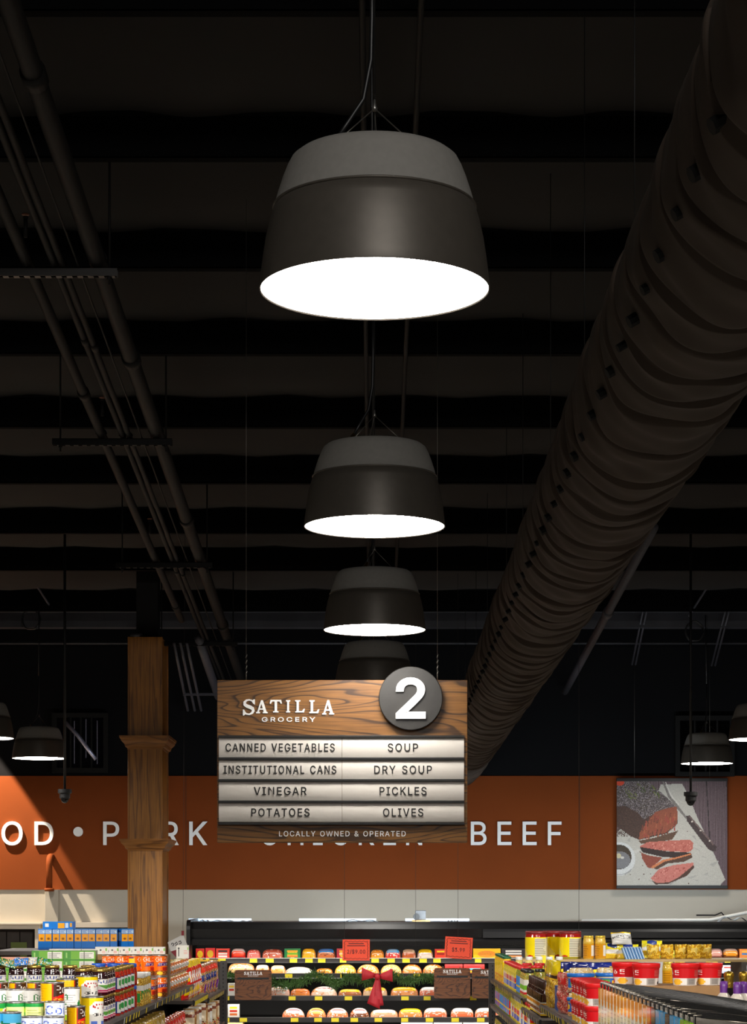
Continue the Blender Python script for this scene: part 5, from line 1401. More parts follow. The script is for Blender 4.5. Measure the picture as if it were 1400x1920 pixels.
# ------------------------------------------------------------------ garland, bow, price cards and wooden plaques
M_gar = mat('garland_needles', (70, 104, 46), 0.6, var=.35, scale=40)
swag = [(424, 1826), (450, 1832), (505, 1838), (530, 1848), (560, 1843), (590, 1826), (612, 1834), (628, 1846), (650, 1832), (680, 1838), (706, 1842), (735, 1826), (756, 1838), (775, 1838), (795, 1830), (818, 1838)]
GY = 20.98
gp = [P(a, b_, GY) for a, b_ in swag]
mb = MB()
mb.tube(gp, .012, 6)
fine = []
for a, b_ in zip(gp[:-1], gp[1:]):
    n = max(6, int((b_ - a).length / .006))
    fine += [(a.lerp(b_, k / n), (b_ - a).normalized()) for k in range(n)]
vs, fs = [], []
for p, tdir in fine:
    for q in range(7):
        d = Vector((random.uniform(-1, 1), random.uniform(-1, .6), random.uniform(-1, 1))).normalized()
        d = (d + tdir * random.choice((-.5, .7))).normalized()
        L_ = random.uniform(.04, .085)
        s_ = d.cross(Vector((random.random(), 1, random.random()))).normalized() * .0036
        e_ = p + d * L_
        n = len(vs)
        vs += [p - s_, p + s_, e_ + s_ * .4, e_ - s_ * .4]
        fs.append((n, n + 1, n + 2, n + 3))
mb.add(vs, fs)
tag(mb.build('garland', M_gar), 'green pine garland draped along the second shelf of the meat case', 'garland')

M_bow = mat('red_velvet_bow', (176, 22, 36), 0.6, var=.1, scale=30)
BYY = 20.84
bow = thing('ribbon_bow', 'big red ribbon bow hanging on the garland', 'bow', P(707, 1831, BYY))
kb = BYY / FPX


def ribbon(pts, wid, m_, name, par, thick=.004):
    """strip between two edges of equal length"""
    vs, fs = [], []
    for (a, b_) in pts:
        vs += [a, b_]
    n = len(pts)
    for i in range(n - 1):
        fs.append((2 * i, 2 * i + 2, 2 * i + 3, 2 * i + 1))
    o = MB().add(vs, fs, True).build(name, m_, par)
    sd = o.modifiers.new('thickness', 'SOLIDIFY')
    sd.thickness = thick
    return o


for sg in (-1, 1):
    pts = []
    for k in range(15):
        t = k / 14
        a = 2 * PI * t
        x = sg * (3 + 13 * (1 - math.cos(a)) / 1.0) * kb
        yb = -.028 * math.sin(a) - .01
        hh = (3.5 + 9.5 * (1 - math.cos(a)) / 2) * kb
        dz = (3 * math.sin(a * .5)) * kb + (1 if sg < 0 else -1) * 1.0 * kb
        fold = .005 * math.sin(5 * a)
        pts.append((Vector((x, yb + fold, dz + hh)), Vector((x * 1.0, yb - fold, dz - hh * .9))))
    ribbon(pts, 0, M_bow, 'loop', bow)
for (xa, xb, lx, rx, yb, yc) in ((-3, 4, -19, 5, 50, 61), (-2, 5, -8, 12, 56, 54)):
    pts = []
    for k in range(10):
        t = k / 9
        pts.append((Vector(((xa + (lx - xa) * t) * kb, -.014 - .012 * math.sin(PI * t), -(4 + (yb - 4) * t) * kb)), Vector(((xb + (rx - xb) * t) * kb, -.016 + .01 * math.sin(2 * PI * t), -(4 + (yc - 4) * t) * kb))))
    ribbon(pts, 0, M_bow, 'tail', bow)
MB().lathe([(5.5 * kb * math.cos(a) if abs(a) < 1.56 else 0, 6 * kb * math.sin(a)) for a in np.linspace(-PI / 2, PI / 2, 9)], 16).build('knot', M_bow, bow, (0, -.03, 0))

M_card = mat('fluorescent_orange_card', (240, 78, 46), 0.6)
M_ink = mat('dark_red_ink', (84, 26, 24), 0.6)
for xa, ya, xb, yb, tilt, s_, sx_, lb in ((642, 1761.5, 693, 1801, 0.0, '2/$9.00', 645.5, 'orange price card reading 2/$9.00 hanging before the meat case'), (832.5, 1757, 884, 1797.5, -3.2, '$3.99', None, 'orange price card reading $3.99 hanging before the meat case')):
    Y = 20.7
    k_ = Y / FPX
    w, h = (xb - xa) * k_, (yb - ya) * k_
    t = thing('price_card', lb, 'price card', P((xa + xb) / 2, yb, Y), 0, 'orange price cards')
    cd = MB().box(-w / 2, w / 2, 0, .002, 0, h).build('card', M_card, t, (0, 0, 0), (0, R(-tilt), 0))
    link('price', text_mesh(s_, 7.2 * k_, .0008, M_ink, weight=.02, spacing=.14, width=(35 if s_[0] == '2' else 25) * k_, name='price'), cd, (0, -.001, 13 * k_))
    mb = MB()
    n = 44
    per = []
    for k in range(n):
        u = k / n * 4
        sd, f = int(u), u % 1
        m_ = 3.5 * k_
        c4 = [(-w / 2 + m_, m_), (w / 2 - m_, m_), (w / 2 - m_, h - m_), (-w / 2 + m_, h - m_)]
        a, b_ = c4[sd], c4[(sd + 1) % 4]
        j = (1.1 * k_ if k % 2 else -.6 * k_)
        nx, nz = ((0, 1), (-1, 0), (0, -1), (1, 0))[sd]
        per.append(Vector((a[0] + (b_[0] - a[0]) * f + nx * j, -.0016, a[1] + (b_[1] - a[1]) * f + nz * j)))
    mb.tube(per + per[:1], .0022, 4)
    for (q, wd) in ((h - 8.5 * k_, .56), (h - 12.5 * k_, .66)):
        mb.box(-w * wd / 2, w * wd / 2, -.0012, -.0002, q, q + 1.6 * k_)
    mb.build('printed_border', M_ink, cd)
    xs_ = (sx_ - (xa + xb) / 2) * k_ if sx_ else 0
    MB().tube([(xs_, .002, h - .01), (xs_, .002, roof_z(Y) + .1 - PZ(yb, Y))], .0016, 5).build('hanging_string', mat('dark_string', (60, 54, 52), .7), t)
t = thing('hanging_string', 'thin dark string hanging behind the aisle sign towards the meat case', 'string', P(779, 1775, 20.7))
MB().tube([(0, 0, 0), (0, 0, roof_z(20.7) + .1 - PZ(1775, 20.7))], .0016, 5).build('string', mat('dark_string', (60, 54, 52), .7), t)
t = thing('hanging_string', 'thin dark string hanging at right before the orange wall', 'string', P(1085, 1748, 16.0))
MB().tube([(0, 0, 0), (0, 0, roof_z(16) + .1 - PZ(1748, 16))], .0014, 5).build('string', mat('dark_string', (60, 54, 52), .7), t)

M_plq = wood('plaque_oak', (60, 32, 18), (120, 72, 38), 'X', grain=9.0, stretch=0.35, distort=.5, rings=12)
for xa, xb, ya, yb, lb in ((440, 509, 1818.5, 1875, 'wooden shop plaque at the left end of the meat case'), (813.5, 881.5, 1815, 1872, 'wooden shop plaque right of the red bow'), (884.5, 952, 1816.5, 1872, 'wooden shop plaque partly hidden by the right shelf upright')):
    Y = 20.80
    k_ = Y / FPX
    w, h = (xb - xa) * k_, (yb - ya) * k_
    t = thing('wooden_plaque', lb, 'plaque', P((xa + xb) / 2, yb, Y), 0, 'wooden plaques on the meat case')
    rr = 4 * k_
    poly = []
    for cx_, cz_, a0 in ((w / 2 - rr, h - rr, 0), (-w / 2 + rr, h - rr, 90), (-w / 2 + rr, rr, 180), (w / 2 - rr, rr, 270)):
        poly += [(cx_ + rr * math.cos(R(a0 + q)), cz_ + rr * math.sin(R(a0 + q))) for q in (0, 22, 45, 68, 90)]
    MB().prism(poly, 'Y', 0, .016).build('board', M_plq, t)
    MB().box(-w * .43, w * .43, -.003, 0, h - 18 * k_, h - 14.3 * k_).build('slot', M_rail, t)
    mw, _ = layout('SATILLA', .08, True)
    link('plaque_lettering', text_mesh('SATILLA', 6.0 * k_, .001, M_white, weight=.004, spacing=.1, serif=True, width=34.5 * k_, name='plaque_lettering'), t, (0, -.001, h - 9.4 * k_))
    link('plaque_lettering', text_mesh('GROCERY', 1.9 * k_, .001, M_white, weight=.015, spacing=.3, xs=1.3, width=20 * k_, name='plaque_lettering'), t, (0, -.001, h - 12.5 * k_))
    for sx in (-1, 1):
        MB().tube([(sx * .08, .012, h - .01), (sx * .08, .03, h + .008), (sx * .08, .235, h + .008), (sx * .08, .24, h - .02)], .003, 6).build('hook', M_steel, t)

# red and white pennant on a string between column and case
Y = 18.0
t = thing('pennant', 'tilted white and dark red paper pennant hanging left of the meat case', 'pennant', P(352, 1800, Y))
k_ = Y / FPX
o_ = P(352, 1800, Y)


def q_(px, py, y=0.0):
    v = P(px, py, Y) - o_
    return (v.x, y, v.z)


def slab(pts, m_, name, par, y0=0.0, th=.002):
    return MB().prism([(q_(a, b_)[0], q_(a, b_)[2]) for a, b_ in pts], 'Y', y0, y0 + th).build(name, m_, par)


M_pred = mat('dark_red_paper', (128, 22, 34), .6)
slab([(314, 1767), (343, 1752), (352, 1774), (320, 1784)], mat('white_paper', (206, 202, 196), .6), 'white_panel', t)
slab([(319, 1783), (352, 1772), (362, 1804), (340, 1806)], M_pred, 'red_panel', t, .0021)
slab([(340, 1745), (345, 1745), (345, 1754), (340, 1754)], M_pred, 'red_tab', t, -.003)
mb = MB()
for pts in ([(321, 1771), (323, 1768), (326, 1769), (324, 1774)], [(328, 1770), (331, 1766), (333, 1770), (329, 1773)], [(335, 1766), (338, 1764), (340, 1768), (336, 1770)]):
    mb.tube([q_(a, b_, -.001) for a, b_ in pts], .0035, 5)
mb.build('scribble', ink, t)
MB().tube([q_(343, 1746), (q_(347, 1700)[0], 0, roof_z(Y) + .1 - o_.z)], .0014, 5).build('hanging_string', mat('dark_string', (60, 54, 52), .7), t)
# ------------------------------------------------------------------ grocery kinds (each kind is built once, then repeated)
PG = print_mat('glossy_label_print', .3)
PJ = print_mat('jar_glass_print', .1, coat=.8)
PB = print_mat('foil_bag_print', .25, coat=.4)
M_tin = mat('tin_lid', (190, 186, 182), .3, metal=.9)
M_gold = mat('gold_lid', (196, 160, 78), .3, metal=.8)
KINDS = {}
GRN, DGRN, LIME, BLU, NAVY, PUR = (40, 140, 66), (22, 92, 50), (168, 206, 44), (26, 104, 190), (28, 40, 110), (84, 40, 110)


def can(r, h, cv, lid=None, name='food_can'):
    prof = [(r * .985, h - .004), (r, h - .007), (r, .007), (r * .985, .004)]
    lab = print_lathe(prof, cv, PG, 44, 'label')
    tin = MB().lathe([(0, h - .004), (r * .9, h - .004), (r * .93, h - .0005), (r * 1.01, h + .0005), (r * 1.025, h - .002), (r * 1.01, h - .0055), (r * .98, h - .006)], 36)
    tin.lathe([(r * .98, .006), (r * 1.02, .004), (r * 1.01, 0), (r * .9, .001), (0, .003)], 36)
    return name, [('label', lab), ('tin_lid', tin.mesh(lid or M_tin, 'tin_lid'))], h


def jar(r, h, cv, lidm, lidh=.016, neck=.86, name='glass_jar', lid_r=.9):
    b = h - lidh
    prof = [(r * neck, b), (r * neck, b - .006), (r, b - .03), (r, .012), (r * .92, 0), (0.001, 0)]
    body = print_lathe(prof, cv, PJ, 40, 'jar_body')
    l = MB().lathe([(0, h), (r * lid_r * .93, h), (r * lid_r * .99, h - .003), (r * lid_r, h - lidh + .001), (r * lid_r * .97, h - lidh - .001)], 40)
    return name, [('jar_body', body), ('lid', l.mesh(lidm, 'lid'))], h


def kind(key, make):
    KINDS[key] = make
    return key


NUMS = ['first', 'second', 'third', 'fourth', 'fifth', 'sixth', 'seventh', 'eighth', 'ninth', 'tenth', 'eleventh', 'twelfth', 'thirteenth', 'fourteenth', 'fifteenth', 'sixteenth', 'seventeenth', 'eighteenth', 'nineteenth', 'twentieth', 'twenty-first', 'twenty-second', 'twenty-third', 'twenty-fourth']


def put(key, x, y, z, label, cat, group, rz=0.0, sc=1.0):
    name, parts, h = KINDS[key]
    if len(parts) == 1:
        o = link(name, parts[0][1], None, (x, y, z), (0, 0, rz))
        tag(o, label, cat, group)
    else:
        o = thing(name, label, cat, (x, y, z), rz, group)
        for pn, me in parts:
            link(pn, me, o)
    if sc != 1:
        o.scale = (sc, sc, sc)
    return o


def rank_word(i, n, a, b_):
    if n == 1:
        return ''
    if i == 0:
        return a
    if i == n - 1:
        return b_
    if n == 3:
        return 'middle'
    return NUMS[i] + ' from ' + a.replace('most', '').replace('nearest', 'near end')


def row(key, base, cat, group, pts, z0, tiers=1, rz=0.0, jit=.12, ends=('leftmost', 'rightmost'), rzs=None):
    """pts left to right (or near to far); tiers are stacked straight up from z0"""
    h = KINDS[key][2]
    n = len(pts)
    for q in range(tiers):
        tn = '' if tiers == 1 else (['lower', 'upper'][q] if tiers == 2 else ['bottom', 'middle', 'top'][q] if tiers == 3 else NUMS[q] + ' layer')
        for i, (x, y) in enumerate(pts):
            rw = rank_word(i, n, *ends)
            lab = base + ''.join(', ' + w for w in (rw, tn + (' tier' if tn and 'layer' not in tn else '')) if w)
            if len(lab.replace('-', ' ').split()) > 16:
                print('LONG', lab)
            put(key, x, y, z0 + q * (h + .0008), lab, cat, group, rz + random.uniform(-jit, jit) + (rzs[i] if rzs else 0))


def spread(px0, px1, Y, n):
    """n spots across the shelf between two columns of the picture at distance Y"""
    a, b_ = PX(px0, Y), PX(px1, Y)
    w = (b_ - a) / n
    return [(a + w * (i + .5), Y) for i in range(n)]


def tray(x0, x1, y0, y1, z0, z1, label):
    """open cardboard display tray that lifts a block of goods"""
    if z1 - z0 < .006:
        return
    t = MB().bbox(x0, x1, y0, y1, z0, z1, .002)
    tag(t.build('cardboard_tray', mat('brown_cardboard', (150, 112, 70), .8, var=.08, scale=30)), label, 'tray')


# labels ------------------------------------------------------------
c = Canvas(66, 30, (30, 110, 60)).rect(0, 0, 66, 8, (60, 160, 210)).rect(22, 0, 46, 10, (96, 186, 224)).ell(33, 16, 8, 6, WHT).ell(33, 16, 5, 3, RED).speckle(0, 20, 66, 30, [(230, 150, 60), (240, 190, 60), RED], .8)
kind('can_fruit', can(.0375, .11, c))
c = Canvas(72, 34, LIME).rect(0, 0, 72, 7, GRN).rect(0, 12, 72, 20, GRN).rect(0, 26, 72, 34, GRN).rect(22, 5, 48, 30, (232, 236, 160)).lines(24, 46, 9, 28, 3, (150, 160, 90)).ell(58, 18, 8, 12, WHT).ell(58, 18, 6.5, 10, (190, 50, 36)).rect(54, 12, 62, 22, (70, 44, 30)).ell(8, 18, 8, 12, WHT).ell(8, 18, 6.5, 10, (190, 50, 36))
kind('can_greenbean', can(.0375, .11, c))
c = Canvas(66, 34, (226, 232, 244)).text('Corn', 33, 15, 11, (70, 96, 190)).text('CUT', 33, 5, 3, (70, 96, 190)).speckle(0, 20, 66, 34, [(246, 196, 40), (252, 220, 90), (236, 160, 30)], .9).text('Corn', 66, 15, 9, (70, 96, 190)).text('Corn', 2, 15, 9, (70, 96, 190))
kind('can_corn', can(.0375, .11, c))
c = Canvas(84, 40, (236, 234, 228)).rect(0, 33, 84, 40, LIME).lines(18, 36, 8, 30, 3, (180, 178, 172)).text('Green', 62, 14, 9, (30, 110, 56)).text('Giant', 63, 26, 9, (30, 110, 56)).ell(42, 24, 4, 9, (44, 130, 60)).rect(39, 26, 46, 38, (96, 160, 50)).text('Green', 4, 14, 9, (30, 110, 56)).text('Giant', 5, 26, 9, (30, 110, 56))
kind('can_white', can(.0375, .14, c))
c = Canvas(92, 44, (246, 186, 18)).rect(38, 0, 60, 44, (60, 34, 22)).rect(36, 0, 38, 44, (170, 50, 30)).text('Ro', 49, 16, 12, WHT, xs=.9)
c.poly([(38, 22), (58, 16), (60, 24), (40, 32)], RED).speckle(38, 24, 60, 38, [(240, 190, 40), (230, 120, 40), (60, 34, 22), (220, 60, 36)], .9).ell(49, 37, 9, 3, (236, 220, 180)).lines(8, 30, 8, 38, 4, (222, 160, 20))
kind('can_yellow', can(.047, .118, c))
kind('can_yellow_small', can(.0375, .11, c))
c = Canvas(92, 50, (250, 206, 24)).rect(30, 6, 62, 46, (250, 206, 24)).poly([(32, 46), (32, 14), (38, 6), (56, 6), (62, 14), (62, 46)], (240, 236, 228)).text('W', 40, 18, 8, (170, 30, 34)).text('W', 54, 18, 8, (170, 30, 34)).text('KRAUT', 47, 30, 5, (40, 36, 34))
c.rect(34, 38, 42, 44, (90, 120, 200)).rect(48, 38, 56, 44, (90, 120, 200)).rect(0, 46, 92, 50, DGRN).rect(80, 10, 90, 30, (90, 60, 30))
kind('can_kraut', can(.0475, .138, c))
c = Canvas(60, 44, (64, 18, 26)).rect(0, 0, 60, 14, (40, 22, 24)).speckle(0, 2, 60, 12, [(230, 224, 220), (40, 22, 24), (40, 22, 24), (70, 30, 34)], .35).rect(0, 14, 60, 38, (236, 232, 226)).text('Aunt', 30, 22, 7.5, (52, 70, 140)).poly([(18, 25), (42, 25), (30, 32)], (96, 160, 70)).rect(16, 34, 44, 37, (200, 60, 110)).text('Aunt', 58, 22, 7, (52, 70, 140)).text('Aunt', 2, 22, 7, (52, 70, 140)).rect(0, 38, 60, 39, (200, 60, 110))
kind('jar_beet', jar(.0375, .118, c, M_gold, .013, .9, lid_r=.92))
c = Canvas(50, 30, (150, 34, 24)).speckle(0, 0, 50, 30, [(150, 34, 24), (120, 24, 20), (180, 60, 36)], .8)
kind('jar_salsa', jar(.0375, .112, c, mat('blue_lid', (34, 90, 190), .35), .018, .88, lid_r=.93))
c = Canvas(50, 34, (160, 40, 30)).rect(0, 10, 50, 30, (30, 40, 110)).rect(20, 11, 30, 29, (232, 232, 226)).ell(25, 19, 3.2, 5, (60, 150, 80)).rect(44, 10, 50, 30, (60, 110, 210)).speckle(0, 0, 50, 9, [(170, 44, 30), (200, 80, 50), (140, 30, 24)], .7)
kind('jar_salsa_label', jar(.0375, .112, c, M_gold, .016, .88, lid_r=.92))
c = Canvas(56, 44, (200, 160, 60)).speckle(0, 0, 56, 44, [(214, 176, 80), (180, 140, 50), (226, 196, 110), (150, 110, 40)], .9).rect(14, 12, 42, 20, WHT).text('N', 34, 34, 14, GRN).rect(18, 24, 26, 38, (60, 150, 70)).lines(0, 10, 12, 36, 3, (236, 224, 170))
kind('jar_relish', jar(.041, .165, c, mat('white_lid', (228, 226, 220), .4), .02, .92, lid_r=.95))
c = Canvas(92, 46, (238, 110, 26)).rect(0, 36, 92, 46, (120, 64, 34)).speckle(26, 34, 92, 46, [(150, 84, 40), (100, 54, 30), (190, 120, 60)], .8).text('GLORY', 50, 13, 9, (246, 236, 220), xs=1.1).poly([(34, 16), (66, 14), (70, 22), (30, 24)], PUR).text('SEASONED', 50, 21.5, 4.4, WHT).rect(42, 26, 60, 34, (180, 40, 30)).rect(4, 5, 18, 28, (246, 196, 50)).rect(5, 3, 17, 6, PUR).rect(12, 24, 18, 30, (200, 206, 214)).rect(76, 4, 88, 40, (236, 234, 228)).lines(77, 87, 7, 38, 3, (120, 116, 112)).ell(36, 40, 6, 4, (246, 196, 60))
kind('can_orange', can(.0385, .119, c))
f = Canvas(44, 14, (72, 132, 52)).rect(10, 1, 44, 13, (110, 160, 60)).rect(22, 2, 42, 12, (226, 222, 212)).lines(23, 41, 4, 12, 2, (150, 148, 140)).rect(28, 1, 29, 13, (70, 70, 60)).rect(3, 3, 5, 11, (150, 190, 110))
s_ = Canvas(8, 6, (62, 122, 46))
tp = Canvas(8, 6, (206, 210, 190))
kind('carton_green', ('carton', [('carton', print_box(.178, .10, .052, f, s_, tp, PG))], .052))
f = Canvas(44, 14, (226, 222, 210)).lines(4, 40, 3, 12, 2, (170, 166, 156)).rect(38, 4, 44, 10, (190, 200, 70))
kind('carton_pale', ('carton', [('carton', print_box(.19, .10, .05, f, Canvas(6, 6, (216, 212, 200)), Canvas(6, 6, (226, 222, 212)), PG))], .05))
f = Canvas(16, 40, (28, 112, 186)).rect(1, 2, 15, 9, (206, 224, 240)).lines(2, 14, 3, 9, 2, (70, 120, 190)).rect(1, 10, 15, 24, (240, 166, 44)).ell(8, 19, 3, 2, (150, 90, 30)).rect(0, 36, 16, 40, (20, 90, 160))
kind('carton_blue', ('carton', [('carton', print_box(.046, .17, .135, f, Canvas(30, 24, (30, 116, 190)).rect(4, 4, 26, 14, (206, 224, 240)), Canvas(6, 12, (86, 160, 214)), PG))], .135))
f = Canvas(40, 16, (34, 118, 192)).rect(20, 3, 29, 15, (240, 166, 44)).rect(3, 4, 8, 12, WHT).rect(30, 3, 34, 14, (206, 224, 240)).rect(36, 3, 39, 12, (226, 160, 60))
kind('carton_blue_flat', ('carton', [('carton', print_box(.196, .13, .046, f, Canvas(8, 8, (30, 110, 186)), Canvas(8, 8, (96, 168, 216)), PG))], .046))
f = Canvas(24, 16, (232, 228, 218)).ell(11, 7, 2, 1.6, (70, 66, 62)).rect(3, 7, 4, 12, (60, 56, 52)).lines(14, 23, 9, 14, 2, (224, 150, 140)).rect(21, 3, 24, 9, (130, 180, 70))
kind('carton_white', ('carton', [('carton', print_box(.066, .066, .042, f, f, Canvas(6, 6, (216, 212, 204)), PG))], .042))
kind('carton_white_big', ('carton', [('carton', print_box(.074, .06, .082, Canvas(26, 26, (232, 228, 218)).rect(4, 4, 6, 22, (60, 56, 52)).ell(5, 6, 1.6, 2, (40, 40, 40)).lines(16, 25, 10, 18, 3, (226, 150, 140)).rect(24, 4, 26, 9, (150, 200, 70)), Canvas(6, 6, WHT), Canvas(6, 6, (230, 226, 216)), PG))], .082))
f = Canvas(24, 44, (30, 150, 110)).rect(0, 0, 10, 10, (80, 180, 214)).rect(12, 0, 20, 20, (50, 160, 70)).rect(0, 16, 24, 24, (240, 214, 40)).speckle(0, 26, 24, 40, [(60, 40, 30), (120, 60, 40), (236, 230, 220)], .8).rect(0, 40, 24, 44, (236, 220, 120))
kind('pack_teal', ('seasoning_box', [('seasoning_box', print_box(.062, .05, .112, f, f, Canvas(6, 6, (40, 140, 110)), PG))], .112))
f = Canvas(44, 40, (140, 70, 32)).speckle(0, 0, 44, 40, [(170, 84, 36), (200, 110, 50), (110, 50, 28), (226, 150, 70)], .9).rect(4, 14, 16, 22, (244, 214, 40)).rect(18, 10, 32, 24, (230, 226, 214)).lines(19, 31, 12, 22, 3, (70, 40, 40)).rect(22, 26, 34, 31, (240, 190, 40)).rect(0, 0, 44, 3, (206, 190, 130))
kind('bag_beans', ('bean_bag', [('bean_bag', print_bag(.145, .09, .06, f, PB, name='bean_bag'))], .09))
f = Canvas(36, 50, (206, 34, 28)).rect(0, 0, 36, 8, (246, 206, 30)).rect(4, 14, 16, 26, (246, 206, 40)).rect(18, 13, 24, 28, WHT).rect(4, 32, 16, 44, (246, 206, 40)).rect(18, 31, 24, 46, WHT).rect(28, 8, 36, 50, (248, 214, 30)).ell(30, 24, 4, 4, (236, 236, 230))
kind('bag_red', ('noodle_bag', [('noodle_bag', print_bag(.15, .255, .06, f, PB, name='noodle_bag'))], .255))
f = Canvas(36, 50, (190, 120, 60)).speckle(0, 0, 36, 50, [(190, 120, 60), (220, 60, 50), (60, 40, 30), (236, 220, 190), (80, 130, 70)], .7).rect(4, 4, 30, 12, (220, 70, 50)).rect(8, 16, 28, 26, (40, 50, 110)).rect(24, 30, 36, 44, (110, 40, 130))
kind('bag_mixed', ('snack_bag', [('snack_bag', print_bag(.13, .235, .05, f, PB, name='snack_bag'))], .235))
f = Canvas(44, 60, (222, 184, 70)).speckle(0, 0, 44, 60, [(222, 184, 70), (200, 150, 50), (238, 212, 120)], .7).poly([(0, 22), (44, 10), (44, 30), (0, 42)], (238, 232, 220)).text('Tortilla', 22, 29, 7, (60, 50, 44), xs=.8).rect(0, 44, 44, 60, (206, 110, 44))
kind('bag_tortilla', ('tortilla_bag', [('tortilla_bag', print_bag(.2, .31, .07, f, PB, name='tortilla_bag'))], .31))
f = Canvas(40, 56, (150, 60, 40)).speckle(0, 0, 40, 56, [(150, 60, 40), (190, 90, 50), (100, 44, 30)], .7).rect(6, 18, 28, 42, (236, 214, 180)).rect(10, 22, 24, 36, (220, 140, 40)).rect(0, 4, 40, 12, (170, 34, 34)).rect(28, 24, 38, 34, WHT)
kind('bag_brown', ('bean_bag', [('bean_bag', print_bag(.15, .24, .05, f, PB, name='bean_bag'))], .24))
for kn, c1 in (('env_pale', (226, 206, 176)), ('env_white', (232, 228, 220)), ('env_tan', (176, 130, 84))):
    f = Canvas(20, 40, c1).rect(0, 4, 20, 9, (120, 60, 40)).speckle(0, 26, 20, 38, [(200, 60, 50), (80, 60, 40), (236, 200, 120)], .6)
    kind(kn, ('gravy_packet', [('gravy_packet', print_bag(.11, .18, .022, f, PB, name='gravy_packet'))], .18))
# right hand kinds
c = Canvas(60, 44, (214, 196, 60)).speckle(0, 0, 60, 44, [(226, 206, 70), (190, 176, 60), (236, 220, 110)], .8).rect(14, 14, 46, 40, (246, 206, 30)).rect(16, 18, 44, 26, RED).ell(30, 33, 7, 5, (60, 90, 190)).rect(22, 14, 28, 38, WHT)
kind('jar_pepper', jar(.038, .175, c, mat('red_lid', (206, 36, 34), .35), .018, .86))
c = Canvas(60, 44, (120, 130, 40)).speckle(0, 0, 60, 44, [(130, 140, 50), (96, 106, 34), (160, 160, 70)], .8).ell(30, 26, 13, 14, (206, 40, 44)).rect(25, 12, 33, 40, (60, 140, 206)).ell(40, 26, 4, 4, (40, 36, 34)).rect(0, 28, 60, 31, (226, 196, 50))
kind('jar_pickle', jar(.044, .178, c, mat('red_lid', (206, 36, 34), .35), .018, .88))
c = Canvas(60, 44, (150, 150, 70)).speckle(0, 0, 60, 44, [(150, 150, 70), (176, 170, 90), (110, 110, 44), (206, 150, 70)], .9).rect(20, 12, 40, 38, (236, 232, 220)).rect(24, 22, 36, 30, (120, 180, 60)).rect(20, 34, 40, 38, (200, 50, 60))
kind('jar_olive', jar(.036, .172, c, mat('black_lid', (26, 25, 25), .35), .017, .86))
c = Canvas(60, 44, (240, 190, 60)).speckle(0, 30, 60, 44, [(230, 60, 50), (240, 190, 60), (250, 220, 100)], .7).rect(16, 6, 40, 30, (250, 206, 40)).rect(40, 4, 50, 36, (110, 180, 60)).rect(44, 8, 48, 18, WHT)
kind('jar_tall', jar(.036, .2, c, mat('green_lid', (30, 96, 60), .35), .016, .8))
c = Canvas(40, 30, (206, 190, 120)).rect(0, 10, 40, 26, (236, 206, 60)).speckle(0, 0, 40, 9, [(206, 190, 120), (180, 160, 90)], .7)
kind('bottle_white_cap', jar(.032, .2, c, mat('white_lid', (228, 226, 220), .4), .022, .7, name='bottle', lid_r=.78))
c = Canvas(84, 44, (248, 222, 40)).rect(0, 0, 84, 6, (150, 34, 34)).rect(46, 8, 62, 40, (226, 222, 200)).lines(47, 61, 10, 38, 3, (130, 126, 112)).rect(63, 6, 74, 44, (214, 206, 170)).poly([(0, 6), (20, 6), (40, 44), (0, 44)], (240, 226, 130)).ell(40, 42, 5, 5, (190, 40, 40)).ell(14, 20, 10, 9, (250, 232, 90)).rect(0, 40, 84, 44, (170, 160, 60))
kind('jar_gallon', jar(.083, .205, c, mat('dark_red_lid', (130, 34, 34), .4), .02, .96, name='gallon_jar', lid_r=.97))
c = Canvas(50, 40, (206, 166, 60)).speckle(0, 0, 50, 10, [(206, 166, 60), (230, 200, 110)], .8).rect(0, 12, 50, 38, (206, 146, 40)).rect(0, 14, 12, 34, (240, 236, 226)).lines(18, 32, 16, 36, 4, (130, 84, 24)).ell(6, 34, 4, 4, RED).rect(34, 14, 46, 34, (240, 236, 226))
kind('jar_amber', jar(.041, .172, c, mat('yellow_gold_lid', (220, 186, 60), .3, metal=.5), .016, .9))
f = Canvas(40, 50, NAVY).poly([(4, 10), (36, 4), (32, 24), (8, 28)], (236, 206, 60)).poly([(0, 34), (40, 26), (40, 50), (0, 50)], (226, 190, 60)).rect(6, 30, 34, 36, WHT)
kind('bag_navy', ('noodle_bag', [('noodle_bag', print_bag(.17, .235, .06, f, PB, name='noodle_bag', wob=.012))], .235))
f = Canvas(30, 60, (222, 176, 50)).rect(0, 0, 30, 16, (250, 214, 40)).rect(0, 18, 30, 22, (60, 40, 30)).speckle(0, 24, 30, 60, [(222, 176, 50), (160, 100, 40), (236, 206, 120)], .7)
kind('pouch_yellow', ('snack_bag', [('snack_bag', print_bag(.13, .25, .035, f, PB, name='snack_bag'))], .25))
f = Canvas(30, 50, (206, 90, 80)).speckle(0, 0, 30, 50, [(206, 90, 80), (236, 190, 170), (170, 40, 40)], .7).rect(4, 6, 26, 14, RED)
kind('pouch_red', ('snack_bag', [('snack_bag', print_bag(.12, .205, .035, f, PB, name='snack_bag'))], .205))
f = Canvas(10, 40, (40, 80, 150)).rect(0, 0, 10, 4, (110, 150, 200))
kind('box_blue', ('carton', [('carton', print_box(.11, .038, .125, Canvas(20, 24, (36, 76, 146)).rect(3, 4, 17, 10, WHT), f, Canvas(4, 4, (110, 140, 180)), PG))], .125))
c = Canvas(60, 30, (30, 104, 186)).rect(0, 0, 60, 4, (226, 206, 170)).speckle(0, 22, 60, 30, [(236, 170, 70), (246, 200, 110), (220, 130, 50)], .8).ell(16, 12, 5, 6, (246, 190, 60)).ell(40, 12, 5, 6, (246, 190, 60)).rect(24, 6, 34, 18, (90, 170, 80))
rcan = .064
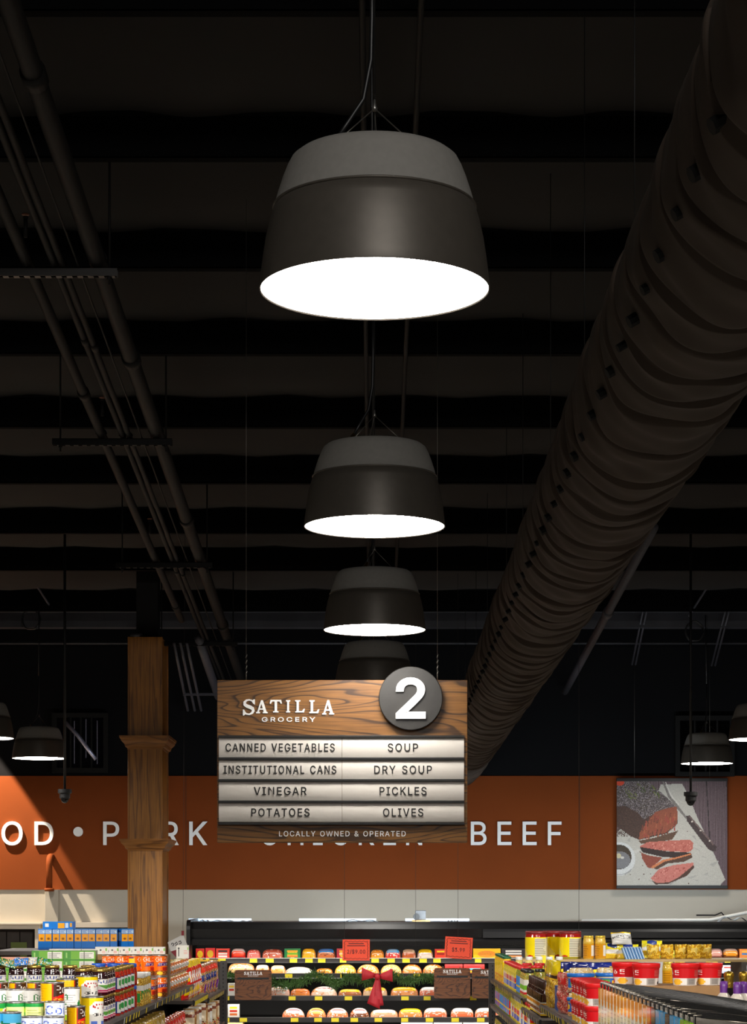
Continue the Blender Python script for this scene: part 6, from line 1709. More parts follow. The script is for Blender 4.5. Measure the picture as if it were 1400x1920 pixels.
lab = print_lathe([(rcan * .98, .075), (rcan, .07), (rcan, .006), (rcan * .96, 0), (.001, 0)], c, PG, 44, 'tub_body')
ring = MB().lathe([(rcan * .98, .072), (rcan * 1.06, .073), (rcan * 1.08, .078), (rcan * 1.08, .088), (rcan * 1.04, .092), (rcan * .96, .092)], 44).mesh(mat('blue_plastic_ring', (36, 118, 210), .3), 'lid_ring')
domc = Canvas(40, 12, (226, 214, 190)).speckle(0, 3, 40, 12, [(236, 206, 150), (244, 226, 190), (222, 190, 130)], .8)
dome = print_lathe([(.001, .118), (rcan * .8, .117), (rcan * .92, .110), (rcan * .97, .092)], domc, PJ, 40, 'clear_dome')
kind('canister_blue', ('snack_canister', [('tub_body', lab), ('lid_ring', ring), ('clear_dome', dome)], .1185))
c = Canvas(84, 34, (190, 30, 36)).rect(0, 20, 84, 34, (236, 230, 222)).text('65', 30, 14, 9, WHT).text('65', 78, 14, 8, WHT).ell(34, 27, 6, 6, (240, 186, 70)).ell(18, 28, 4, 6, RED).rect(46, 20, 56, 33, (170, 162, 154)).lines(47, 55, 22, 32, 2, (110, 104, 100)).ell(62, 29, 2.6, 2.6, (70, 70, 80)).rect(68, 18, 80, 33, (190, 176, 168)).rect(54, 4, 70, 18, (160, 40, 44)).lines(55, 69, 6, 18, 3, (206, 110, 100)).ell(6, 28, 5, 5, (240, 186, 70))
rt = .060
lab = print_lathe([(rt, .08), (rt * .9, .003), (rt * .86, 0), (.001, 0)], c, PG, 48, 'tub_body')
lidm = MB().lathe([(0, .1), (rt * .98, .1), (rt * 1.05, .0985), (rt * 1.06, .096), (rt * 1.05, .078), (rt * 1.0, .077)], 48).mesh(mat('red_tub_lid', (222, 30, 32), .35), 'lid')
kind('tub_red', ('snack_tub', [('tub_body', lab), ('lid', lidm)], .1))
c = Canvas(40, 50, (50, 30, 22)).rect(0, 24, 40, 44, (240, 232, 214)).rect(8, 26, 32, 32, (220, 150, 50)).rect(10, 36, 30, 42, (130, 80, 40)).rect(0, 44, 40, 47, (246, 206, 60))
kind('bottle_sauce', jar(.031, .2, c, mat('dark_brown_cap', (60, 34, 24), .4), .04, .6, name='bottle', lid_r=.62))
c = Canvas(40, 50, (30, 24, 22)).rect(0, 28, 40, 42, (60, 50, 44))
kind('bottle_black', jar(.03, .225, c, mat('black_lid', (26, 25, 25), .35), .05, .55, name='bottle', lid_r=.58))
b_ = MB().lathe([(0, 0), (.040, 0), (.042, .01), (.042, .14), (.034, .17), (.020, .20)], 32).mesh(mat('dark_bottle_glass', (24, 20, 18), .08), 'bottle_body')
f_ = MB().lathe([(.0205, .185), (.021, .24), (.023, .245), (.023, .262), (.019, .268), (.0, .275)], 32).mesh(mat('gold_foil', (176, 140, 50), .28, metal=.9, bump=.5, scale=60), 'foil_neck')
kind('bottle_foil', ('bottle', [('bottle_body', b_), ('foil_neck', f_)], .275))
b_ = MB().lathe([(0, 0), (.036, 0), (.037, .01), (.037, .13), (.028, .16), (.015, .175)], 32).mesh(mat('pale_juice', (196, 184, 170), .15), 'bottle_body')
f_ = MB().lathe([(.0165, .17), (.0175, .20), (.017, .222), (.0, .224)], 24).mesh(mat('purple_cap', (92, 40, 120), .4), 'cap')
kind('bottle_purple', ('bottle', [('bottle_body', b_), ('cap', f_)], .224))
f = Canvas(40, 30, (226, 190, 50)).speckle(0, 0, 40, 30, [(226, 190, 50), (200, 150, 40), (246, 220, 110), (150, 100, 40)], .8).rect(10, 8, 30, 18, (246, 226, 140))
kind('bag_gold', ('chip_bag', [('chip_bag', print_bag(.095, .105, .06, f, PB, name='chip_bag', wob=.02))], .105))
f = Canvas(40, 26, (206, 204, 198)).text('WISE & GR', 20, 16, 6, (40, 40, 40), xs=.8).rect(0, 0, 40, 4, (236, 200, 60))
kind('bag_grey', ('chip_bag', [('chip_bag', print_bag(.15, .10, .05, f, PB, name='chip_bag'))], .10))
f = Canvas(24, 40, (90, 140, 190)).rect(4, 0, 7, 40, (230, 236, 240)).rect(12, 0, 15, 40, (30, 50, 90)).rect(18, 0, 21, 40, (230, 236, 240))
kind('pack_striped', ('seasoning_box', [('seasoning_box', print_box(.03, .08, .09, f, f, Canvas(4, 4, (200, 210, 220)), PG))], .09))
f = Canvas(40, 30, (240, 226, 60)).rect(0, 14, 40, 22, WHT).rect(10, 2, 30, 10, (40, 60, 130)).speckle(0, 22, 40, 30, [(240, 190, 50), (250, 220, 90)], .8)
kind('bag_yellow', ('chip_bag', [('chip_bag', print_bag(.15, .12, .05, f, PB, name='chip_bag'))], .12))

# ------------------------------------------------------------------ left shelving run and its goods
M_shelf = mat('brown_grey_shelf', (92, 84, 78), 0.5)
M_up = mat('dark_upright', (66, 62, 60), 0.45, metal=.3)
M_slot = mat('upright_slot', (16, 15, 14), 0.8)
M_tagc = mat('yellow_clip_tag', (255, 226, 30), 0.6)
GL = thing('shelving_unit', 'left grocery shelving run with stacked cans and jars', 'shelving', (-1.18, 7.2, 0))
OX, OY = -1.18, 7.2


def gshelf(par, ox, oy, side, y0, y1, depth, z, tags, name='shelf', lip=.036, white=()):
    """side +1: lip faces +X"""
    x0, x1 = (ox - depth, ox) if side > 0 else (ox, ox + depth)
    s = MB().box(x0 - ox, x1 - ox, y0 - oy, y1 - oy, z - .022, z).build(name, M_shelf, par)
    e = .010 * side
    lp = MB().prism([(0, z - lip), (e, z - lip + .004), (e * 1.6, z - .006), (e * 1.1, z + .004), (0, z + .004)], 'Y', y0 - oy, y1 - oy)
    lp.build('shelf_lip', M_lip, s)
    for i, y in enumerate(tags):
        xo = e * 1.75
        MB().add([(e * 1.2 + .001 * side, y - oy - .019, z - lip + .003), (e * 1.2 + .001 * side, y - oy + .019, z - lip + .003), (xo, y - oy + .019, z - .003), (xo, y - oy - .019, z - .003)], [(0, 1, 2, 3)]).build('price_tag', M_tagw if i in white else M_tagc, s)
    return s


def ys_from_px(pxs, X):
    return [abs(X) * FPX / abs(p - CX) for p in pxs]


ZT = 1.66
gshelf(GL, OX, OY, 1, 7.4, 14.35, .92, ZT, ys_from_px([227, 231, 238, 245, 250, 255, 269, 286, 290, 299, 307, 313, 319, 325, 328, 331, 337, 343, 352, 355], 1.18), white=(0, 7))
gshelf(GL, OX, OY, 1, 14.4, 15.62, .45, 1.552, list(np.linspace(14.44, 15.5, 18)))
gshelf(GL, OX, OY, 1, 15.66, 17.3, .45, 1.512, list(np.linspace(15.75, 17.1, 9)))
gshelf(GL, OX, OY, 1, 7.4, 17.3, .45, 1.26, list(np.linspace(14, 17, 12)))
gshelf(GL, OX, OY, 1, 7.4, 17.3, .45, .9, [])
MB().box(-.50, -.44, .2, 10.2, .1, 1.64).build('back_panel', M_in, GL)
MB().box(-.55, .0, .2, 10.2, 0, .12).build('base', M_blk, GL)
ep = MB().box(-.62, -.03, 17.36 - OY, 17.4 - OY, 0, 1.725).build('end_panel', mat('dark_end_panel', (44, 38, 36), .5), GL)
MB().box(-.62, -.03, 17.34 - OY, 17.36 - OY, 1.70, 1.728).build('end_rail', M_dgrey, GL)
MB().box(-.62, -.03, 17.33 - OY, 17.36 - OY, 1.729, 1.742).build('end_strip', mat('yellow_end_strip', (240, 186, 30), .5), GL)
for yy in (17.3, 15.64, 14.37, 11.9, 9.4):
    x = -.022 if yy > 17 else -.5
    zt = 1.735 if yy > 17 else 1.6
    u = MB().bbox(x - .002, x + .052, yy - OY, yy - OY + .04, 0, zt, .003).build('upright', M_up, GL)
    if yy > 17:
        mb = MB()
        for k in range(34):
            mb.box(x + .02, x + .027, yy - OY - .0015, yy - OY, zt - .03 - k * .03, zt - .016 - k * .03)
        mb.build('slots', M_slot, u)
# riser shelf at the far side
MB().box(-1.25, -.50, 14.0 - OY, 14.9 - OY, 1.86, 1.885).box(-1.25, -1.2, 14.0 - OY, 14.9 - OY, 0, 1.86).box(-.56, -.5, 14.6 - OY, 14.9 - OY, 0, 1.86).build('riser_shelf', M_shelf, GL)

LG = 'goods on the left shelving run'


def lift(spots, r, zb, label):
    if zb - ZT > .006:
        tray(min(p[0] for p in spots) - r, max(p[0] for p in spots) + r, min(p[1] for p in spots) - r, max(p[1] for p in spots) + r, ZT + .0005, zb - .0005, label)


def lrow(key, base, cat, px0, px1, n, Y, ytop, tiers, rz, tl, jit=.12, rzs=None):
    h = KINDS[key][2]
    pts = spread(px0, px1, Y, n)
    zb = max(ZT, PZ(ytop, Y) - tiers * (h + .0008))
    lift(pts, .045, zb, tl)
    row(key, base, cat, LG, pts, zb + .0006, tiers, rz, jit, rzs=rzs)
    return pts, zb


AIS = R(68)                     # labels turned towards the aisle
lrow('can_fruit', 'green and blue fruit can at the bottom left photo corner', 'can', -60, 36, 3, 7.75, 1897, 1, .5, 'cardboard tray under the fruit cans at bottom left', .3)
lrow('can_corn', 'white and yellow corn can at the bottom edge of the left shelf', 'can', 40, 120, 2, 7.95, 1905, 1, .4, 'cardboard tray under the corn cans at bottom left', .2)
lrow('can_greenbean', 'green striped bean can with silver lid', 'can', -58, 82, 4, 8.5, 1878, 1, .0, 'cardboard tray under the green striped cans', .5, (.8, -.2, .1, .7))
lrow('can_corn', 'white corn can with blue lettering right of the green striped cans', 'can', 84, 121, 1, 8.45, 1877, 1, .8, 'cardboard tray under the lone corn can')
lrow('can_white', 'tall white vegetable can with green lettering', 'can', -50, 76, 4, 9.0, 1854, 1, .0, 'cardboard tray under the tall white cans', .3, (.9, .2, .3, .2))
lrow('can_yellow', 'big yellow can with dark brown band', 'can', 75, 121, 1, 8.85, 1841, 1, .75, 'cardboard tray under the big yellow can')
lrow('can_yellow_small', 'small yellow and brown can behind the tall white cans', 'can', -18, 84, 3, 9.75, 1841, 1, .6, 'cardboard tray under the small yellow cans', .4)
lrow('can_white', 'slim white vegetable can beside the big yellow can', 'can', 116, 150, 1, 9.2, 1851, 1, 1.3, 'cardboard tray under the slim white can')
lrow('can_yellow', 'big yellow can behind the brown banded one', 'can', 104, 148, 1, 9.5, 1835, 1, 1.4, 'cardboard tray under the rear yellow can')
lrow('can_yellow_small', 'yellow can at the shelf edge near the frame bottom', 'can', 126, 159, 1, 9.0, 1886, 1, 1.0, 'cardboard tray under the front yellow can')
pts, zb = lrow('can_kraut', 'large yellow can with white arched panel', 'can', 142, 184, 1, 9.7, 1829, 1, .55, 'cardboard tray under the large arched panel can')
lrow('can_kraut', 'yellow arched panel can at the shelf edge, low', 'can', 152, 194, 1, 9.35, 1879, 1, .9, 'cardboard tray under the low arched panel can')
pts, zb = lrow('jar_beet', 'dark gold lidded beet jar in the long row', 'jar', -20, 182, 6, 10.5, 1814, 2, .0, 'cardboard tray under the beet jar row', .2, (0.0, .3, .5, .4, .2, .6))
row('jar_beet', 'dark beet jar at the left shelf edge', 'jar', LG, [(-1.232, 9.95), (-1.232, 10.04 + .0), (-1.232, 10.13), (-1.232, 10.22), (-1.232, 10.31)][0:1] + [(-1.232, 10.05), (-1.232, 10.14), (-1.232, 10.23)], ZT + .0006, 2, R(55), .1, ('nearest', 'farthest'))
row('jar_beet', 'second file of dark beet jars behind the shelf edge', 'jar', LG, [(-1.316, 9.99), (-1.316, 10.08), (-1.316, 10.17), (-1.316, 10.26)], ZT + .0006, 2, R(50), .1, ('nearest', 'farthest'))
row('jar_salsa_label', 'small red salsa jar at the left shelf edge', 'jar', LG, [(-1.232, 10.45), (-1.232, 10.6), (-1.232, 10.75), (-1.232, 10.9), (-1.232, 11.05)], ZT + .0006, 2, R(60), .25, ('nearest', 'farthest'))
pts, zb = lrow('jar_salsa', 'red salsa jar with blue lid below the orange cans', 'jar', 170, 258, 3, 11.25, 1828, 2, .0, 'cardboard tray under the blue lidded jars')
row('jar_relish', 'golden relish jar with white lid and green letter', 'jar', LG, [(-1.225, 11.42), (-1.31, 11.45), (-1.225, 11.52), (-1.225, 11.62)], ZT + .0006, 1, R(48), .1, ('nearest', 'farthest'))
lrow('jar_relish', 'golden relish jar with white lid behind the salsa jars', 'jar', 252, 286, 1, 11.75, 1829, 1, .5, 'cardboard tray under the rear relish jar')
lrow('can_orange', 'orange can of seasoned beans', 'can', 192, 313, 5, 12.4, 1791, 2, .0, 'cardboard tray under the orange cans', .08, (.05, .8, 1.9, .75, .6))
row('can_orange', 'orange can beside the relish jars at the left shelf edge', 'can', LG, [(-1.226, 12.05), (-1.226, 12.16)], ZT + .0006, 1, R(48), .1, ('nearest', 'farthest'))
row('pack_teal', 'teal seasoning box right of the orange cans', 'box', LG, [(-1.222, 12.62), (-1.222, 12.70), (-1.222, 12.78)], ZT + .0006, 2, R(60), .05, ('nearest', 'farthest'))
# flat green cartons
gx = spread(62, 181, 12.45, 2)
row('carton_green', 'flat green carton with white nutrition panel', 'carton', LG, gx, ZT + .0006, 5, 0, .02)
gx2 = [(PX(-30, 12.35), 12.35), (PX(29, 12.35), 12.35)]
row('carton_green', 'flat green carton at the left photo edge', 'carton', LG, gx2, ZT + .0006, 4, 0, .02)
row('carton_pale', 'pale flat carton behind the green cartons', 'carton', LG, [(PX(124, 13.3), 13.3), (PX(185, 13.3), 13.3)], ZT + .0006, 5, 0, .02)
tag(MB().bbox(PX(-40, 12.35), PX(58, 12.35), 12.3, 12.42, ZT + .2145, ZT + .228, .002).build('tray_sheet', mat('salmon_board', (214, 150, 120), .6)), 'salmon coloured cardboard sheet on the leftmost green cartons', 'tray')
# packets lying on the jars at left
for k, (px, py, rz, lb) in enumerate(((12, 1808, .5, 'crumpled green snack packet on the beet jar lids at the left edge'), (34, 1806, -.3, 'blue and white snack packet lying on the beet jar lids'), (50, 1811, -.5, 'small pale packet lying right of the blue packet'), (76, 1809, .1, 'small green packet on the beet jar lids'))):
    f = Canvas(30, 20, [(40, 110, 60), (70, 130, 210), (226, 226, 214), (60, 130, 50)][k]).speckle(0, 0, 30, 20, [(236, 230, 214), (30, 90, 60), (240, 180, 90), (90, 160, 230)], .35)
    me = print_bag(.10, .05, .02, f, PB, name='snack_packet')
    o = link('snack_packet', me, None, (PX(px, 10.48), 10.44 + .02 * k, PZ(1813, 10.48) + .004), (R(-50), rz * .5, rz * .3))
    tag(o, lb, 'packet')
# small white cartons on the orange cans, blue cartons behind
zc = PZ(1791, 12.55) + .002
tray(PX(176, 12.75), PX(318, 12.75), 12.66, 12.8, ZT + .0005, zc - .001, 'pale cardboard tray behind the orange cans')
row('carton_white', 'small white carton on the tray behind the orange cans', 'carton', LG, spread(180, 310, 12.73, 6), zc, 1, 0, .03)
put('carton_white_big', PX(342.5, 13.86), 13.86, ZT + .001 + 2 * .0908 + .0005, 'white carton standing alone before the paper pennant', 'carton', LG)
bl = spread(75, 222, 14.5, 11)
row('carton_blue', 'slim blue and orange carton in the upright row', 'carton', LG, bl, 1.886, 1, 0, .03)
row('carton_blue', 'blue carton turned sideways at the right end of the row', 'carton', LG, [(PX(228, 14.5), 14.5), (PX(238, 14.5), 14.52)], 1.886, 1, .35, .02)
put('carton_blue_flat', PX(111, 14.5), 14.5, 1.886 + .1355, 'blue carton lying flat on the row of blue cartons', 'carton', LG)
# bags of beans, noodle bags, snack bags
row('bag_beans', 'brown bag of beans above the shelf lip', 'bag', LG, [(-1.222, 12.95), (-1.222, 13.12), (-1.222, 13.29), (-1.222, 13.46), (-1.222, 13.63), (-1.222, 13.8), (-1.222, 13.97), (-1.222, 14.14)], ZT + .001, 2, R(80), .06, ('nearest', 'farthest'))
row('bag_red', 'red and yellow noodle bag left of the dark end panel', 'bag', LG, [(-1.235, 14.50), (-1.235, 14.66), (-1.235, 14.82), (-1.235, 14.98), (-1.235, 15.14), (-1.235, 15.3)], 1.553, 1, R(75), .06, ('nearest', 'farthest'))
row('bag_mixed', 'mottled snack bag between noodle bags and end panel', 'bag', LG, [(-1.235, 15.78), (-1.24, 15.95), (-1.235, 16.12), (-1.23, 16.29), (-1.24, 16.46), (-1.235, 16.63), (-1.225, 16.8), (-1.235, 16.97)], 1.513, 1, R(70), .15, ('nearest', 'farthest'))
row('bag_tortilla', 'yellow bag with white band under the left shelf lip', 'bag', LG, [(-1.235, 10.9), (-1.235, 11.12), (-1.235, 11.34), (-1.235, 11.56), (-1.235, 11.78), (-1.235, 12.0), (-1.235, 12.22), (-1.235, 12.44), (-1.235, 12.66)], 1.261, 1, R(75), .05, ('nearest', 'farthest'))
row('bag_brown', 'brown bag of beans under the left shelf lip', 'bag', LG, [(-1.235, 12.88), (-1.235, 13.05), (-1.235, 13.22), (-1.235, 13.4), (-1.235, 13.57), (-1.235, 13.74), (-1.235, 13.91), (-1.235, 14.08)], 1.261, 1, R(72), .06, ('nearest', 'farthest'))
for k in range(16):
    key = ['env_pale', 'env_white', 'env_tan'][k % 3]
    put(key, -1.225 - .01 * (k % 2), 14.45 + .165 * k, 1.3 if k < 9 else 1.262, '%s %s packet hanging under the noodle bag shelves' % (NUMS[k], ['pale', 'white', 'tan'][k % 3]), 'packet', LG, R(20 + 14 * (k % 3)))

# ------------------------------------------------------------------ right shelving run and its goods
GR = thing('shelving_unit', 'right grocery shelving run with pickle jars, tubs and wire rack', 'shelving', (.915, 6.2, 0))
RX, RY = .915, 6.2
gshelf(GR, RX, RY, -1, 13.62, 17.2, .9, 1.60, ys_from_px([931, 936, 946, 950, 953, 956, 960, 963, 969, 971, 974, 977, 980, 983], .915), white=(8, 9, 10, 11, 12))
gshelf(GR, RX, RY, -1, 12.1, 13.58, .9, 1.548, ys_from_px([986, 992, 996, 1001, 1006, 1011], .915), white=(2, 3, 4, 5))
gshelf(GR, RX, RY, -1, 10.68, 12.06, .9, 1.635, ys_from_px([1020, 1024, 1029, 1034, 1039, 1043, 1048, 1053], .915))
gshelf(GR, RX, RY, -1, 6.0, 10.64, .9, 1.64, ys_from_px([1060, 1063, 1071, 1075, 1080, 1084, 1089, 1094], .915))
gshelf(GR, RX, RY, -1, 12.9, 17.2, .45, 1.405, ys_from_px([938, 941, 946, 951, 955, 960, 965], .915))
gshelf(GR, RX, RY, -1, 6.0, 12.86, .45, 1.33, [])
gshelf(GR, RX, RY, -1, 6.0, 17.2, .45, 1.15, [])
MB().box(.44, .48, 0, 11.0, .1, 1.52).build('back_panel', M_in, GR)
MB().box(0, .9, 0, 11.0, 0, .12).build('base', M_blk, GR)
u = MB().bbox(-.022, .032, 17.24 - RY, 17.28 - RY, 0, 1.715, .003).build('upright', M_up, GR)
mb = MB()
for k in range(34):
    mb.box(.004, .011, 17.24 - RY - .0015, 17.24 - RY, 1.69 - k * .03, 1.704 - k * .03)
mb.build('slots', M_slot, u)
for yy in (13.6, 12.08, 10.66):
    MB().bbox(.43, .49, yy - RY - .02, yy - RY + .02, 0, 1.53, .003).build('upright', M_up, GR)
# hutch across the run
hy = 16.2
hx0, hx1 = PX(1024, hy), PX(1400, hy)
zh = PZ(1799, hy)
h_ = MB().box(hx0 - RX, hx1 - RX, hy - RY, hy + .5 - RY, zh - .018, zh).build('upper_shelf', mat('tan_shelf_edge', (190, 158, 104), .5), GR)
MB().box(PX(1062, hy) - RX, PX(1243, hy) - RX, hy + .002 - RY, hy + .02 - RY, PZ(1846, hy) - .05, zh - .018).build('skirt_panel', mat('pale_grey_skirt', (190, 188, 186), .55), GR)
MB().box(hx1 - RX - .04, hx1 - RX, hy - RY, hy + .5 - RY, 0, zh - .018).build('shelf_bracket', M_shelf, GR)
MB().box(PX(1062, hy) - RX, PX(1066, hy) - RX, hy - RY + .02, hy + .5 - RY, 1.60, zh - .018).build('shelf_bracket', M_shelf, GR)
for px, py in ((949, 1791), (1012, 1791), (1030, 1800), (1090, 1797)):
    pass
RG = 'goods on the right shelving run'
FR = R(-62)
YS = lambda a, b_, n: [(.962, float(y)) for y in np.linspace(a, b_, n)]
row('jar_olive', 'olive jar with black lid along the right shelf edge', 'jar', RG, YS(13.74, 14.06, 5), 1.601, 1, FR, .15, ('nearest', 'farthest'))
row('jar_pickle', 'pickle jar with red lid and round red label', 'jar', RG, [(.97, 14.2), (.97, 14.32), (.97, 14.44)], 1.601, 1, FR, .15, ('nearest', 'farthest'))
row('jar_pepper', 'yellow pepper jar with red lid along the right shelf edge', 'jar', RG, YS(14.6, 15.8, 12), 1.601, 1, FR, .2, ('nearest', 'farthest'))
row('jar_tall', 'tall yellow and green jar near the right upright', 'jar', RG, YS(16.05, 17.0, 8), 1.601, 1, FR, .2, ('nearest', 'farthest'))
row('jar_olive', 'olive jar with black lid in the front cross row', 'jar', RG, [(1.045 + .08 * k, 13.95) for k in range(4)], 1.601, 1, -.3, .2)
row('jar_pickle', 'pickle jar with red lid in the front cross row', 'jar', RG, [(1.07 + .098 * k, 14.55) for k in range(4)], 1.601, 1, -.3, .2)
row('jar_pepper', 'pepper jar with red lid in the rear cross row', 'jar', RG, [(1.05 + .085 * k, 15.2) for k in range(4)], 1.601, 1, -.3, .2)
row('bottle_white_cap', 'bottle with white cap behind the red lids', 'bottle', RG, [(1.045 + .073 * k, 15.97) for k in range(5)], 1.601, 1, -.3, .2)
row('jar_gallon', 'gallon jar with yellow label and dark red rim', 'jar', RG, [(PX(1005, 16.42), 16.42), (PX(1037, 16.62), 16.62), (PX(1069, 16.42), 16.42)], zh + .0006, 1, 0, .05, rzs=(-.5, .5, -.5))
MB().box(PX(978, 16.3) - RX, hx0 - RX, hy - RY, hy + .5 - RY, zh - .018, zh).build('upper_shelf', mat('tan_shelf_edge', (190, 158, 104), .5), GR)
for px in (1014, 1030):
    MB().box(PX(px, hy) - RX, PX(px + 9, hy) - RX, hy - RY - .003, hy - RY - .0005, zh - .028, zh + .03).build('price_tag', M_tagc, h_)
row('jar_amber', 'amber jar with gold lid right of the gallon jars', 'jar', RG, [(PX(1103, 16.3), 16.3), (PX(1125, 16.3), 16.3)], zh + .0006, 1, -.7, .05)
for k, (key, px, dy, dz, rz, tilt, lb) in enumerate((('bag_yellow', 1148, .16, 0, .1, -.3, 'yellow and white chip bag behind the amber jars'), ('bag_yellow', 1176, .12, 0, -.2, -.5, 'yellow chip bag under the grey lettered bag'), ('bag_grey', 1166, .14, .105, .15, -.5, 'grey lettered chip bag on top of the yellow bags'),
                                                   ('bag_yellow', 1222, .25, .02, -.1, -.4, 'yellow green chip bag right of the striped boxes'), ('bag_gold', 1225, .10, 0, .2, -.2, 'gold chip bag above the right end of the grey panel'), ('bag_gold', 1250, .12, 0, -.1, 0, 'second gold chip bag right of the grey panel end'),
                                                   ('bag_gold', 1276, .14, 0, .1, 0, 'third gold chip bag right of the grey panel'), ('bag_gold', 1300, .10, 0, .0, 0, 'fourth gold chip bag right of the grey panel'), ('bag_gold', 1322, .16, .0, .2, 0, 'rightmost gold chip bag behind the red tubs'))):
    o = put(key, PX(px, hy + dy), hy + dy, zh + .002 + dz, lb, 'bag', RG, rz)
    o.rotation_euler = (tilt, 0, rz)
for k in range(6):
    o = put('pack_striped', PX(1176 + k * 5.6, 16.28), 16.28, zh + .002, NUMS[k] + ' of the leaning blue and white striped boxes', 'box', RG)
    o.rotation_euler = (0, R(-20), 0)
row('jar_amber', 'amber jar below the gold bags at the panel end', 'jar', RG, [(PX(1252, 15.6), 15.6), (PX(1274, 15.6), 15.6)], 1.601, 1, 0, .1)
# bottles of the dark sauce bay
row('bottle_sauce', 'brown sauce bottle with white label at the right shelf edge', 'bottle', RG, YS(12.42, 13.0, 8), 1.549, 1, FR, .15, ('nearest', 'farthest'))
row('bottle_black', 'slim black bottle behind the brown sauce bottles', 'bottle', RG, [(1.04 + .064 * (k % 3), 12.96 + .09 * (k // 3)) for k in range(6)], 1.549, 1, FR, .1)
row('bottle_sauce', 'brown sauce bottle near the olive jars', 'bottle', RG, YS(13.12, 13.5, 5), 1.549, 1, FR, .15, ('nearest', 'farthest'))
# pouches
row('pouch_yellow', 'tall yellow and brown pouch at the right shelf edge', 'bag', RG, [(.955, 11.70), (.955, 11.76), (.955, 11.82), (.955, 11.88)], 1.636, 1, R(-72), .1, ('nearest', 'farthest'))
row('bag_navy', 'navy and yellow foil noodle bag', 'bag', RG, [(1.06, 11.62), (1.045, 11.96), (1.13, 11.90), (1.21, 11.82), (1.29, 11.9)], 1.637, 1, -.5, .5)
row('box_blue', 'plain dark blue box standing before the navy bags', 'carton', RG, [(.975, 11.36), (.975, 11.42), (.975, 11.48), (.975, 11.54)], 1.636, 1, R(-78), .05, ('nearest', 'farthest'))
row('pouch_red', 'red and pink snack pouch beside the blue canisters', 'bag', RG, [(.955, 11.1), (.955, 11.16), (.955, 11.22)], 1.636, 1, R(-76), .1, ('nearest', 'farthest'))
row('canister_blue', 'snack canister with blue ring and clear dome', 'canister', RG, [(1.02, 10.92), (1.165, 10.98), (1.31, 10.98)], 1.636, 2, -.3, .4)
# red tubs
row('tub_red', 'red lidded tub at the right shelf edge', 'tub', RG, [(.985, 9.72), (.99, 9.86), (.99, 9.995), (.985, 10.13), (.985, 10.265), (.985, 10.4)], 1.641, 2, R(-40), .15, ('nearest', 'farthest'))
tx = [PX(p, 10.0) for p in (1180, 1211, 1284, 1331)]
ty = [10.16, 10.0, 10.0, 10.04]
ztub = PZ(1847, 10.0)
tray(1.08, 1.6, 9.93, 10.24, 1.6405, ztub - .202, 'cardboard tray under the row of red tubs') if ztub - .202 > 1.65 else None
base = ztub - .2012
row('tub_red', 'red lidded snack tub in the supporting cross row', 'tub', RG, [(1.125, 10.0), (1.253, 10.0), (1.381, 10.0), (1.509, 10.0)], max(1.641, base), 1 if base < 1.63 else 2, .3, .1)
for k in range(4):
    put('tub_red', tx[k], ty[k], ztub, ['half hidden red tub, leftmost of four above the wire rack', 'second of four red lidded tubs above the wire rack', 'third of four red lidded tubs above the wire rack', 'rightmost of four red lidded tubs above the wire rack'][k], 'tub', RG, [.2, -.35, -.25, -.3][k])
if base < 1.63:
    tray(1.06, 1.58, 9.93, 10.24, 1.641 + .1012, ztub - .0008, 'red cardboard layer between the two red tub tiers')
    tray(1.06, 1.20, 10.245, 10.26, 1.641, 1.65, 'thin cardboard strip behind the red tubs')
# bottles at the right edge
row('bottle_foil', 'bottle with gold foil neck at the right photo edge', 'bottle', RG, [(PX(1366, 9.95), 9.95), (PX(1394, 9.95), 9.95)], PZ(1820, 9.95) - .275, 1)
row('bottle_purple', 'pale bottle with purple cap behind the wire rack', 'bottle', RG, [(PX(1360, 9.5), 9.55), (PX(1378, 9.5), 9.45), (PX(1393, 9.5), 9.5)], PZ(1840, 9.5) - .224, 1)
tray(PX(1345, 9.7), PX(1440, 9.7), 9.35, 10.03, 1.6405, PZ(1840, 9.5) - .2245, 'cardboard block under the bottles at the right edge') if PZ(1840, 9.5) - .2245 > 1.65 else None
# jars on the lower shelves
row('jar_pepper', 'yellow pepper jar on the second right shelf', 'jar', RG, YS(13.3, 15.0, 18), 1.406, 1, FR, .5, ('nearest', 'farthest'))
row('jar_tall', 'yellow and orange jar on the second right shelf near the upright', 'jar', RG, [(.962, 15.3 + .12 * k) for k in range(14)], 1.382 + .025, 1, FR, .4, ('nearest', 'farthest'), rzs=None) if KINDS['jar_tall'][2] < .17 else row('jar_pickle', 'pickle jar on the second right shelf near the upright', 'jar', RG, [(.966, 15.2 + .12 * k) for k in range(15)], 1.406, 1, FR, .5, ('nearest', 'farthest'))
row('jar_olive', 'olive jar on the third right shelf', 'jar', RG, YS(14.2, 17.0, 20), 1.151, 1, FR, .5, ('nearest', 'farthest'))
row('can_fruit', 'fruit can under the pouch shelf on the right', 'can', RG, YS(10.9, 12.7, 16), 1.331, 1, FR, .5, ('nearest', 'farthest'))

# ------------------------------------------------------------------ wire packet rack
M_wire = mat('black_rack_wire', (34, 32, 30), 0.35, metal=.4)
M_wirel = mat('bright_wire', (170, 160, 146), 0.3, metal=.7)  # top wires and hooks, paler than the black frame
ya, yb = 6.42, 9.06
RZ = 1.865
rack = thing('packet_rack', 'black wire rack of upright seasoning packets at the lower right', 'rack', (.93, ya, 1.641))
DW = .66


def rz_(x):                                   # the rack top falls a little towards its back
    return RZ - 1.641 - .085 * (x / DW) ** 1.3


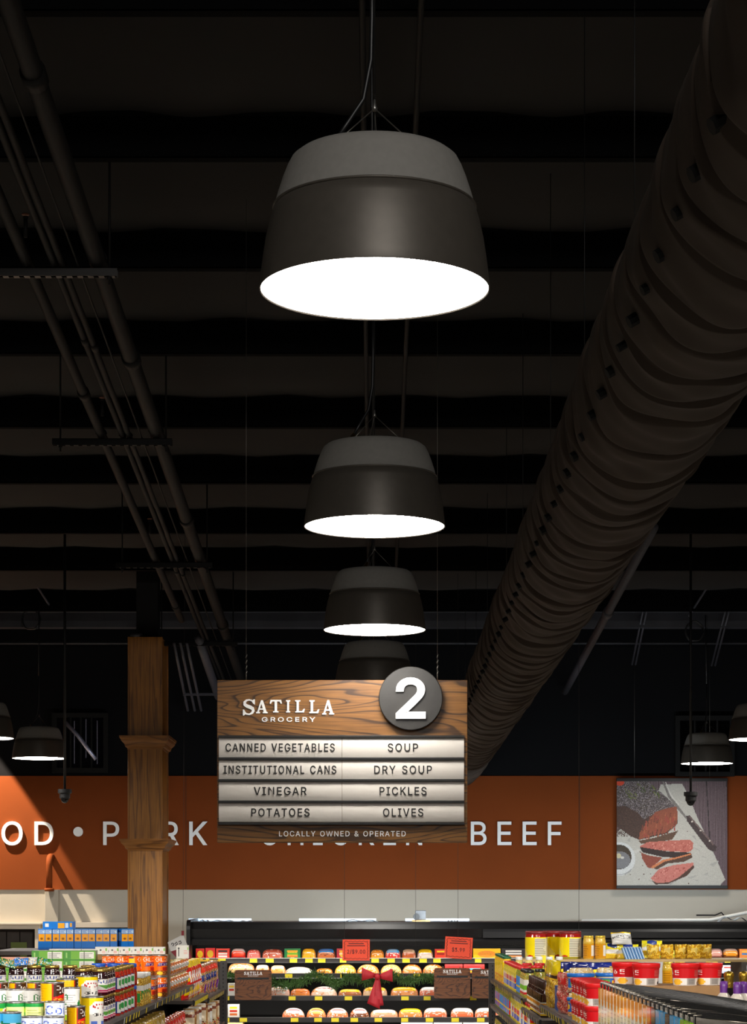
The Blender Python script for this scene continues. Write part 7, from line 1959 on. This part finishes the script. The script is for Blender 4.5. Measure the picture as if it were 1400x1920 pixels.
n = 24
pitch = (yb - ya) / (n - 1)
mb = MB()
for k in range(n):
    y = pitch * k
    fr = [(0, y, .0), (0, y, rz_(0))] + [(x, y, rz_(x)) for x in np.linspace(.02, DW, 6)] + [(DW, y, 0)]
    mb.tube(fr, .0035, 6)
mb.tube([(0, 0, rz_(0)), (0, yb - ya, rz_(0))], .004, 6).tube([(DW, 0, rz_(DW)), (DW, yb - ya, rz_(DW))], .004, 6)
mb.tube([(0, 0, .004), (0, yb - ya, .004)], .004, 6).tube([(DW, 0, .004), (DW, yb - ya, .004)], .004, 6)
mb.build('wire_frame', M_wire, rack)
mb = MB()
for k in range(n - 1):
    for q in (.28, .62):
        y = pitch * (k + q)
        mb.tube([(x, y, rz_(x) - .004 - .003 * math.sin(9 * x + k)) for x in np.linspace(.03 + .08 * random.random(), DW, 8)], .0028, 6)
mb.build('top_wires', M_wirel, rack)
mb = MB()
for k in range(n - 1):
    for q in (.1, .45, .8):
        mb.box(.04, DW - .01, pitch * (k + q) - .012, pitch * (k + q) + .012, .0, rz_(.4) - .035)
dv = mb.build('divider_plates', mat('toplit_divider', (132, 124, 114), .5), rack)  # plate colour lightened for the top light they reflect
for k in range(n):
    y = pitch * k
    MB().tube([(-.003, y, rz_(0) - .010), (-.002, y + .004, rz_(0) + .003), (.02, y, rz_(0) + .004)], .0028, 6).build('front_hook', M_wirel, rack)
kinds_p = []
for k, (c1, c2, c3) in enumerate((((240, 150, 30), (236, 228, 214), (206, 40, 34)), ((240, 150, 30), (236, 222, 190), (240, 206, 60)), ((236, 120, 30), (210, 40, 36), WHT), ((70, 170, 220), (60, 160, 216), (220, 226, 230)), ((140, 190, 50), (120, 176, 44), (236, 226, 120)), ((90, 76, 62), (70, 58, 48), (110, 96, 80)))):
    f = Canvas(22, 48, c2).rect(0, 0, 22, 10, c1).ell(11, 12, 8, 4, c1).lines(3, 19, 18, 28, 4, tuple(v * .85 for v in c2)).speckle(4, 28, 18, 38, [c3, c2, (240, 200, 60), (90, 140, 60)], .6).rect(0, 42, 22, 45, (70, 120, 190) if k < 3 else c3).rect(0, 45, 22, 48, (200, 44, 40) if k < 2 else c1)
    key = 'packet_%d' % k
    kind(key, ('seasoning_packet', [('seasoning_packet', print_box(.1, .012, .205, f, Canvas(3, 12, c2), Canvas(6, 2, c1), PB, name='seasoning_packet'))], .205))
    kinds_p.append(key)
seq = [4, 4, 3, 3, 5, 3, 3, 5, 2, 1, 0, 1, 0, 1, 0, 0, 1, 1, 0, 1, 0, 0, 1]
nm = ['white and orange', 'cream and orange', 'red and orange', 'sky blue', 'lime green', 'brown']
cnt = {}
tot = {i: seq.count(i) for i in set(seq)}
for k, s_ in enumerate(seq):
    cnt[s_] = cnt.get(s_, 0) + 1
    y = ya + pitch * (k + .5)
    put(kinds_p[s_], .93 - .007, y, 1.6415, '%s seasoning packet in the wire rack, %s from the near end' % (nm[s_], NUMS[k]), 'packet', 'packets in the wire rack', R(-90))
